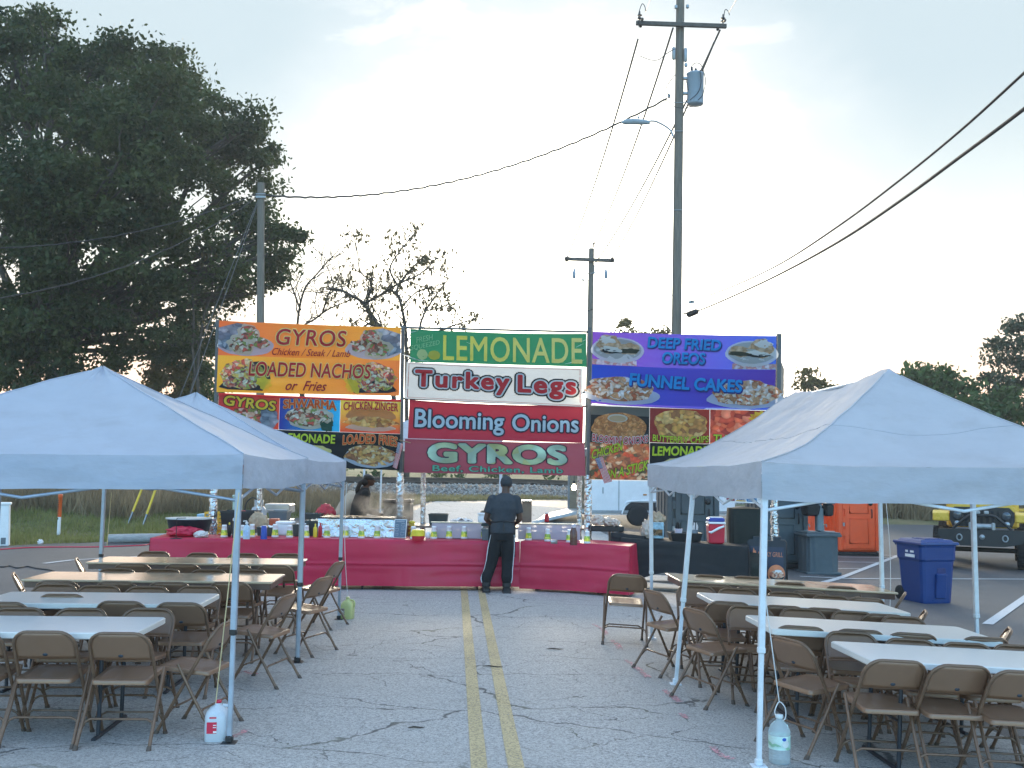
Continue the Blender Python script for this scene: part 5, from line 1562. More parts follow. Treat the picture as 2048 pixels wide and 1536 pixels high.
# ------------------------------------------------------------------ things on the counter
M_CUP = mat('white_paper_cup', (.76, .77, .78), .5, var=.04)
M_CUPY = food('lemon_print', [(.75, .68, .06), (.40, .55, .06), (.8, .74, .2), (.22, .36, .05)], 30, .0)
def lathe_obj(name, m, prof, parent, n=18, c=(0, 0, 0), rot=None, sx=1, sy=1): return MB().lathe(prof, n, c, rot=rot, sx=sx, sy=sy).build(name, m, parent)
def top_pt(u, v, z=CT):
    p = T(u, v, z)
    return Vector((p.x, p.y, z + gz(p.x, p.y) + .006))
CUP0 = None
cups = [(448, 1075), (483, 1076), (503.5, 1075), (550, 1075), (579, 1075.5), (612, 1076), (653.7, 1076), (691, 1075.5), (722.6, 1077), (754, 1077), (826.5, 1078), (867.6, 1078), (898, 1077.5), (928, 1078), (961, 1078), (1057, 1081), (1095, 1083), (1138.6, 1085), (1174, 1087)]
cup_where = ['leftmost, beside the foil post', 'just left of the sanitizer bottle', 'just right of the sanitizer bottle', 'right of the blue cup', 'fifth from the left end', 'left of the second grey tent leg', 'first one before the foil griddle', 'second one before the foil griddle', 'third one before the foil griddle', 'fourth one before the foil griddle, by the menu board',
             'left of the yellow and red tub', 'first right of the yellow and red tub', 'second right of the yellow and red tub', 'third right of the yellow and red tub', 'just left of the standing customer', 'first to the right of the standing customer', 'second to the right of the standing customer', 'beside the brown sauce bottle', 'rightmost, against the foil post']
for (u, v), wh in zip(cups, cup_where):
    p = top_pt(u, v)
    lab = 'stack of upturned lemonade cups, ' + wh
    if CUP0 is None:
        CUP0 = t = thing('lemonade_cup', lab, 'cup', group='stacks of lemonade cups along the counter')
        lathe_obj('cup', M_CUP, [(.053, 0), (.055, .004), (.052, .03)], t); MB().lathe([(.052, .03), (.042, .115)], 18).build('print_band', M_CUPY, t)
        lathe_obj('upper_cup', M_CUP, [(.042, .115), (.037, .165), (.039, .167), (.036, .195), (.033, .197), (0, .197)], t)
        t2 = t
    else:
        t2 = copy_tree(CUP0); t2['label'] = lab
    t2.location = p; t2.rotation_euler = (0, 0, random.uniform(0, 6)); t2.scale = (1, 1, random.uniform(.95, 1.02))
M_BIN = mat('dark_green_bin_plastic', (.045, .06, .058), .5, var=.2)
M_BLKP = mat('black_plastic', (.012, .013, .016), .45, var=.2)
M_GREYP = mat('grey_tub_plastic', (.13, .16, .18), .5, var=.12)
M_DGRN = mat('dark_teal_tub', (.02, .045, .055), .45, var=.2)
M_STEEL = mat('stainless_steel', (.42, .42, .42), .35, .9, var=.15, stain=(.2, .17, .13), stain_amt=.4)
M_BRSTEEL = mat('greasy_brown_steel', (.22, .18, .15), .5, .6, var=.3, stain=(.08, .06, .05), stain_amt=.5)
M_STYRO = mat('white_styrofoam', (.78, .78, .78), .8, var=.05)
M_FOODBR = mat('cooked_food', (.34, .2, .10), .6, var=.5, vscale=30, bump=.6)
def bin_obj(name, label, u0, u1, vt, vb, Y, m, depth=None, cat='bin', rim=True, fill=None, z0=None, group=None, taper=.86):
    if Y < 16.8: Y += .38
    a, b, c = P(u0, vb, Y), P(u1, vb, Y), P(u0, vt, Y)
    w, h = (b - a).length, (c - a).length
    d = depth or w * .7
    base = (a + b) / 2 + Vector((0, d / 2, 0))
    t = thing(name, label, cat, base, group=group)
    m1 = MB()
    th = .008
    def ring(k, z, ins=0): return [(sx * (w / 2 * k - ins), sy * (d / 2 * k - ins), z) for sx, sy in ((-1, -1), (1, -1), (1, 1), (-1, 1))]
    R_ = [ring(taper, 0), ring(.97, h * .9), ring(1.0, h * .9), ring(1.0, h), ring(1.0, h, .012), ring(.97, h * .88, .012), ring(taper, .012, .012)]
    vs = [p for r in R_ for p in r]
    fs = [(3, 2, 1, 0), (24, 25, 26, 27)] + [(k * 4 + i, k * 4 + (i + 1) % 4, k * 4 + 4 + (i + 1) % 4, k * 4 + 4 + i) for k in range(6) for i in range(4)]
    m1.add(vs, fs); m1.build('body', m, t)
    if fill:
        g = MB(); g.grid(lambda u, v: ((u - .5) * w * .9, (v - .5) * d * .9, h * .86 + .05 * (noise.noise(Vector((u * 5, v * 5, u0))) + .6) * math.sin(math.pi * u) ** .5), 16, 10); g.build('contents', fill, t, fix=False)
    return t
def box_obj(name, label, u0, u1, vt, vb, Y, m, depth=None, cat='box', bev=.01, rz=0.0, lid=None, taper=1.0, group=None):
    if Y < 16.8: Y += .38
    a, b, c = P(u0, vb, Y), P(u1, vb, Y), P(u0, vt, Y)
    w, h = (b - a).length, (c - a).length
    d = depth or w
    t = thing(name, label, cat, (a + b) / 2 + Vector((0, d / 2, 0)), rz=rz, group=group)
    hl = h * (1 - (lid[1] if lid else 0))
    MB().box((0, 0, hl / 2), (w, d, hl), bev=bev, taper=taper).build('body', m, t)
    if lid: MB().box((0, 0, (hl + h) / 2 + .001), (w * 1.05, d * 1.05, h - hl - .002), bev=bev).build('lid', lid[0], t)
    return t
def rest(t, z=None):                                     # set a thing down on the table top (or the ground)
    l = t.location; l.z = gz(l.x, l.y) + (CT + .006 if z is None else z); return t
# second row of tables behind the counter
prep = thing('prep_table', 'long brown topped work table behind the counter', 'table', on(-.6, 18.3))
MB().box((0, 0, .86), (5.0, .75, .035), bev=.005).build('tabletop', M_BRSTEEL, prep)
for x in (-2.4, 2.4):
    for y in (-.32, .32): MB().tube([(x, y, .842), (x, y, 0)], .02, 8).build('leg', M_BRSTEEL, prep)
PT = .88
g = thing('griddle', 'griddle behind the counter with a crinkled foil front and black top', 'griddle', (0, 0, 0))
p0, p1 = P(637, 1073, 16.45), P(806, 1073, 16.45)
gc = (p0 + p1) / 2; wG = (p1 - p0).length
g.location = (gc.x, gc.y + .3, gz(gc.x, gc.y) + CT + .01)
m = MB()
def gf_(u, v):
    x = (u - .5) * wG; w = .02 * noise.noise(Vector((x * 3, v * 1.5, 1))) + .012 * noise.noise(Vector((x * 11, v * 5, 2)))
    return (x + .02 * (v - .5) * (1 if u > .5 else -1), -.34 - w - .05 * (1 - v), v * .275)
m.grid(gf_, 70, 12); m.build('foil_front', M_FOIL, g, fix=False)
MB().box((0, 0, .29), (wG * .97, .62, .02), bev=.005).box((0, 0, .135), (wG * .94, .56, .27)).build('top_plate', M_BLKP, g)
m = MB(); m.grid(lambda u, v: ((u - .5) * wG * .5 - .25, (v - .5) * .4, .298 + .05 * abs(noise.noise(Vector((u * 6, v * 4, 3)))) * math.sin(math.pi * u)), 24, 8); m.build('food', M_FOODBR, g, fix=False)
# clear guards
def clearmat(name, col, a):
    m = bpy.data.materials.new(name); N, K = nodes_of(m); b = N['Principled BSDF']
    b.inputs['Base Color'].default_value = (*col, 1); b.inputs['Alpha'].default_value = a; b.inputs['Roughness'].default_value = .25
    return m
M_CLEAR = clearmat('hazy_clear_plastic', (.52, .47, .54), .72)
M_IVORY = mat('ivory_rail', (.62, .58, .42), .5)
for lab, u0, u1, v0, v1 in (('hazy clear food guard left of the standing customer', 863, 962, 1048, 1076), ('hazy clear food guard right of the standing customer', 1036, 1160, 1050, 1077)):
    Y = 16.42
    a, b, c = P(u0, v1, Y), P(u1, v1 + 2, Y), P(u0, v0, Y)
    t = thing('food_guard', lab, 'food guard', (a.x, a.y, gz(a.x, a.y) + CT + .01)); w, h = b.x - a.x, .24
    MB().box((w / 2, 0, h / 2), (w, .008, h)).build('panel', M_CLEAR, t); MB().box((w / 2, .004, h + .008), (w + .03, .05, .018), bev=.004).build('rail', M_IVORY, t)
    MB().box((w / 2, .25, .06), (w * .98, .4, .12), bev=.01).build('tray', M_BLKP, t)
    m = MB()
    for k in range(4): m.box((w * (.13 + .25 * k), .12, .17), (w * .16, .02, .12), rot=(-.4, 0, 0), bev=.005)
    m.build('tilted_panes', M_CLEAR, t)
def bottle(name, label, u, v, h, r, body, cap, cat='bottle', z=CT, neck=.3, pump=False, sy=1.0):
    p = top_pt(u, v, z)
    t = thing(name, label, cat, p)
    lathe_obj('body', body, [(r * .95, 0), (r, .01), (r, h * .62), (r * .8, h * .72), (r * neck, h * .8), (r * neck, h * .86)], t, sy=sy)
    if pump:
        lathe_obj('pump', cap, [(r * .45, h * .86), (r * .45, h * .92), (r * .12, h * .93), (r * .12, h), (0, h)], t)
        MB().tube([(0, 0, h), (-r * .8, 0, h * 1.0), (-r * 1.0, 0, h * .97)], r * .13, 6).build('nozzle', cap, t)
    else: lathe_obj('cap', cap, [(r * neck * 1.25, h * .84), (r * neck * 1.25, h * .96), (r * neck * .6, h), (0, h)], t)
    return t
M_SAN = clearmat('clear_blue_gel', (.55, .68, .80), .8)
sb = bottle('sanitizer_bottle', 'clear hand sanitizer pump bottle on the left of the red cloth', 492.5, 1079, .27, .055, M_SAN, M_STYRO, pump=True, sy=.7)
MB().box((0, -.039, .09), (.075, .004, .09)).build('paper_label', mat('sanitizer_label', (.40, .55, .78), .5, var=.3, vscale=40), sb)
p = top_pt(527.5, 1079); t = thing('blue_cup', 'plain blue plastic cup on the red cloth', 'cup', p); lathe_obj('cup', mat('blue_plastic', (.015, .06, .34), .35), [(.048, 0), (.05, .006), (.040, .2), (.038, .2), (0, .198)], t); lathe_obj('rim', mat('blue_plastic', (.015, .06, .34), .35), [(.053, .0), (.054, .004), (.053, .012)], t)
bottle('squeeze_bottle', 'black squeeze bottle with yellow cap beside the left tent leg', 458, 1074, .22, .03, M_BLKP, mat('yellow_cap', (.75, .6, .05), .5))
bottle('sauce_bottle', 'slim steel and black shaker beside the left tent leg', 467, 1076, .30, .022, M_BLKP, M_STEEL, neck=.8)
M_YT, M_RT = mat('yellow_tub', (.78, .6, .04), .4), mat('red_tub', (.5, .02, .04), .4)
p = top_pt(836, 1082); t = thing('food_tub', 'round yellow and red plastic tub on the front edge of the counter', 'tub', p)
lathe_obj('lower_tub', M_RT, [(.075, 0), (.09, .012), (.098, .075)], t, 22); lathe_obj('upper_tub', M_YT, [(.105, .075), (.105, .09), (.098, .15), (.1, .16), (.09, .165), (0, .166)], t, 22)
bottle('sauce_bottle', 'brown barbecue sauce bottle with clear conical top near the right foil post', 1147, 1091, .31, .055, mat('brown_sauce', (.12, .05, .04), .3), M_CLEAR, neck=.6)
p = top_pt(1108, 1089); t = thing('tin_cup', 'small tin cup lying on the counter right of the customer', 'cup', p); lathe_obj('cup', M_STEEL, [(.03, -.05), (.034, .05), (.03, .05), (.028, -.045), (0, -.045)], t, c=(0, 0, .035), rot=(0, R(90), 0))
rest(bin_obj('grey_tub', 'grey plastic tub the customer stands at', 962, 992, 1060, 1083, 15.72, M_GREYP, .3, 'tub'))
t = thing('menu_board', 'small grey blue menu board leaning at the right end of the griddle', 'menu board', (0, 0, 0))
p = top_pt(799, 1077); t.location = p; t.rotation_euler = (R(-14), 0, R(-6))
MB().box((0, 0, .15), (.20, .012, .30), bev=.003).build('frame', M_STYRO, t); MB().box((0, -.009, .15), (.178, .004, .28)).build('sheet', mat('slate_blue_sheet', (.12, .17, .22), .4), t)
m = MB()
for x, z, w, h in ((0, .265, .13, .012), (-.05, .20, .04, .025), (.045, .21, .05, .04), (.045, .145, .05, .03), (-.05, .13, .05, .04), (.04, .07, .05, .045), (-.05, .06, .05, .03)):
    m.tube([(x - w / 2, -.0125, z - h / 2), (x + w / 2, -.0125, z - h / 2), (x + w / 2, -.0125, z + h / 2), (x - w / 2, -.0125, z + h / 2)], .0022, 4, closed=True)
m.build('drawn_menu', M_STYRO, t)
# left cluster
t = thing('round_tub', 'big dark teal round tub at the left end of the counter', 'tub', on(-5.15, 15.9)); t.location = P(378, 1071, 16.5); rest(t)
lathe_obj('tub', M_DGRN, [(.26, 0), (.3, .03), (.345, .235), (.365, .24), (.365, .255), (.33, .255), (.28, .03), (0, .03)], t, 30); MB().lathe([(.366, .24), (.37, .256), (.33, .258)], 30).build('rim', mat('pale_rim', (.4, .44, .44), .5), t)
t = thing('wire_stand', 'thin black wire paper stand at the left end of the counter', 'wire stand', top_pt(352, 1079))
m = MB(); m.tube([(0, 0, 0), (0, 0, .30), (.01, 0, .31), (.12, .05, .31)], .006, 6)
for r in (.05, .09): m.tube([(r * math.cos(q), r * math.sin(q) * .7, .008) for q in (2 * math.pi * i / 18 for i in range(18))], .005, 5, closed=True)
for q in range(4): m.tube([(0, 0, .02), (.09 * math.cos(q * 1.57), .063 * math.sin(q * 1.57), .008)], .005, 5)
m.build('wire', M_BLKP, t)
def lump(name, label, u0, u1, vt, vb, Y, m, cat, depth=.3, irr=.35, n=3, zt=None, sharp=False, group=None, seed=0):
    if Y < 16.8: Y += .38
    a, b, c = P(u0, vb, Y), P(u1, vb, Y), P(u0, vt, Y)
    w, h = (b - a).length, (c - a).length
    t = thing(name, label, cat, (a + b) / 2, group=group)
    bm = bmesh.new(); bmesh.ops.create_icosphere(bm, subdivisions=4, radius=1)
    for v in bm.verts:
        k = 1 + irr * noise.noise(v.co * n + Vector((u0 + seed, 0, 0))) + irr * .5 * noise.noise(v.co * n * 2.6 + Vector((u0, 5, seed)))
        z = v.co.z * k
        v.co = Vector((v.co.x * k * w / 2, v.co.y * k * depth / 2, (z if z > -.75 else -.75) * h * .57 + h * .43))
    me = bpy.data.meshes.new('body'); bm.to_mesh(me); bm.free(); me.materials.append(m)
    for p in me.polygons: p.use_smooth = not sharp
    o = bpy.data.objects.new('body', me); COL.objects.link(o); o.parent = t
    if zt is not None: rest(t, zt)
    return t
lump('cloth_bundle', 'crumpled end of red cloth beside the wire stand', 335, 402, 1060, 1079, 15.75, M_CLOTH, 'cloth', .5, .3, zt=CT)
M_WBAG = mat('white_plastic_bag', (.74, .74, .73), .35, var=.06, trans=.2)
M_TBAG = mat('tan_plastic_bag', (.52, .38, .25), .4, var=.15, trans=.15)
M_PINKBAG = mat('pale_bread_bag', (.66, .53, .44), .35, var=.15, trans=.15)
M_RNET = mat('red_onion_net', (.42, .025, .05), .55, var=.4, vscale=25, bump=.8, bscale=30)
lump('white_bag', 'small white plastic bag beside the crumpled red cloth', 388, 416, 1066, 1079, 15.5, M_WBAG, 'bag', .2, .3, zt=CT)
lump('tan_bag', 'tan plastic bag standing among the bins left of the griddle', 498, 534, 1024, 1056, 16.25, M_TBAG, 'bag', .25, .35, zt=CT + .1)
rest(bin_obj('black_bin', 'tall open black bin with red scoop, behind the sanitizer bottle', 438, 508, 1024, 1070, 16.3, M_BLKP, .4, fill=M_RT))
t = box_obj('blue_carton', 'light blue carton printed with a picture, left of the foil post', 393, 421, 1007, 1044, 17.6, mat('light_blue_card', (.28, .48, .62), .5), .3, 'carton')
rest(t, .72)
MB().box((0, -.156, .20), (.2, .004, .13)).build('picture', food('eye_picture', [(.4, .3, .22), (.12, .08, .06), (.6, .48, .38), (.3, .2, .15)], 11), t)
MB().box((0, -.156, .085), (.06, .004, .03)).build('emblem', RED, t)
for zc, lab in ((.46, 'lower yellow plastic crate by the left foil post'), (.775, 'upper yellow plastic crate by the left foil post')):
    t = thing('yellow_crate', lab, 'crate', P(436, 1040, 17.7), group='yellow crates behind the foil post'); t.location.z = gz(t.location.x, t.location.y) + zc
    m = MB(); W2, D2, H2 = .36, .30, .30
    for z in np.linspace(.02, H2 - .02, 5):
        for s_ in (-1, 1): m.box((0, s_ * D2 / 2, z), (W2, .015, .028)); m.box((s_ * W2 / 2, 0, z), (.015, D2 - .016, .028))
    for x in np.linspace(-W2 / 2, W2 / 2, 6):
        for s_ in (-1, 1): m.box((x, s_ * (D2 / 2 + .001), H2 / 2), (.02, .02, H2))
    for s_ in (-1, 1):
        for y in np.linspace(-D2 / 2 + .03, D2 / 2 - .03, 4): m.box((s_ * (W2 / 2 + .001), y, H2 / 2), (.02, .02, H2))
    m.box((0, 0, .008), (W2 - .02, D2 - .02, .012)); m.build('crate', mat('yellow_crate_plastic', (.72, .40, .03), .45, var=.1), t)
t = box_obj('black_shelf', 'low black stand under the yellow crates', 388, 456, 1052, 1085, 17.55, M_BLKP, .6, 'stand'); l = t.location; k = .44 / t.children[0].dimensions.z; t.scale = (1, 1, k); l.z = gz(l.x, l.y)
rest(bin_obj('dark_tray', 'dark food tray with white paper, behind the blue cup', 512, 545, 1056, 1073, 15.95, M_BIN, .3, 'tray', fill=M_STYRO))
t = rest(box_obj('foam_box', 'white foam box with dark handle behind the third cup stack', 551, 583, 1039, 1066, 16.2, M_STYRO, .25, 'box', lid=(M_STYRO, .2)))
rest(box_obj('orange_carton', 'small orange carton behind the white foam box', 538, 556, 1034, 1050, 16.45, mat('orange_card', (.5, .12, .06), .6), .15, 'carton'), CT + .12)
rest(bin_obj('small_bin', 'small dark bin heaped with white food left of the second tent leg', 584, 611, 1050, 1074, 15.95, M_BIN, .25, fill=M_STYRO))
rest(bin_obj('food_bin', 'dark green bin heaped with pale food beside the griddle', 606, 643, 1044, 1074, 16.15, M_BIN, .35, fill=mat('pale_food', (.62, .55, .42), .6, var=.2)))
rest(bin_obj('grey_bin', 'dark grey rectangular bin above the food bins left of the griddle', 597, 641, 1023, 1042, 18.2, M_BIN, .35), .88)
bottle('mustard_bottle', 'yellow condiment carton right of the menu board', 823, 1072, .24, .06, food('condiment_label', [(.6, .45, .06), (.4, .14, .05), (.7, .6, .2)], 16), M_YT, neck=.7, z=CT)
rest(box_obj('blue_box', 'small blue box behind the yellow and red tub', 832, 846, 1055, 1068, 16.0, mat('blue_plastic', (.015, .06, .34), .35), .1))
lump('white_tub', 'small round white tub beside the left food guard', 850, 862, 1060, 1074, 16.0, M_STYRO, 'tub', .12, .05, zt=CT)
rest(bin_obj('black_bin', 'dark green bin alone on the work table behind the left food guard', 856, 895, 1021, 1043, 18.15, M_BIN, .35), PT)
for k in range(3):
    rest(bin_obj('stacked_bin', ('lowest', 'middle', 'topmost')[k] + ' of the nested dark bins behind the customer', 960, 990, 1024, 1043, 18.1, M_BIN, .35, group='nested dark bins behind the customer'), PT + .045 * k)
bottle('white_jar', 'squat white jar left of the customer above the food guard', 964, 1046, .16, .07, M_STYRO, M_STYRO, neck=.9, z=1.0)
t = box_obj('steel_cabinet', 'greasy brown steel cabinet right of the customer', 1044, 1063, 1001, 1046, 19.2, M_BRSTEEL, .5, 'cabinet', lid=(M_STEEL, .06)); l = t.location
bottle('sauce_bottle', 'small red bottle with white cap on the work table right of the customer', 1093.5, 1044, .18, .045, M_RT, M_STYRO, neck=.7, z=PT)
t = box_obj('fryer', 'brownish steel fryer cabinet behind the smoke, left of the foil post', 766, 820, 999, 1050, 19.0, M_BRSTEEL, .6, 'fryer', lid=(M_BLKP, .05)); l = t.location
for tt in (t,):
    tt.location.z = gz(l.x, l.y); tt.scale = (1, 1, (P(766, 999, 19).z - l.z) / max(.1, (P(766, 999, 19).z - P(766, 1050, 19).z)))
t = thing('gas_grill', 'stainless steel barbecue cabinet behind the counter, right of the gas cylinder', 'grill', on(P(552, 1040, 20.5).x, 20.8))
zt = P(552, 1008, 20.5).z
MB().box((0, 0, zt * .45), (.50, .5, zt * .55), bev=.01).build('cabinet', M_STEEL, t); MB().box((0, -.01, zt - .09), (.52, .5, .18), bev=.02).build('hood', M_STEEL, t)
m = MB(); m.tube([(-.2, -.28, zt - .12), (.2, -.28, zt - .12)], .012, 8); m.build('handle', M_STEEL, t)
for x in (-.2, .2):
    for y in (-.2, .2): MB().tube([(x, y, 0), (x, y, zt * .2)], .02, 6).build('leg', M_BLKP, t)
t = thing('gas_cylinder', 'grey propane cylinder with black hose behind the left foil post', 'gas cylinder', on(P(517, 1033, 20).x, 20))
zt = P(517, 1010, 20).z
lathe_obj('tank', mat('grey_tank_paint', (.36, .40, .44), .45), [(.1, 0), (.15, .02), (.152, zt - .12), (.12, zt - .05), (.05, zt), (0, zt)], t, 20); lathe_obj('collar', M_GALV, [(.09, zt - .03), (.09, zt + .1), (.085, zt + .1), (.085, zt - .03)], t, 16)
MB().tube(smooth_path([Vector(q) for q in ((0, 0, zt + .05), (-.12, 0, zt + .14), (-.25, 0, zt + .02), (-.28, 0, zt - .3))]), .012, 6).build('hose', M_BLKP, t)
t = thing('utility_pedestal', 'pale green utility pedestal standing in the grass behind the counter', 'utility box', on(P(464, 1040, 27).x, 27.5)); c = P(464, 994, 27.5); hh = c.z - t.location.z
MB().box((0, 0, hh / 2), (.22, .2, hh), bev=.015).build('housing', mat('pale_green_paint', (.42, .50, .42), .5, var=.1), t); MB().box((0, 0, hh + .03), (.25, .23, .06), bev=.015).build('cap', mat('pale_green_paint', (.42, .50, .42), .5), t); MB().box((0, -.104, hh - .17), (.035, .006, .12)).build('latch', M_BLKP, t)
# right side table goods
for u0, u1, vt, vb, lab in ((1184, 1210, 1044, 1064, 'left pale bread bag on the dark tray right of the foil post'), (1205, 1225, 1046, 1063, 'middle pale bread bag on the dark tray right of the foil post'), (1218, 1240, 1050, 1065, 'right pale bread bag on the dark tray right of the foil post')):
    lump('bread_bag', lab, u0, u1, vt, vb, 16.7, M_PINKBAG, 'bag', .25, .35, group='bread bags on the dark tray', zt=.99)
rest(box_obj('dark_tray', 'dark flat tray under the bread bags', 1182, 1248, 1063, 1074, 16.6, M_BLKP, .5, 'tray'), .90)
t = rest(box_obj('printed_carton', 'printed blue carton stuffed with bags at the thin tent leg', 1297, 1328, 1047, 1080, 16.3, mat('printed_blue_card', (.30, .45, .52), .5, var=.4, vscale=20), .25, 'carton'), .85)
MB().box((0, -.128, .10), (.2, .004, .1)).build('picture', food('meal_picture', [(.4, .22, .1), (.14, .1, .06), (.5, .42, .3)], 14), t)
lump('tan_bag', 'tan plastic bag slumped on the left of the printed carton', 1283, 1305, 1038, 1072, 16.35, M_PINKBAG, 'bag', .25, .4, zt=.85)
lump('tan_bag', 'crumpled bags sticking up out of the printed carton', 1302, 1330, 1030, 1056, 16.42, M_TBAG, 'bag', .2, .5, zt=1.06)
t = rest(bin_obj('cutlery_tray', 'black tray holding two clear tubs of cutlery', 1341, 1406, 1064, 1081, 16.1, M_BLKP, .4, 'tray'), .845)
for u, lab, top_ in ((1357, 'clear tub of dark cutlery in the black tray', M_BLKP), (1388, 'clear tub of white plastic forks in the black tray', M_STYRO)):
    t = thing('cutlery_tub', lab, 'tub', P(u, 1068, 16.58)); rest(t, .87)
    lathe_obj('tub', M_CLEAR if top_ is M_BLKP else M_GREYP, [(.05, 0), (.065, .17), (.06, .17), (.045, .005), (0, .005)], t, 16)
    m = MB()
    for i in range(16):
        q = random.uniform(0, 6.28); r = random.uniform(.0, .045)
        m.tube([(r * math.cos(q), r * math.sin(q), .05), (1.5 * r * math.cos(q), 1.5 * r * math.sin(q), random.uniform(.2, .29))], .006, 4)
    m.build('cutlery', top_, t)
t = thing('cool_box', 'red cool box with white rim, blue lid and white handle on the black cloth', 'cool box', P(1431, 1081, 16.5)); rest(t, .846)
M_CR = mat('red_cooler_plastic', (.55, .02, .05), .35, var=.06)
w, h = .26, .31
MB().box((0, 0, h / 2), (w * .93, .22, h), bev=.02, taper=1.08).build('body', M_CR, t); MB().box((0, 0, h + .018), (w * 1.06, .25, .034), bev=.012).build('rim', M_STYRO, t)
MB().box((0, 0, h + .066), (w * .98, .23, .06), bev=.02).build('lid', mat('blue_lid', (.03, .06, .32), .4), t); MB().box((0, 0, h + .104), (w * .8, .16, .014), bev=.005).build('lid_top', M_STYRO, t)
MB().tube([(w * .42, -.135, h - .03), (w * .1, -.15, h - .06), (-w * .38, -.15, h - .13), (-w * .52, -.14, h - .12)], [.016, .02, .02, .014], 8).build('handle', M_STYRO, t)

rest(bin_obj('steel_tray', 'shallow steel tray of chopped food left of the griddle', 640, 668, 1022, 1036, 18.2, M_STEEL, .35, 'tray', fill=M_FOODBR), PT)
rest(bin_obj('grey_bin', 'grey rectangular bin behind the tan bag left of the griddle', 536, 574, 1010, 1032, 18.3, M_GREYP, .4), PT)
bottle('squeeze_bottle', 'red squeeze bottle behind the first cup before the griddle', 640, 1074, .22, .032, M_RT, M_RT)
bottle('squeeze_bottle', 'yellow squeeze bottle at the left end of the foil griddle', 630, 1075, .21, .032, M_YT, M_YT)
rest(box_obj('paper_stack', 'stack of white paper boats right of the blue cup', 536, 549, 1062, 1077, 16.0, M_STYRO, .18, 'paper stack'))
rest(box_obj('napkin_box', 'small dark napkin box between the two food guards', 1000, 1030, 1060, 1080, 16.1, M_BLKP, .2, 'napkin box'))
rest(bin_obj('white_tray', 'white tray of cut onions behind the left food guard', 900, 945, 1038, 1048, 18.1, M_STYRO, .4, 'tray', fill=M_STYRO), PT)
# ================================================================== PEOPLE
def bake(o):
    bpy.context.view_layer.update()
    dg = bpy.context.evaluated_depsgraph_get()
    me = bpy.data.meshes.new_from_object(o.evaluated_get(dg))
    old = o.data; o.modifiers.clear(); o.data = me
    for p in me.polygons: p.use_smooth = True
    return o
def flesh(name, m, parent, fn, voxel=.013, smooth=4):
    b = MB(); fn(b)
    o = b.build(name, m, parent)
    md = o.modifiers.new('r', 'REMESH'); md.mode = 'VOXEL'; md.voxel_size = voxel
    sm = o.modifiers.new('s', 'SMOOTH'); sm.factor = .5; sm.iterations = smooth
    return bake(o)
def ell(b, c, r, rot=None, n=16):
    prof = [(math.sin(q), -math.cos(q)) for q in (math.pi * i / 10 for i in range(11))]
    prof = [(max(x, 0.0), z) for x, z in prof]; prof[0] = (0.0, -1); prof[-1] = (0.0, 1)
    m = Matrix.Diagonal(Vector(r)) if not isinstance(r, (int, float)) else Matrix.Diagonal(Vector((r, r, r)))
    q = MB().lathe(prof, n)
    R3 = Euler(rot).to_matrix() if rot else Matrix.Identity(3)
    b.add([R3 @ (m @ Vector(p)) + Vector(c) for p in q.v], q.f, True)
def loft(b, rings, n=20):                                # rings: (centre, rx, ry)
    vs = [(c[0] + rx * math.cos(2 * math.pi * k / n), c[1] + ry * math.sin(2 * math.pi * k / n), c[2]) for c, rx, ry in rings for k in range(n)]
    N_ = len(rings)
    b.add(vs, [(i * n + k, i * n + (k + 1) % n, (i + 1) * n + (k + 1) % n, (i + 1) * n + k) for i in range(N_ - 1) for k in range(n)] + [tuple(range(n - 1, -1, -1)), tuple(range((N_ - 1) * n, N_ * n))], True)
def hand(b, w, d, side, up=Vector((0, 0, 1))):
    w, d = Vector(w), Vector(d).normalized()
    s = d.cross(up).normalized() * side; u = s.cross(d) * side
    ell(b, w + d * .045, (.040, .040, .030))
    b.tube([w - d * .01, w + d * .09], [.028, .036], 8)
    for k, (o, ln) in enumerate(((-.030, .068), (-.010, .078), (.010, .072), (.028, .055))):
        p = w + d * .085 + s * o
        b.tube([p, p + d * ln * .45 - u * .006, p + d * ln * .8 - u * .026, p + d * ln * .85 - u * .05], [.0105, .010, .009, .008], 7)
    p = w + d * .03 - s * .036
    b.tube([p, p + d * .03 - s * .025 - u * .008, p + d * .062 - s * .028 - u * .022], [.013, .012, .009], 7)
M_SKIN = mat('dark_brown_skin', (.075, .036, .022), .5, var=.12)
M_TEE = mat('charcoal_tee', (.036, .043, .052), .9, var=.25, bump=.9, bscale=9)
M_TRK = mat('black_track_fabric', (.006, .007, .009), .85, var=.3, bump=.9, bscale=8)
M_WST = mat('white_stripe', (.6, .62, .65), .6)
M_BOOT = mat('black_boot_leather', (.014, .014, .016), .5, var=.2)
M_CAP = mat('dark_knit_cap', (.035, .040, .045), .9, var=.2, bump=.4, bscale=60)
M_HAIR = mat('black_hair', (.008, .007, .007), .6, var=.3)

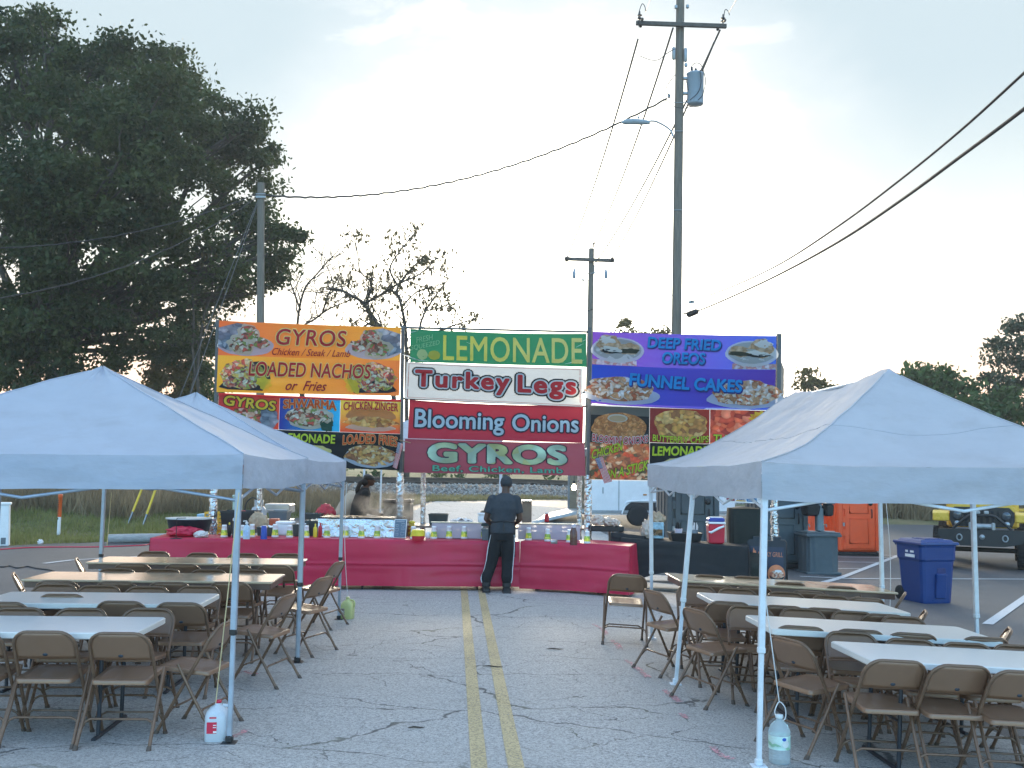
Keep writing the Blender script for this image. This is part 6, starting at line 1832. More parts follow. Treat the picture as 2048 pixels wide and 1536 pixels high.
man = thing('person', 'person seen from behind at the counter, charcoal tee, black striped track trousers, dark cap', 'person', G(1003, 1186))
man.rotation_euler = (0, 0, R(3))
LF, RF = (-.235, .0), (.075, -.04)                       # feet
def man_body(b):
    loft(b, [((0, 0, .86), .14, .10), ((0, 0, 1.0), .155, .115), ((.01, .0, 1.12), .15, .11), ((.015, .0, 1.28), .175, .12), ((.02, .01, 1.40), .19, .115), ((.03, .02, 1.475), .12, .08), ((.035, .03, 1.52), .06, .06)])
    b.tube([(.035, .03, 1.46), (.045, .05, 1.60)], [.062, .058], 12)
    ell(b, (.05, .075, 1.665), (.076, .098, .112)); ell(b, (.05, .085, 1.60), (.058, .075, .06)); ell(b, (.05, .172, 1.63), (.014, .022, .02))
    for s in (-1, 1):
        ell(b, (.05 + s * .078, .07, 1.635), (.010, .020, .032))
        sh, el_, wr_ = Vector((.02 + s * .19, .005, 1.41)), Vector((.005 + s * .255, .015, 1.12)), Vector((s * .15 + .01, .20, 1.00))
        b.tube([sh, sh.lerp(el_, .5), el_], [.062, .056, .043], 12); b.tube([el_, el_.lerp(wr_, .35), wr_], [.043, .042, .028], 12)
        ell(b, sh, .065); ell(b, el_, .043)
        hand(b, wr_, (-s * .35, .9, -.25), s)
    for (fx, fy), hx in ((LF, -.085), (RF, .085)):
        h_, k_, a_ = Vector((hx, 0, .88)), Vector(((hx + fx) / 2 + .005, .03, .48)), Vector((fx, fy, .09))
        b.tube([h_, h_.lerp(k_, .5), k_, k_.lerp(a_, .35), a_], [.095, .085, .06, .058, .038], 12)
        b.tube([a_ + Vector((0, -.03, -.045)), a_ + Vector((0, .14, -.055))], [.04, .032], 10)
flesh('body', M_SKIN, man, man_body, .011, 3)
def man_shirt(b):
    loft(b, [((0, 0, .905), .188, .138), ((0, 0, 1.0), .186, .140), ((.008, 0, 1.085), .178, .132), ((.01, 0, 1.13), .188, .135), ((.015, 0, 1.28), .205, .142), ((.02, .01, 1.40), .215, .132), ((.027, .018, 1.47), .145, .095), ((.034, .03, 1.515), .078, .072)], 28)
    for s in (-1, 1):
        sh, el_ = Vector((.02 + s * .178, .005, 1.415)), Vector((.005 + s * .262, .015, 1.12))
        b.tube([sh, sh.lerp(el_, .4), sh.lerp(el_, .70)], [.080, .078, .076], 14); ell(b, sh, .078)
flesh('tee_shirt', M_TEE, man, man_shirt, .011, 5)
m = MB()
m.tube([(.008 + .186 * math.cos(q), .138 * math.sin(q), 1.085 + .008 * math.sin(q * 3)) for q in (2 * math.pi * i / 30 for i in range(30))], .010, 6, closed=True)
m.tube([(.008, -.140, 1.085), (.012, -.150, 1.0), (.010, -.150, .93)], .009, 6); m.box((.008, -.143, 1.085), (.03, .02, .025), bev=.008)
m.build('apron_ties', M_BLKP, man)
m = MB(); m.grid(lambda u, v: ((u - .5) * .42, .165 + .02 * math.cos((u - .5) * 3), 1.08 - .55 * v), 10, 10); m.build('apron', M_BLKCLOTH, man, fix=False)
def man_trousers(b):
    loft(b, [((0, 0, .80), .165, .125), ((0, 0, .90), .178, .132), ((0, 0, .98), .170, .128)])
    for (fx, fy), hx in ((LF, -.083), (RF, .083)):
        h_, k_, a_ = Vector((hx, 0, .88)), Vector(((hx + fx) / 2 + .005, .03, .48)), Vector((fx, fy, .19))
        b.tube([h_, h_.lerp(k_, .5), k_, k_.lerp(a_, .5), a_ + Vector((0, 0, .05)), a_, a_ - Vector((0, 0, .05))], [.108, .105, .092, .085, .088, .078, .062], 14)
flesh('track_trousers', M_TRK, man, man_trousers, .012, 4)
for sx, ((fx, fy), hx) in zip((-1, 1), ((LF, -.083), (RF, .083))):
    h_, k_, a_ = Vector((hx, 0, .88)), Vector(((hx + fx) / 2 + .005, .03, .48)), Vector((fx, fy, .19))
    P_ = [h_ + Vector((sx * .09, -.045, .0)), h_.lerp(k_, .5) + Vector((sx * .098, -.035, 0)), k_ + Vector((sx * .086, -.03, 0)), k_.lerp(a_, .5) + Vector((sx * .079, -.03, 0)), a_ + Vector((sx * .080, -.03, .04)), a_ + Vector((sx * .066, -.025, -.03))]
    m = MB(); m.tube(smooth_path(P_, 4), .009, 6); m.tube([p + Vector((0, .028, 0)) for p in smooth_path(P_, 4)], .007, 6); m.build('side_stripe', M_WST, man)
for fx, fy in (LF, RF):
    def boot(b, fx=fx, fy=fy):
        b.tube([(fx, fy - .0, .20), (fx, fy - .005, .10)], [.066, .070], 12); b.tube([(fx, fy - .06, .05), (fx, fy + .04, .055), (fx + (.02 if fx > 0 else -.02), fy + .17, .045)], [.056, .064, .054], 12)
        b.box((fx, fy + .05, .014), (.125, .31, .03), bev=.012)
    flesh('boot', M_BOOT, man, boot, .009, 2)
def cap(b):
    ell(b, (.05, .07, 1.685), (.090, .112, .102)); b.lathe([(.088, -.03), (.094, -.01), (.093, .015), (.085, .02)], 24, (.05, .07, 1.675), sy=1.22)
flesh('cap', M_CAP, man, cap, .008, 2)

cook = thing('person', 'person in black with a black cap and ponytail, in profile behind the smoking griddle', 'person', on(P(716, 1040, 18.95).x, 18.95))
cook.rotation_euler = (0, 0, R(-72))                     # facing right in the picture
def cook_body(b):
    loft(b, [((0, 0, .82), .15, .12), ((0, 0, 1.0), .16, .13), ((0, .03, 1.2), .165, .13), ((0, .08, 1.38), .185, .12), ((0, .11, 1.46), .12, .08), ((0, .12, 1.5), .06, .06)])
    b.tube([(0, .11, 1.44), (0, .16, 1.58)], [.058, .055], 12)
    ell(b, (0, .185, 1.635), (.072, .095, .105), rot=(R(-12), 0, 0)); ell(b, (0, .225, 1.575), (.05, .06, .05)); ell(b, (0, .292, 1.615), (.013, .022, .02)); ell(b, (0, .272, 1.578), (.024, .018, .012))
    for s in (-1, 1):
        ell(b, (s * .074, .17, 1.62), (.009, .018, .03))
        sh, el_, wr_ = Vector((s * .185, .09, 1.39)), Vector((s * .235, .10, 1.10)), Vector((s * .13, .36, 1.02))
        b.tube([sh, el_], [.06, .042], 12); b.tube([el_, wr_], [.042, .027], 12); ell(b, sh, .062); ell(b, el_, .042); hand(b, wr_, (-s * .2, .9, -.3), s)
        b.tube([(s * .085, 0, .86), (s * .09, .03, .47), (s * .09, 0, .09)], [.1, .065, .042], 12); b.tube([(s * .09, -.03, .045), (s * .09, .15, .04)], [.042, .036], 10)
flesh('body', M_SKIN, cook, cook_body, .012, 3)
def cook_top(b):
    loft(b, [((0, 0, .84), .185, .15), ((0, 0, 1.0), .185, .155), ((0, .03, 1.2), .19, .155), ((0, .08, 1.38), .205, .14), ((0, .105, 1.45), .14, .095), ((0, .12, 1.50), .074, .07)], 24)
    for s in (-1, 1):
        sh, el_, wr_ = Vector((s * .18, .09, 1.39)), Vector((s * .24, .10, 1.10)), Vector((s * .15, .31, 1.035))
        b.tube([sh, el_], [.078, .062], 12); b.tube([el_, wr_], [.062, .045], 12); ell(b, sh, .078)
flesh('black_top', M_TRK, cook, cook_top, .013, 4)
flesh('trousers', M_TRK, cook, lambda b: [b.tube([(s * .085, 0, .90), (s * .09, .03, .47), (s * .09, 0, .10)], [.115, .085, .07], 12) for s in (-1, 1)], .014, 3)
def cook_cap(b):
    ell(b, (0, .175, 1.672), (.082, .106, .082), rot=(R(-8), 0, 0)); b.box((0, .31, 1.662), (.14, .13, .014), rot=(R(-10), 0, 0), bev=.005)
flesh('cap', M_BLKP, cook, cook_cap, .008, 2)
flesh('hair', M_HAIR, cook, lambda b: [ell(b, (0, .12, 1.60), (.075, .07, .085)), b.tube([(0, .08, 1.62), (0, .02, 1.58), (0, -.03, 1.46), (0, -.05, 1.38)], [.04, .045, .04, .015], 10)], .01, 3)
for s in (-1, 1): m = MB(); ell(m, (s * .032, .268, 1.640), (.012, .008, .008)); m.build('eye', M_HAIR, cook)

help_ = thing('person', 'person in a beige tee and patterned trousers bending over behind the cook in black', 'person', on(P(684, 1040, 19.5).x, 19.5))
help_.rotation_euler = (0, 0, R(-50))
M_BEIGE = mat('beige_tee', (.40, .35, .28), .85, var=.12, bump=.3, bscale=9)
M_CAMO = food('patterned_cloth', [(.30, .26, .20), (.10, .09, .08), (.38, .32, .27), (.17, .14, .12)], 14, 0)
def help_body(b):
    loft(b, [((0, 0, .82), .15, .12), ((0, .0, 1.0), .155, .125), ((0, .12, 1.2), .16, .13), ((0, .26, 1.36), .17, .12), ((0, .34, 1.41), .10, .08)])
    b.tube([(0, .33, 1.40), (0, .44, 1.42)], [.056, .054], 12); ell(b, (0, .50, 1.40), (.072, .10, .098), rot=(R(-60), 0, 0)); ell(b, (0, .56, 1.34), (.014, .02, .022))
    for s in (-1, 1):
        ell(b, (s * .074, .49, 1.40), (.009, .018, .03))
        sh, el_, wr_ = Vector((s * .18, .29, 1.35)), Vector((s * .23, .27, 1.07)), Vector((s * .14, .42, .93))
        b.tube([sh, el_], [.058, .041], 12); b.tube([el_, wr_], [.041, .027], 12); ell(b, sh, .06); ell(b, el_, .041); hand(b, wr_, (-s * .1, .7, -.6), s)
        b.tube([(s * .085, 0, .86), (s * .09, .05, .47), (s * .09, 0, .09)], [.1, .065, .042], 12); b.tube([(s * .09, -.03, .045), (s * .09, .15, .04)], [.042, .036], 10)
flesh('body', M_SKIN, help_, help_body, .013, 3)
def help_top(b):
    loft(b, [((0, 0, .90), .18, .15), ((0, 0, 1.0), .18, .155), ((0, .12, 1.2), .185, .155), ((0, .26, 1.36), .195, .14), ((0, .34, 1.415), .115, .095)], 24)
    for s in (-1, 1):
        sh, el_ = Vector((s * .175, .28, 1.35)), Vector((s * .235, .27, 1.07)); b.tube([sh, sh.lerp(el_, .65)], [.077, .07], 12); ell(b, sh, .076)
flesh('tee_shirt', M_BEIGE, help_, help_top, .013, 4)
flesh('trousers', M_CAMO, help_, lambda b: [b.tube([(s * .085, 0, .93), (s * .09, .05, .47), (s * .09, 0, .10)], [.118, .085, .07], 12) for s in (-1, 1)], .014, 3)
flesh('hair', M_HAIR, help_, lambda b: ell(b, (0, .485, 1.425), (.08, .10, .10)), .01, 2)
onion = lump('onion_sack', 'bulging red net sack of onions beside the bending person', 630, 672, 990, 1043, 18.7, M_RNET, 'sack', .4, .16, n=5, zt=.72)
t = thing('sack_stand', 'low dark stand under the red onion sack', 'stand', on(onion.location.x, onion.location.y)); MB().box((0, 0, .685), (.55, .45, .05), bev=.01).build('top', M_BRSTEEL, t)
for x in (-.22, .22):
    for y in (-.18, .18): MB().tube([(x, y, .66), (x, y, 0)], .02, 6).build('leg', M_BRSTEEL, t)
# smoke over the griddle
c = P(760, 1012, 17.0)
MB().box((0, 0, 0), (1.5, .7, .62)).build('smoke', bpy.data.materials.new('drifting_smoke'))
sm = bpy.data.objects['smoke']; sm.location = (c.x, 16.85, c.z + .06); tag(sm, 'pale smoke drifting up from the griddle', None, kind='stuff')
N, K = nodes_of(sm.data.materials[0]); N.remove(N['Principled BSDF'])
pv = N.new('ShaderNodeVolumePrincipled'); pv.inputs['Color'].default_value = (.93, .84, .74, 1); pv.inputs['Anisotropy'].default_value = .5
tc_ = N.new('ShaderNodeTexCoord'); nz = N.new('ShaderNodeTexNoise'); nz.inputs['Scale'].default_value = 4.2; nz.inputs['Detail'].default_value = 5; nz.inputs['Distortion'].default_value = .7; K.new(tc_.outputs['Object'], nz.inputs['Vector'])
r_ = N.new('ShaderNodeMapRange'); r_.inputs[1].default_value = .48; r_.inputs[2].default_value = .75; r_.inputs[4].default_value = 1; K.new(nz.outputs[0], r_.inputs[0])
gr = N.new('ShaderNodeTexGradient'); gr.gradient_type = 'SPHERICAL'; mp_ = N.new('ShaderNodeMapping'); mp_.inputs['Scale'].default_value = (1.3, 2.6, 2.4); mp_.inputs['Location'].default_value = (-.22, 0, .30); K.new(tc_.outputs['Object'], mp_.inputs[0]); K.new(mp_.outputs[0], gr.inputs[0])
m1 = N.new('ShaderNodeMath'); m1.operation = 'MULTIPLY'; K.new(r_.outputs[0], m1.inputs[0]); K.new(gr.outputs['Fac'], m1.inputs[1])
m2 = N.new('ShaderNodeMath'); m2.operation = 'MULTIPLY'; m2.inputs[1].default_value = 10; K.new(m1.outputs[0], m2.inputs[0]); K.new(m2.outputs[0], pv.inputs['Density']); K.new(pv.outputs[0], N['Material Output'].inputs['Volume'])
# ================================================================== TRAILER, TOILETS, CAR, BIN AND SMALL THINGS
M_TRW = mat('white_trailer_skin', (.78, .79, .79), .4, var=.06, stain=(.38, .37, .35), stain_amt=.3, stain_scale=1.5)
M_TYRE = mat('tyre_rubber', (.016, .016, .017), .85, var=.3)
M_RIM = mat('silver_rim', (.42, .43, .44), .4, .7, var=.1)
def wheel(parent, c, r, w, axis_rot, spokes=6, tread=False):
    t = MB().lathe([(r * .62, -w / 2), (r * .93, -w / 2), (r, -w * .36), (r, w * .36), (r * .93, w / 2), (r * .62, w / 2)], 36, c, rot=axis_rot)
    q = Euler(axis_rot).to_matrix()
    if tread:
        for i in range(30):
            a = 2 * math.pi * i / 30
            for s_ in (-1, 1): t.box(Vector(c) + q @ Vector((r * math.cos(a + .05 * s_), r * math.sin(a + .05 * s_), s_ * w * .3)), (.03, .05, w * .36), rot=q @ Matrix.Rotation(a, 3, 'Z'))
    ty = t.build('tyre', M_TYRE, parent)
    m = MB().lathe([(r * .60, -w * .48), (r * .62, -w * .5), (r * .55, -w * .44), (r * .5, -w * .25)], 30, c, rot=axis_rot)
    m.lathe([(0, -w * .36), (r * .14, -w * .36), (r * .17, -w * .30), (r * .17, -w * .2)], 16, c, rot=axis_rot)
    for i in range(spokes):
        a = 2 * math.pi * i / spokes
        m.box(Vector(c) + q @ Vector((r * .33 * math.cos(a), r * .33 * math.sin(a), -w * .29)), (r * .40, r * .13, .02), rot=q @ Matrix.Rotation(a, 3, 'Z'), bev=.006)
    m.lathe([(0, -w * .2), (r * .5, -w * .2)], 20, c, rot=axis_rot)
    m.build('rim', M_RIM, ty)
    return ty
tl = P(1172, 1040, 33.5)
tr_ = thing('cargo_trailer', 'white enclosed twin axle trailer with open rear ramp, behind the right tower', 'trailer', on(tl.x, tl.y), rz=R(13))
LT, WT, HT, Z0 = 5.2, 2.1, 2.05, .42
m = MB()
m.box((LT / 2, -.02, Z0 + HT / 2), (LT, .05, HT)); m.box((LT / 2, WT + .0, Z0 + HT / 2), (LT, .05, HT)); m.box((LT / 2, WT / 2 - .01, Z0 + HT + .02), (LT, WT + .1, .05), bev=.02); m.box((LT / 2, WT / 2 - .01, Z0 - .03), (LT, WT, .06)); m.box((LT - .02, WT / 2 - .01, Z0 + HT / 2), (.05, WT - .07, HT))
m.build('box_body', M_TRW, tr_)
m = MB(); m.box((.03, -.055, Z0 + HT / 2), (.09, .03, HT + .04), bev=.008); m.box((LT / 2, -.055, Z0 + .04), (LT, .022, .09), bev=.004); m.box((.03, WT - .0, Z0 + HT / 2), (.09, .06, HT), bev=.008)
for x in (1.1, 2.4, 3.7): m.box((x, -.047, Z0 + HT / 2), (.03, .008, HT - .14))
m.build('trim', M_GALV, tr_)
m = MB(); m.box((1.2, WT - .045, Z0 + .95), (2.3, .03, 1.8)); m.build('inner_lining', mat('plywood_lining', (.32, .25, .17), .7, var=.2, stretch=(1, 1, 6)), tr_)
rp = MB(); rp.box((-.95, WT / 2, .24), (1.95, WT - .1, .05), rot=(0, R(-12.5), 0), bev=.01); rp.box((-.95, .06, .29), (1.95, .03, .06), rot=(0, R(-12.5), 0)); rp.build('ramp', mat('worn_ramp_metal', (.42, .45, .47), .5, .3, var=.2), tr_)
for x in (1.75, 2.62):
    wheel(tr_, (x, -.02, .35), .35, .22, (R(-90), 0, 0), 6)
    a = [(x - .44, Z0 + .16)] + [(x - .44 * math.cos(q), Z0 + .16 + .30 * math.sin(q)) for q in (math.pi * i / 10 for i in range(11))] + [(x + .44, Z0 + .16)]
m = MB(); pth = [(1.2, -.06, .38), (1.3, -.06, .62), (1.5, -.06, .80), (2.87, -.06, .80), (3.07, -.06, .62), (3.17, -.06, .38)]; m.tube(smooth_path([Vector(p) for p in pth], 4), .03, 8); m.build('fender_lip', M_TRW, tr_)
m = MB(); m.prism([(1.24, .40), (1.32, .62), (1.52, .77), (2.85, .77), (3.05, .62), (3.13, .40)], 'y', -.049, -.046); m.build('wheel_well', M_BLKP, tr_)
MB().box((2.0, -.058, 1.02), (.12, .02, .05), bev=.008).build('marker_lamp', mat('amber_lens', (.5, .2, .03), .3), tr_); MB().box((.55, -.06, 1.15), (.035, .02, .2), bev=.008).build('door_latch', M_GALV, tr_)
m = MB(); m.tube([(LT, .6, .40), (LT + 1.0, WT / 2, .42), (LT, WT - .6, .40)], .04, 8); m.tube([(LT + 1.0, WT / 2, .45), (LT + 1.0, WT / 2, 0)], .03, 8); m.build('tow_bar', M_BLKP, tr_)

M_PGREY = mat('slate_grey_toilet_plastic', (.065, .09, .105), .55, var=.12, stain=(.12, .14, .15), stain_amt=.3)
M_PORA = mat('orange_toilet_plastic', (.95, .11, .025), .5, var=.08, stain=(.5, .1, .05), stain_amt=.3)
M_ROOF = mat('pale_roof_plastic', (.55, .58, .58), .5, trans=.4)
def toilet(label, x, y, rz, m_, group):
    t = thing('portable_toilet', label, 'portable toilet', on(x, y), rz=rz, group=group)
    Wd, D, H = 1.10, 1.18, 2.12
    b = MB(); b.box((0, D / 2 - .0, H / 2 + .10), (Wd, D, H), bev=.05)
    for sx in (-1, 1): b.box((sx * (Wd / 2 - .055), -.012, H / 2 + .10), (.11, .05, H - .06), bev=.015)
    for sx in (-1, 1):
        for yy in (.3, .62, .94): b.box((sx * (Wd / 2 + .006), yy, 1.1), (.03, .2, 1.8), bev=.012)
    b.box((0, -.008, H + .02), (Wd - .23, .04, .14), bev=.01)
    b.build('cabin', m_, t)
    MB().box((0, D / 2, .05), (Wd + .04, D + .06, .10), bev=.02).build('skid', M_BLKP, t)
    r = MB(); r.grid(lambda u, v: ((u - .5) * (Wd + .06), -.03 + v * (D + .06), H + .10 + .17 * math.sin(math.pi * u) ** .6 * math.sin(math.pi * (v * .94 + .03)) ** .35), 14, 12); r.build('roof', M_ROOF, t)
    d = MB(); d.box((.02, -.022, 1.13), (.80, .035, 1.88), bev=.012)
    d = d.build('door', m_, t)
    p = MB()
    def frame(x0, x1, z0, z1, w=.03, y=-.043, top=0):
        p.tube([(x0, y, z0), (x1, y, z0), (x1, y, z1), ((x0 + x1) / 2, y, z1 + top), (x0, y, z1)], w / 2, 6, closed=True, flat=1)
    frame(-.26, .24, .32, .98); frame(-.26, .24, 1.12, 1.72, top=.07)
    for z in (1.50, 1.62): p.box((.02, -.044, z), (.34, .012, .02), bev=.005)
    for z in (.25, .6, .95, 1.3, 1.65): p.box((-.41, -.042, z), (.07, .03, .17), bev=.01)
    p.build('door_panel', m_, d)
    MB().lathe([(.062, 0), (.062, .02), (.03, .028), (0, .028)], 16, (.30, -.04, 1.38), rot=(R(90), 0, 0)).build('latch', M_BLKP, d)
    MB().tube([(.33, -.04, 1.22), (.33, -.075, 1.2), (.33, -.075, 1.02), (.33, -.04, 1.0)], .014, 6).build('handle', M_BLKP, d)
    s_ = MB(); s_.box((-.42, -.052, 1.52), (.05, .01, .09)); s_.box((-.42, -.052, .82), (.05, .01, .09)); s_.build('hinge', M_GALV, d)
    return t
GT = 'portable toilets behind the right tent'
def px_at(u, Y): return P(u, 1000, Y).x
toilet('slate grey portable toilet behind the red cool box, nearest the white trailer', px_at(1386, 21.6), 21.6, R(3), M_PGREY, GT)
toilet('slate grey portable toilet beside the hand wash stand, right of the black draped chair', px_at(1566, 22.9), 22.9, R(2), M_PGREY, GT)
toilet('bright orange portable toilet with its whole door in view', px_at(1717, 27.4), 27.4, R(2), M_PORA, GT)
toilet('orange portable toilet mostly hidden behind the hand wash stand', px_at(1641, 28.4), 28.4, R(-6), M_PORA, GT)
# hand wash stand
b_ = G(1636, 1147)
t = thing('hand_wash_stand', 'slate grey free standing hand wash stand with two basins and dispensers', 'wash stand', b_, rz=R(6))
w, d = .74, .66
m = MB()
def hw(u, v):
    q = 2 * math.pi * u; z = v * .80
    e = .45; cx, sx = math.cos(q), math.sin(q)
    k = 1 - .05 * abs(math.sin(q * 7)) * min(1, 6 * v * (1 - v)) - .06 * (1 - v) * v * 4 * 0
    return (w / 2 * k * abs(cx) ** e * (1 if cx > 0 else -1), d / 2 * k * abs(sx) ** e * (1 if sx > 0 else -1), z)
m.grid(hw, 84, 10); m.box((0, 0, .03), (w + .03, d + .03, .06), bev=.02); m.build('tank', M_PGREY, t)
m = MB(); m.box((0, 0, .83), (w + .05, d + .05, .06), bev=.025); m.box((0, 0, .875), (w + .01, d, .04), bev=.018); m.build('counter', M_PGREY, t)
for s_ in (-1, 1): MB().lathe([(.16, .02), (.15, .012), (.10, -.004), (0, -.008)], 20, (s_ * .19, -.08, .89), sy=.8).build('basin', mat('pale_basin', (.32, .38, .40), .35), t)
m = MB(); m.box((.06, .05, 1.15), (.15, .16, .50), bev=.02); m.box((.06, .05, 1.40), (.10, .14, .22), bev=.02, taper=.8); m.build('column', mat('mid_grey_column', (.16, .20, .22), .5, var=.1), t)
m = MB(); m.box((-.16, .0, 1.36), (.30, .30, .26), bev=.04, taper=1.15); m.build('towel_box', M_BLKP, t)
m = MB(); m.box((.23, .0, 1.36), (.17, .26, .26), bev=.03, taper=1.1); m.build('soap_box', M_BLKP, t)
MB().box((-.16, 0, 1.50), (.38, .34, .03), bev=.012).box((.24, 0, 1.50), (.2, .28, .025), bev=.01).build('box_lids', M_PGREY, t)
m = MB()
for s_ in (-1, 1): m.tube([(s_ * .19, .12, .9), (s_ * .19, .12, 1.04), (s_ * .19, .0, 1.05), (s_ * .19, -.03, 1.0)], .014, 8)
m.build('taps', M_GALV, t)
# A-frame sign
sg = P(1534, 1160, 16.7)
t = thing('menu_sign', 'black folding pavement sign with an orange and white food menu, beside the hand wash stand', 'sign', on(sg.x, sg.y), rz=R(-20))
M_SB = mat('black_sign_plastic', (.012, .013, .016), .45, var=.2)
W2, H2, lean = .62, 1.02, R(13)
for s_, nm in ((-1, 'front_panel'), (1, 'back_panel')):
    m = MB()
    q = Matrix.Rotation(s_ * lean, 3, 'X')
    def pp(x, z, y=0): return q @ Vector((x, y, z - H2)) + Vector((0, 0, H2 * math.cos(lean)))
    out_ = [(-W2 / 2, 0), (-W2 / 2 + .1, .05), (W2 / 2 - .1, .05), (W2 / 2, 0), (W2 / 2, .93), (W2 / 2 - .03, .97), (.22, .97), (.22, 1.02), (.10, 1.02), (.10, .95), (-.10, .95), (-.10, 1.02), (-.22, 1.02), (-.22, .97), (-W2 / 2 + .03, .97), (-W2 / 2, .93)]
    bm = bmesh.new(); f_ = bm.faces.new([bm.verts.new(pp(a, b, 0)) for a, b in out_]); r = bmesh.ops.extrude_face_region(bm, geom=[f_])
    bmesh.ops.translate(bm, verts=[v for v in r['geom'] if isinstance(v, bmesh.types.BMVert)], vec=q @ Vector((0, .035, 0)))
    bmesh.ops.recalc_face_normals(bm, faces=bm.faces)
    me = bpy.data.meshes.new(nm); bm.to_mesh(me); bm.free(); me.materials.append(M_SB); o = bpy.data.objects.new(nm, me); COL.objects.link(o); o.parent = t
    if s_ == -1: fp = o; fq = (q.copy(), Vector((0, 0, H2 * math.cos(lean))))
def sp_(x, z, y): return fq[0] @ Vector((x, -y, z - H2)) + fq[1]
M_SO, M_SN, M_SW = mat('sign_orange', (.72, .24, .10), .5), mat('sign_navy', (.022, .024, .045), .4), mat('sign_pale_text', (.5, .58, .64), .5)
def sq(x0, z0, x1, z1, y, m_, nm='menu_sheet'): return MB().grid(lambda u, v: sp_(x0 + (x1 - x0) * u, z0 + (z1 - z0) * v, y), 1, 1, False).build(nm, m_, t, fix=False)
def sdisc(cx, cz, rx, rz, y, m_, nm, a0=0, a1=360): 
    n = 28; return MB().add([sp_(cx, cz, y)] + [sp_(cx + rx * math.cos(R(a0 + (a1 - a0) * i / n)), cz + rz * math.sin(R(a0 + (a1 - a0) * i / n)), y) for i in range(n + 1)], [(0, i + 1, i + 2) for i in range(n)]).build(nm, m_, t, fix=False)
sq(-.27, .10, .27, .86, .003, M_SN)
def stext(s, x0, z0, x1, z1, y, m_, off=0, shear=0):
    v, f = text_tris(s, shear, 0.0); X0, X1 = min(p[0] for p in v), max(p[0] for p in v); Y0, Y1 = min(p[1] for p in v), max(p[1] for p in v)
    MB().add([sp_(x0 + (x1 - x0) * (a - X0) / (X1 - X0), z0 + (z1 - z0) * (b - Y0) / (Y1 - Y0), y) for a, b in v], f).build('lettering', m_, t, fix=False)
stext('SMOKY GRILL', -.13, .70, .255, .775, .006, M_SO, .02)
MB().add([sp_(x, z, .006) for x, z in ((-.205, .68), (-.245, .71), (-.235, .76), (-.215, .74), (-.205, .84), (-.18, .78), (-.17, .80), (-.155, .73), (-.17, .69))], [tuple(range(9))]).build('flame', M_SO, t, fix=False)
sq(-.235, .59, -.09, .625, .006, M_SO, 'heading_bar')
for i in range(8):
    sq(-.25, .56 - i * .026, -.25 + random.uniform(.10, .145), .566 - i * .026, .006, M_SW, 'text_line')
    if i < 7: sq(-.085, .56 - i * .026, -.085 + random.uniform(.05, .085), .566 - i * .026, .006, M_SW, 'text_line')
sdisc(.16, .43, .135, .145, .006, M_SO, 'orange_disc'); sdisc(.17, .40, .115, .085, .009, M_BLKP, 'bowl', 180, 360); sdisc(.17, .42, .115, .06, .012, food('sign_meal', [(.5, .2, .1), (.62, .36, .22), (.35, .1, .06), (.68, .55, .45)], 34, 0), 'meal_picture'); sdisc(.19, .475, .055, .02, .015, M_STYRO, 'sauce')
sdisc(-.15, .14, .12, .10, .006, M_SO, 'orange_disc', 0, 180); sq(-.02, .22, .16, .245, .006, M_SO, 'heading_bar')
for i in range(2): sq(-.02, .185 - i * .03, .16, .192 - i * .03, .006, M_SW, 'text_line')
MB().tube([Vector((-.06, 0, H2 * math.cos(lean) + .0)), Vector((-.05, 0, H2 * math.cos(lean) + .03)), Vector((.05, 0, H2 * math.cos(lean) + .03)), Vector((.06, 0, H2 * math.cos(lean)))], .012, 6).build('handle', M_SB, t)
# credit card sign
B = Banner('card_sign', 'white credit card sign hanging under the right tent edge above the black draped chair', (1444, 974), (1532, 977), (1535, 1008), (1450, 1004), C('sign_white', (.72, .72, .72), .1), seed=20, amp=.006, Yf=lambda u: 16.75, cat='sign')
B.text('CREDIT CARDS', .02, .10, .98, .42, .008, RED, 0, .03)
B.rect(.05, .55, .24, .90, .006, C('card_maroon', (.30, .04, .09))); B.blob(.13, .725, .055, .13, .009, C('card_red', (.6, .03, .03)), 0); B.blob(.165, .725, .055, .13, .011, C('card_amber', (.75, .42, .05)), 0)
B.rect(.27, .55, .49, .63, .008, NAVY); B.rect(.27, .83, .49, .90, .008, C('card_gold', (.7, .45, .1))); B.text('VISA', .295, .645, .465, .815, .010, NAVY, .25, .03)
B.rect(.52, .55, .76, .90, .006, C('card_blue', (.08, .30, .58))); B.text('AMERICAN', .535, .585, .745, .70, .010, WHT, 0, .01); B.text('EXPRESS', .55, .745, .73, .86, .010, WHT, 0, .01)
B.text('DISCOVER', .79, .66, .97, .78, .010, C('card_grey', (.35, .33, .34)), 0, .0)
# black draped chair
bx0, bx1 = P(1456, 1100, 16.9).x, P(1525, 1100, 16.9).x
t = thing('draped_chair', 'tall chair shape shrouded in black cloth, beside the pavement sign', 'covered chair', on((bx0 + bx1) / 2, 17.0), rz=R(-4))
wv = bx1 - bx0
m = MB()
def drape(u, v):
    q = 2 * math.pi * u; z = 1.42 * (1 - v)
    hw_ = wv / 2 * (.92 + .06 * noise.noise(Vector((u * 4, v * 3, 2)))); dp = .20 + .30 * sst(.45, .62, v)
    e = .35; cx, sx = math.cos(q), math.sin(q)
    fold = 1 + .07 * noise.noise(Vector((math.cos(q) * 5, math.sin(q) * 5, v * 1.3))) * (v + .15) + .03 * noise.noise(Vector((u * 30, v * 2, 1)))
    y0 = -.30 * sst(.45, .62, v)
    return (hw_ * fold * abs(cx) ** e * (1 if cx > 0 else -1), y0 + dp * fold * abs(sx) ** e * (1 if sx > 0 else -1), z + .02 * noise.noise(Vector((u * 6, v * 6, 3))))
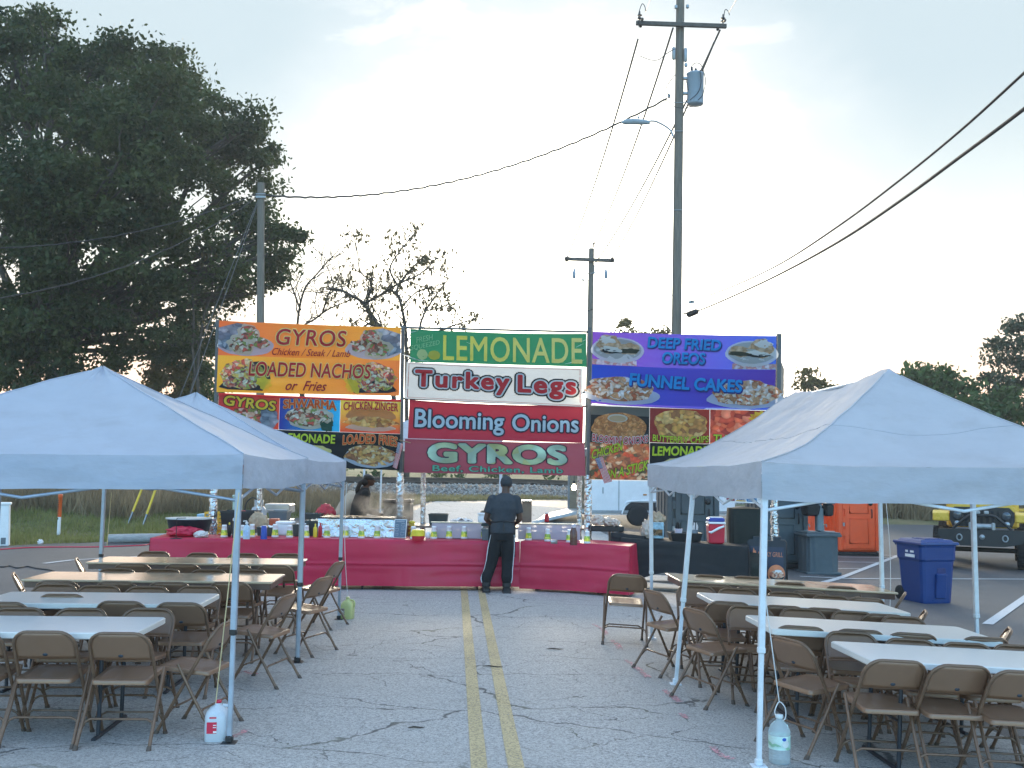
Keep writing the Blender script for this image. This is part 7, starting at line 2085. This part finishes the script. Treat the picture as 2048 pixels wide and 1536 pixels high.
m.grid(drape, 80, 40); m.grid(lambda u, v: (lambda a, b: (a[0] * (1 - v), a[1] * (1 - v), 1.42 + .03 * v))(drape(u, 0), 0), 80, 2)
m.build('cloth', mat('black_olive_cloth', (.018, .022, .018), .8, var=.4, bump=.5, bscale=7), t)
# grey boards on the ground
for k, (u, v, w_) in enumerate(((1300, 1180, 1.0), (1312, 1165, 1.1), (1322, 1150, 1.2))):
    p = G(u, v)
    t = thing('weathered_board', ('nearest', 'middle', 'farthest')[k] + ' grey weathered board lying right of the red cloth end', 'board', p, rz=R(-8 + 4 * k), group='weathered boards behind the lone chair')
    MB().box((0, 0, .022), (w_, .16, .036), bev=.006).build('board', mat('weathered_board_wood', (.26, .25, .235), .85, var=.25, stretch=(1, 8, 8), bump=.4), t)

# yellow off-road car, seen from the front
M_JY = mat('yellow_car_paint', (.74, .46, .05), .28, var=.05, coat=.6)
M_JB = mat('satin_black_car_parts', (.014, .015, .017), .5, var=.25)
M_GLS = mat('dark_glass', (.02, .025, .03), .08, var=.05)
jp = P(1965, 1100, 24.0)
t = thing('off_road_car', 'yellow lifted off road car with black bumper and winch, cut by the right edge', 'car', on(jp.x, jp.y), rz=R(-25))
m = MB()
prof = [(-.62, 1.02), (.62, 1.02), (.70, 1.40), (.64, 1.47), (.40, 1.52), (-.40, 1.52), (-.64, 1.47), (-.70, 1.40)]
m.prism([(a, b) for a, b in prof], 'y', .08, 1.45); m.box((0, .76, 1.532), (.62, 1.2, .03), bev=.014); m.build('hood', M_JY, t)
m = MB(); m.box((0, 2.6, 1.20), (1.62, 2.3, .62), bev=.05); m.box((0, 1.48, 1.50), (1.58, .08, .14), bev=.02); m.build('body', M_JY, t)
m = MB(); m.box((0, 2.85, 1.99), (1.42, 1.9, .10), bev=.05)
for x in (-.70, .70):
    m.tube([(x, 1.5, 1.52), (x * .95, 1.78, 1.98)], .04, 6)
    for y in (2.4, 3.7): m.tube([(x, y, 1.48), (x * .95, y, 1.98)], .04, 6)
m.build('cab_frame', M_JB, t)
m = MB(); m.grid(lambda u, v: ((u - .5) * 1.36, 1.50 + .27 * v, 1.54 + .42 * v), 4, 4); m.build('windscreen', M_GLS, t, fix=False)
for s_ in (-1, 1): MB().box((s_ * .74, 3.0, 1.74), (.02, 1.9, .38)).build('side_window', M_GLS, t)
for s_ in (-1, 1):
    f = MB(); pr = [(.0, 1.10), (.0, 1.26), (.12, 1.33), (.95, 1.33), (1.15, 1.05), (1.05, 1.05), (.90, 1.25), (.16, 1.25), (.08, 1.10)]
    x0, x1 = (.70, 1.06) if s_ > 0 else (-1.06, -.70)
    f.prism(pr, 'x', x0, x1); f.box(((x0 + x1) / 2, .03, 1.19), (x1 - x0, .10, .20), bev=.025); f.build('fender', M_JY, t)
    f = MB(); f.box((s_ * .88, 3.4, 1.30), (.34, 1.1, .06), bev=.02); f.build('fender', M_JY, t)
m = MB(); m.prism([(-.63, .98), (.63, .98), (.685, 1.12), (.685, 1.32), (.58, 1.43), (-.58, 1.43), (-.685, 1.32), (-.685, 1.12)], 'y', .0, .075); g_ = m.build('grille', M_JB, t)
m = MB()
for k in range(7): m.box(((k - 3) * .115, -.004, 1.20), (.055, .012, .30), bev=.004)
m.build('grille_slots', M_GLS, g_)
for s_ in (-1, 1):
    h_ = MB().lathe([(.115, 0), (.12, .02), (.10, .03), (.09, .018), (0, .03)], 22, (s_ * .52, .0, 1.25), rot=(R(90), 0, 0)).build('headlight', M_JB, t)
    MB().lathe([(.09, .020), (.06, .034), (0, .04)], 20, (s_ * .52, .0, 1.25), rot=(R(90), 0, 0)).build('lens', mat('smoked_lens', (.10, .11, .12), .1, .3), h_)
    MB().lathe([(.06, 0), (.062, .02), (.05, .03), (0, .032)], 16, (s_ * .53, .0, 1.05), rot=(R(90), 0, 0)).build('fog_light', mat('silver_lens', (.35, .36, .37), .2, .5), t)
m = MB(); m.prism([(-.95, .80), (-.80, .62), (-.45, .55), (.45, .55), (.80, .62), (.95, .80), (.92, .93), (-.92, .93)], 'y', -.34, -.10); m.box((0, -.0, .75), (1.1, .22, .25), bev=.03)
m.tube([(-.62, -.22, .93), (-.30, -.26, 1.22), (-.22, -.26, 1.25), (.22, -.26, 1.25), (.30, -.26, 1.22), (.62, -.22, .93)], .032, 8); m.build('bumper', M_JB, t)
m = MB(); m.tube([(-.20, -.28, 1.0), (.20, -.28, 1.0)], .065, 12); m.box((-.24, -.28, 1.0), (.08, .16, .18), bev=.02); m.box((.24, -.28, 1.0), (.08, .16, .18), bev=.02); m.build('winch', M_GALV, t)
m = MB()
for x in (-.08, .10): m.box((x, -.30, 1.32), (.10, .06, .075), bev=.015)
m.build('spot_lights', M_GALV, t)
for s_ in (-1, 1):
    m = MB(); m.tube([(s_ * .48 + .055 * math.cos(q), -.36, .74 + .07 * math.sin(q)) for q in (2 * math.pi * i / 14 for i in range(14))], .016, 6, closed=True); m.build('shackle', M_GALV, t)
    for y in (.50, 3.25): wheel(t, (s_ * .90, y, .47), .47, .34, (0, R(-90 * s_), 0), 5, True)
MB().lathe([(.06, 0), (.06, .015), (0, .018)], 16, (0, -.341, .76), rot=(R(90), 0, 0)).build('emblem', M_GALV, t)
m = MB(); m.tube([(-.80, .5, .42), (.80, .5, .42)], .055, 8); m.tube([(-.80, 3.25, .42), (.80, 3.25, .42)], .055, 8); m.box((0, 1.9, .66), (1.0, 3.4, .16), bev=.03); m.build('axles', M_JB, t)

# recycling cart
bp_ = G(1853, 1203)
t = thing('recycling_bin', 'dark blue wheeled recycling cart with slot lid on the dark lot', 'bin', bp_, rz=R(14))
M_BB = mat('blue_bin_plastic', (.005, .038, .17), .38, var=.08, stain=(.02, .05, .17), stain_amt=.4)
w, d, H = .70, .74, .98
m = MB()
lay = []
for z, k in ((0, .80), (.03, .82), (.62, .915), (.70, .93), (.74, .985), (.94, 1.0), (.98, 1.03)):
    X, Y, c_ = w / 2 * k, d / 2 * k, .07
    lay.append([(-X + c_, -Y, z), (X - c_, -Y, z), (X - c_ * .3, -Y + c_ * .3, z), (X, -Y + c_, z), (X, Y - c_, z), (X - c_ * .3, Y - c_ * .3, z), (X - c_, Y, z), (-X + c_, Y, z), (-X + c_ * .3, Y - c_ * .3, z), (-X, Y - c_, z), (-X, -Y + c_, z), (-X + c_ * .3, -Y + c_ * .3, z)])
vs = [p for l in lay for p in l]
m.add(vs, [tuple(range(11, -1, -1)), tuple(range(72, 84))] + [(k * 12 + i, k * 12 + (i + 1) % 12, (k + 1) * 12 + (i + 1) % 12, (k + 1) * 12 + i) for k in range(6) for i in range(12)])
m.box((.04, -d * .455, .30), (.20, .05, .42), rot=(R(6), 0, 0), bev=.02)
m.build('body', M_BB, t)
m = MB(); m.box((0, -.0, 1.005), (w * 1.08, d * 1.08, .05), bev=.022, taper=.99); m.box((0, 0, 1.045), (w * .92, d * .9, .045), bev=.022, taper=.93); m.box((0, -.06, 1.072), (w * .52, d * .5, .02), bev=.008); m.build('lid', M_BB, t)
MB().box((0, -.06, 1.084), (w * .40, d * .34, .006), bev=.002).build('lid_slot', mat('deep_blue_slot', (.008, .02, .12), .4), t)
MB().box((.05, -.338, .525), (.16, .01, .14)).build('grab_recess', mat('deep_blue_slot', (.008, .02, .12), .4), t)
MB().tube([(-.03, -.352, .455), (.13, -.352, .455)], .011, 8).build('grab_bar', M_STYRO, t)
for s_ in (-1, 1):
    wl_ = MB().lathe([(.0, -.03), (.09, -.03), (.12, -.02), (.125, 0), (.12, .02), (.09, .03), (0, .03)], 22, (s_ * (w / 2 * .84), d / 2 * .86, .125), rot=(0, R(90), 0)).build('wheel', M_TYRE, t)
m = MB(); m.tube([(-w * .42, d * .56, .95), (-w * .42, d * .62, .99), (w * .42, d * .62, .99), (w * .42, d * .56, .95)], .018, 8); m.build('handle', M_BB, t)
m = MB(); x = .01
for ww in (.018, .018, .03, .02, .022): m.box((x, -.3485, .80), (ww, .006, .04)); x += ww + .006
m.build('number_sticker', M_STYRO, t)
m = MB()
for z, L_ in ((.86, ((-.16, .10), (.0, .07))), (.79, ((-.18, .26),))):
    for y, ln in L_: m.box((-w * .4955, y + ln / 2 - .0, z), (.006, ln, .035 if z > .8 else .05))
m.build('side_sticker', M_STYRO, t)

# jugs that weigh the tents down
def jug(name, label, loc, h, m_, capm, lab_m, hw_=.075, group=None, rz=0):
    t = thing(name, label, 'jug', loc, rz=rz, group=group)
    m = MB(); n = 28; rings = []
    for z, k, e in ((0, .86, .5), (.012, .97, .5), (.10, 1, .5), (.165, 1, .55), (.195, .90, .7), (.222, .60, .9), (.236, .30, 1), (.25, .27, 1)):
        rings.append([(hw_ * k * abs(math.cos(q)) ** e * (1 if math.cos(q) > 0 else -1), hw_ * k * abs(math.sin(q)) ** e * (1 if math.sin(q) > 0 else -1), z * h / .26) for q in (2 * math.pi * i / n for i in range(n))])
    m.add([p for r in rings for p in r], [(k * n + i, k * n + (i + 1) % n, (k + 1) * n + (i + 1) % n, (k + 1) * n + i) for k in range(7) for i in range(n)] + [tuple(range(n - 1, -1, -1))], True)
    m.build('body', m_, t)
    MB().tube(smooth_path([Vector(p) for p in ((hw_ * .35, 0, h * .90), (hw_ * .95, 0, h * .86), (hw_ * 1.12, 0, h * .72), (hw_ * 1.0, 0, h * .56))]), .011, 8).build('handle', m_, t)
    MB().lathe([(.021, h * .955), (.022, h * .96), (.022, h * 1.02), (.019, h * 1.03), (0, h * 1.03)], 18).build('cap', capm, t)
    return t
M_MILK = mat('milky_plastic', (.72, .77, .82), .35, var=.04, trans=.25)
M_LEMON = mat('lemonade_in_plastic', (.62, .66, .30), .35, var=.06, trans=.25)
M_REDC = mat('red_label', (.60, .02, .06), .45, var=.05)
M_CORD = mat('yellow_cord', (.62, .50, .28), .8); M_CORDW = mat('white_cord', (.7, .7, .7), .8)
j1 = G(434, 1481)
t = jug('milk_jug', 'white gallon jug with red cap and red label by the nearest left tent leg', j1, .265, M_MILK, M_REDC, M_REDC, .083, rz=R(8))
MB().box((-.028, -.0845, .105), (.066, .004, .075)).build('red_label', M_REDC, t); m = MB(); m.box((-.022, -.0848, .172), (.046, .004, .010)); m.build('red_strip', M_REDC, t)
m = MB(); m.box((-.008, -.0870, .123), (.022, .003, .006)); m.box((-.008, -.0870, .108), (.022, .003, .005)); m.box((-.004, -.0870, .078), (.026, .003, .012)); m.box((-.022, -.0855, .185), (.02, .003, .006)); m.build('label_print', M_STYRO, t)
j2 = G(697, 1236); j2 = Vector((j2.x, j2.y - .10, gz(j2.x, j2.y)))
t = jug('yellow_jug', 'yellow lemonade gallon jug at the foot of the second left tent', j2, .265, M_LEMON, M_LEMON, M_STYRO, .080, rz=R(-10))
MB().box((-.035, -.0825, .10), (.05, .004, .08)).build('paper_label', food('jug_label', [(.6, .6, .55), (.2, .12, .12), (.45, .4, .3)], 34, 0), t)
j3 = G(1559, 1527)
t = thing('water_bottle', 'clear gallon water bottle with pale green label by the right tent leg', 'bottle', j3, rz=R(20))
def clear_water():
    m = bpy.data.materials.new('clear_water_bottle'); N, K = nodes_of(m); b = N['Principled BSDF']
    b.inputs['Base Color'].default_value = (.70, .80, .84, 1); b.inputs['Roughness'].default_value = .12; b.inputs['Transmission Weight'].default_value = .55; b.inputs['IOR'].default_value = 1.15; b.inputs['Alpha'].default_value = .75
    return m
M_WATER = clear_water(); r_ = .072
pr = [(r_ * .85, 0), (r_, .012)]
for k in range(4): pr += [(r_, .02 + k * .016), (r_ * .96, .026 + k * .016), (r_, .034 + k * .016)]
pr += [(r_ * .985, .10), (r_ * .985, .19), (r_, .20), (r_, .215), (r_ * .8, .25), (r_ * .45, .275), (r_ * .30, .282), (r_ * .30, .30)]
lathe_obj('body', M_WATER, pr, t, 30); lathe_obj('cap', mat('clear_cap', (.6, .66, .68), .4), [(r_ * .34, .296), (r_ * .36, .30), (r_ * .36, .318), (0, .32)], t)
lathe_obj('paper_label', food('green_label', [(.45, .66, .58), (.52, .72, .66), (.60, .76, .70), (.30, .55, .36)], 10, 0), [(r_ * .995, .102), (r_ * .995, .188)], t, 30)
m = MB()
def cyl(a, z, r=r_ * 1.012): return (r * math.sin(a), -r * math.cos(a), z)
m.add([cyl(.02, .143)] + [cyl(.02 + .36 * math.cos(q), .143 + .026 * math.sin(q)) for q in (2 * math.pi * i / 20 for i in range(20))], [(0, i + 1, (i + 1) % 20 + 1) for i in range(20)]); m.build('label_disc', mat('label_white', (.72, .78, .76), .5), t, fix=False)
m = MB(); m.add([cyl(-.15, .172, r_ * 1.02)] + [cyl(-.15 + .2 * math.cos(q), .172 + .011 * math.sin(q), r_ * 1.02) for q in (2 * math.pi * i / 16 for i in range(16))], [(0, i + 1, (i + 1) % 16 + 1) for i in range(16)]); m.build('label_badge', mat('badge_blue', (.03, .12, .5), .4), t, fix=False)
MB().tube(smooth_path([Vector(q) for q in ((-.02, 0, .30), (-.035, 0, .34), (0, 0, .40), (.045, 0, .36), (.05, 0, .30), (.02, -.01, .28), (-.02, 0, .30))]), .004, 5).build('loop', M_CORDW, t)
def cord(label, a, b, m_, r=.004, sag=.0, n=14):
    a, b = Vector(a), Vector(b)
    pts = [a.lerp(b, i / n) + Vector((sag * math.sin(math.pi * i / n), 0, .0)) for i in range(n + 1)]
    o = MB().tube([p - a for p in pts], r, 5).build('cord', m_); o.location = a; tag(o, label, 'cord')
cord('yellow cord from the nearest left tent corner down to the white jug', P(478, 985, 7.0), j1 + Vector((-.01, -.03, .26)), M_CORD)
cord('white cord from the second left tent corner down to the yellow jug', P(693, 968, 12.5), j2 + Vector((.0, 0, .26)), M_CORDW, .004, -.03)
cord('white cord from the right tent edge down to the clear water bottle', P(1535, 1000, 6.75).lerp(P(1528, 1250, 6.7), .75), j3 + Vector((0, 0, .40)), M_CORDW, .004)
cord('thin cord hanging beside the back leg of the right tent', P(1772, 1004, 12.3), P(1779, 1240, 12.1), M_CORDW, .004, .03)
cord('yellow cord slanting beside the back leg of the left tents', P(223, 985, 12.4), P(214, 1092, 12.4), M_CORD, .004)
# edge of the lot on the left
wp = G(4, 1092)
t = thing('white_marker_box', 'white utility marker box at the left edge of the lot', 'marker', wp, rz=R(20)); hh = (P(4, 1004, wp.y).z - wp.z)
MB().box((0, 0, hh * .47), (.30, .22, hh * .94), bev=.02, taper=.8).build('housing', M_TRW, t); MB().box((0, 0, hh * .965), (.29, .22, .06), bev=.02).build('cap', M_TRW, t); MB().box((.03, -.1, hh * .12), (.10, .03, hh * .15), bev=.004).build('plate', M_GREYP, t)
op = G(117, 1070)
t = thing('marker_post', 'orange topped white cable marker post on the grass bank', 'marker post', op); hh = P(118, 988, op.y).z - op.z
lathe_obj('post', M_STYRO, [(.042, 0), (.042, hh * .44)], t, 12); lathe_obj('orange_sleeve', mat('orange_sleeve', (.70, .11, .02), .5, var=.1), [(.046, hh * .44), (.046, hh * .9), (.053, hh * .905), (.053, hh * .98), (.04, hh), (0, hh)], t, 14)
m = MB()
for k in range(9): m.box((-.018, -.041, hh * (.48 + .045 * k)), (.012, .012, hh * .028))
m.build('printed_text', M_BLKP, t); MB().box((-.02, -.036, hh * .40), (.02, .014, .05)).build('tag', M_BLKP, t)
lg = G(298, 1086); t = thing('landscape_timber', 'pale grey timber log edging the grass behind the counter', 'timber', lg, rz=R(16))
MB().tube([(-.9, 0, .10), (0, 0, .115), (.9, 0, .11)], .11, 10).build('log', mat('grey_timber', (.34, .34, .33), .85, var=.3, bump=.5, stretch=(1, 5, 5)), t)
lump('litter_paper', 'scrap of white litter on the edge of the left grass', 76, 86, 1070, 1079, 23.6, M_STYRO, 'litter', .1, .6)
o = bpy.data.objects['litter_paper'].location; o.z = gz(o.x, o.y)
def ground_cable(name, label, px, r, m_, cat):
    pts = [G(u, v, r) for u, v in px]; a = pts[0].copy()
    ob = MB().tube([p - a for p in smooth_path(pts, 5)], r, 6).build(name, m_); ob.location = a; tag(ob, label, cat)
ground_cable('black_cable', 'black cable winding across the dark lot at the left edge', [(-60, 1130), (0, 1134), (20, 1132), (35, 1136), (55, 1133), (75, 1137), (100, 1140), (108, 1143)], .014, M_WIRE, 'cable')
ground_cable('red_hose', 'thin dark red hose along the edge of the left grass', [(0, 1099), (60, 1095), (130, 1094), (190, 1094), (250, 1092), (290, 1090), (305, 1086)], .014, M_REDC, 'hose')
for (u, v, s_) in ((985, 1333, .10), (1110, 1298, .09), (833, 1455, .06)):
    p = G(u, v, .016); q = random.uniform(-.3, .3)
    o = MB().tube([(-s_, 0, 0), (-.3 * s_, .01, .004), (.4 * s_, -.012, .002), (s_, .008, 0)], [.003, .007, .006, .002], 5).build('dead_twig', M_BARK); o.location = p; o.rotation_euler = (0, 0, q)
    tag(o, {985: 'small dark twig on the road between the yellow lines', 1110: 'small dark twig on the road right of the yellow lines', 833: 'tiny twig on the road left of the yellow lines'}[u], 'twig')

# ================================================================== VOLUME ADDED TO LIFT DARK TONES, AS LENS GLARE DOES
glare_ = MB().box((0, 35, 11), (160, 150, 26.0)).build('glare_veil', bpy.data.materials.new('glare_veil_volume'))
tag(glare_, 'thin morning haze over the whole place', None, kind='stuff')
N, K = nodes_of(glare_.data.materials[0]); N.remove(N['Principled BSDF'])
pv = N.new('ShaderNodeVolumePrincipled'); pv.inputs['Color'].default_value = (.8, .92, 1, 1); pv.inputs['Anisotropy'].default_value = .35; pv.inputs['Density'].default_value = .0008
K.new(pv.outputs[0], N['Material Output'].inputs['Volume'])
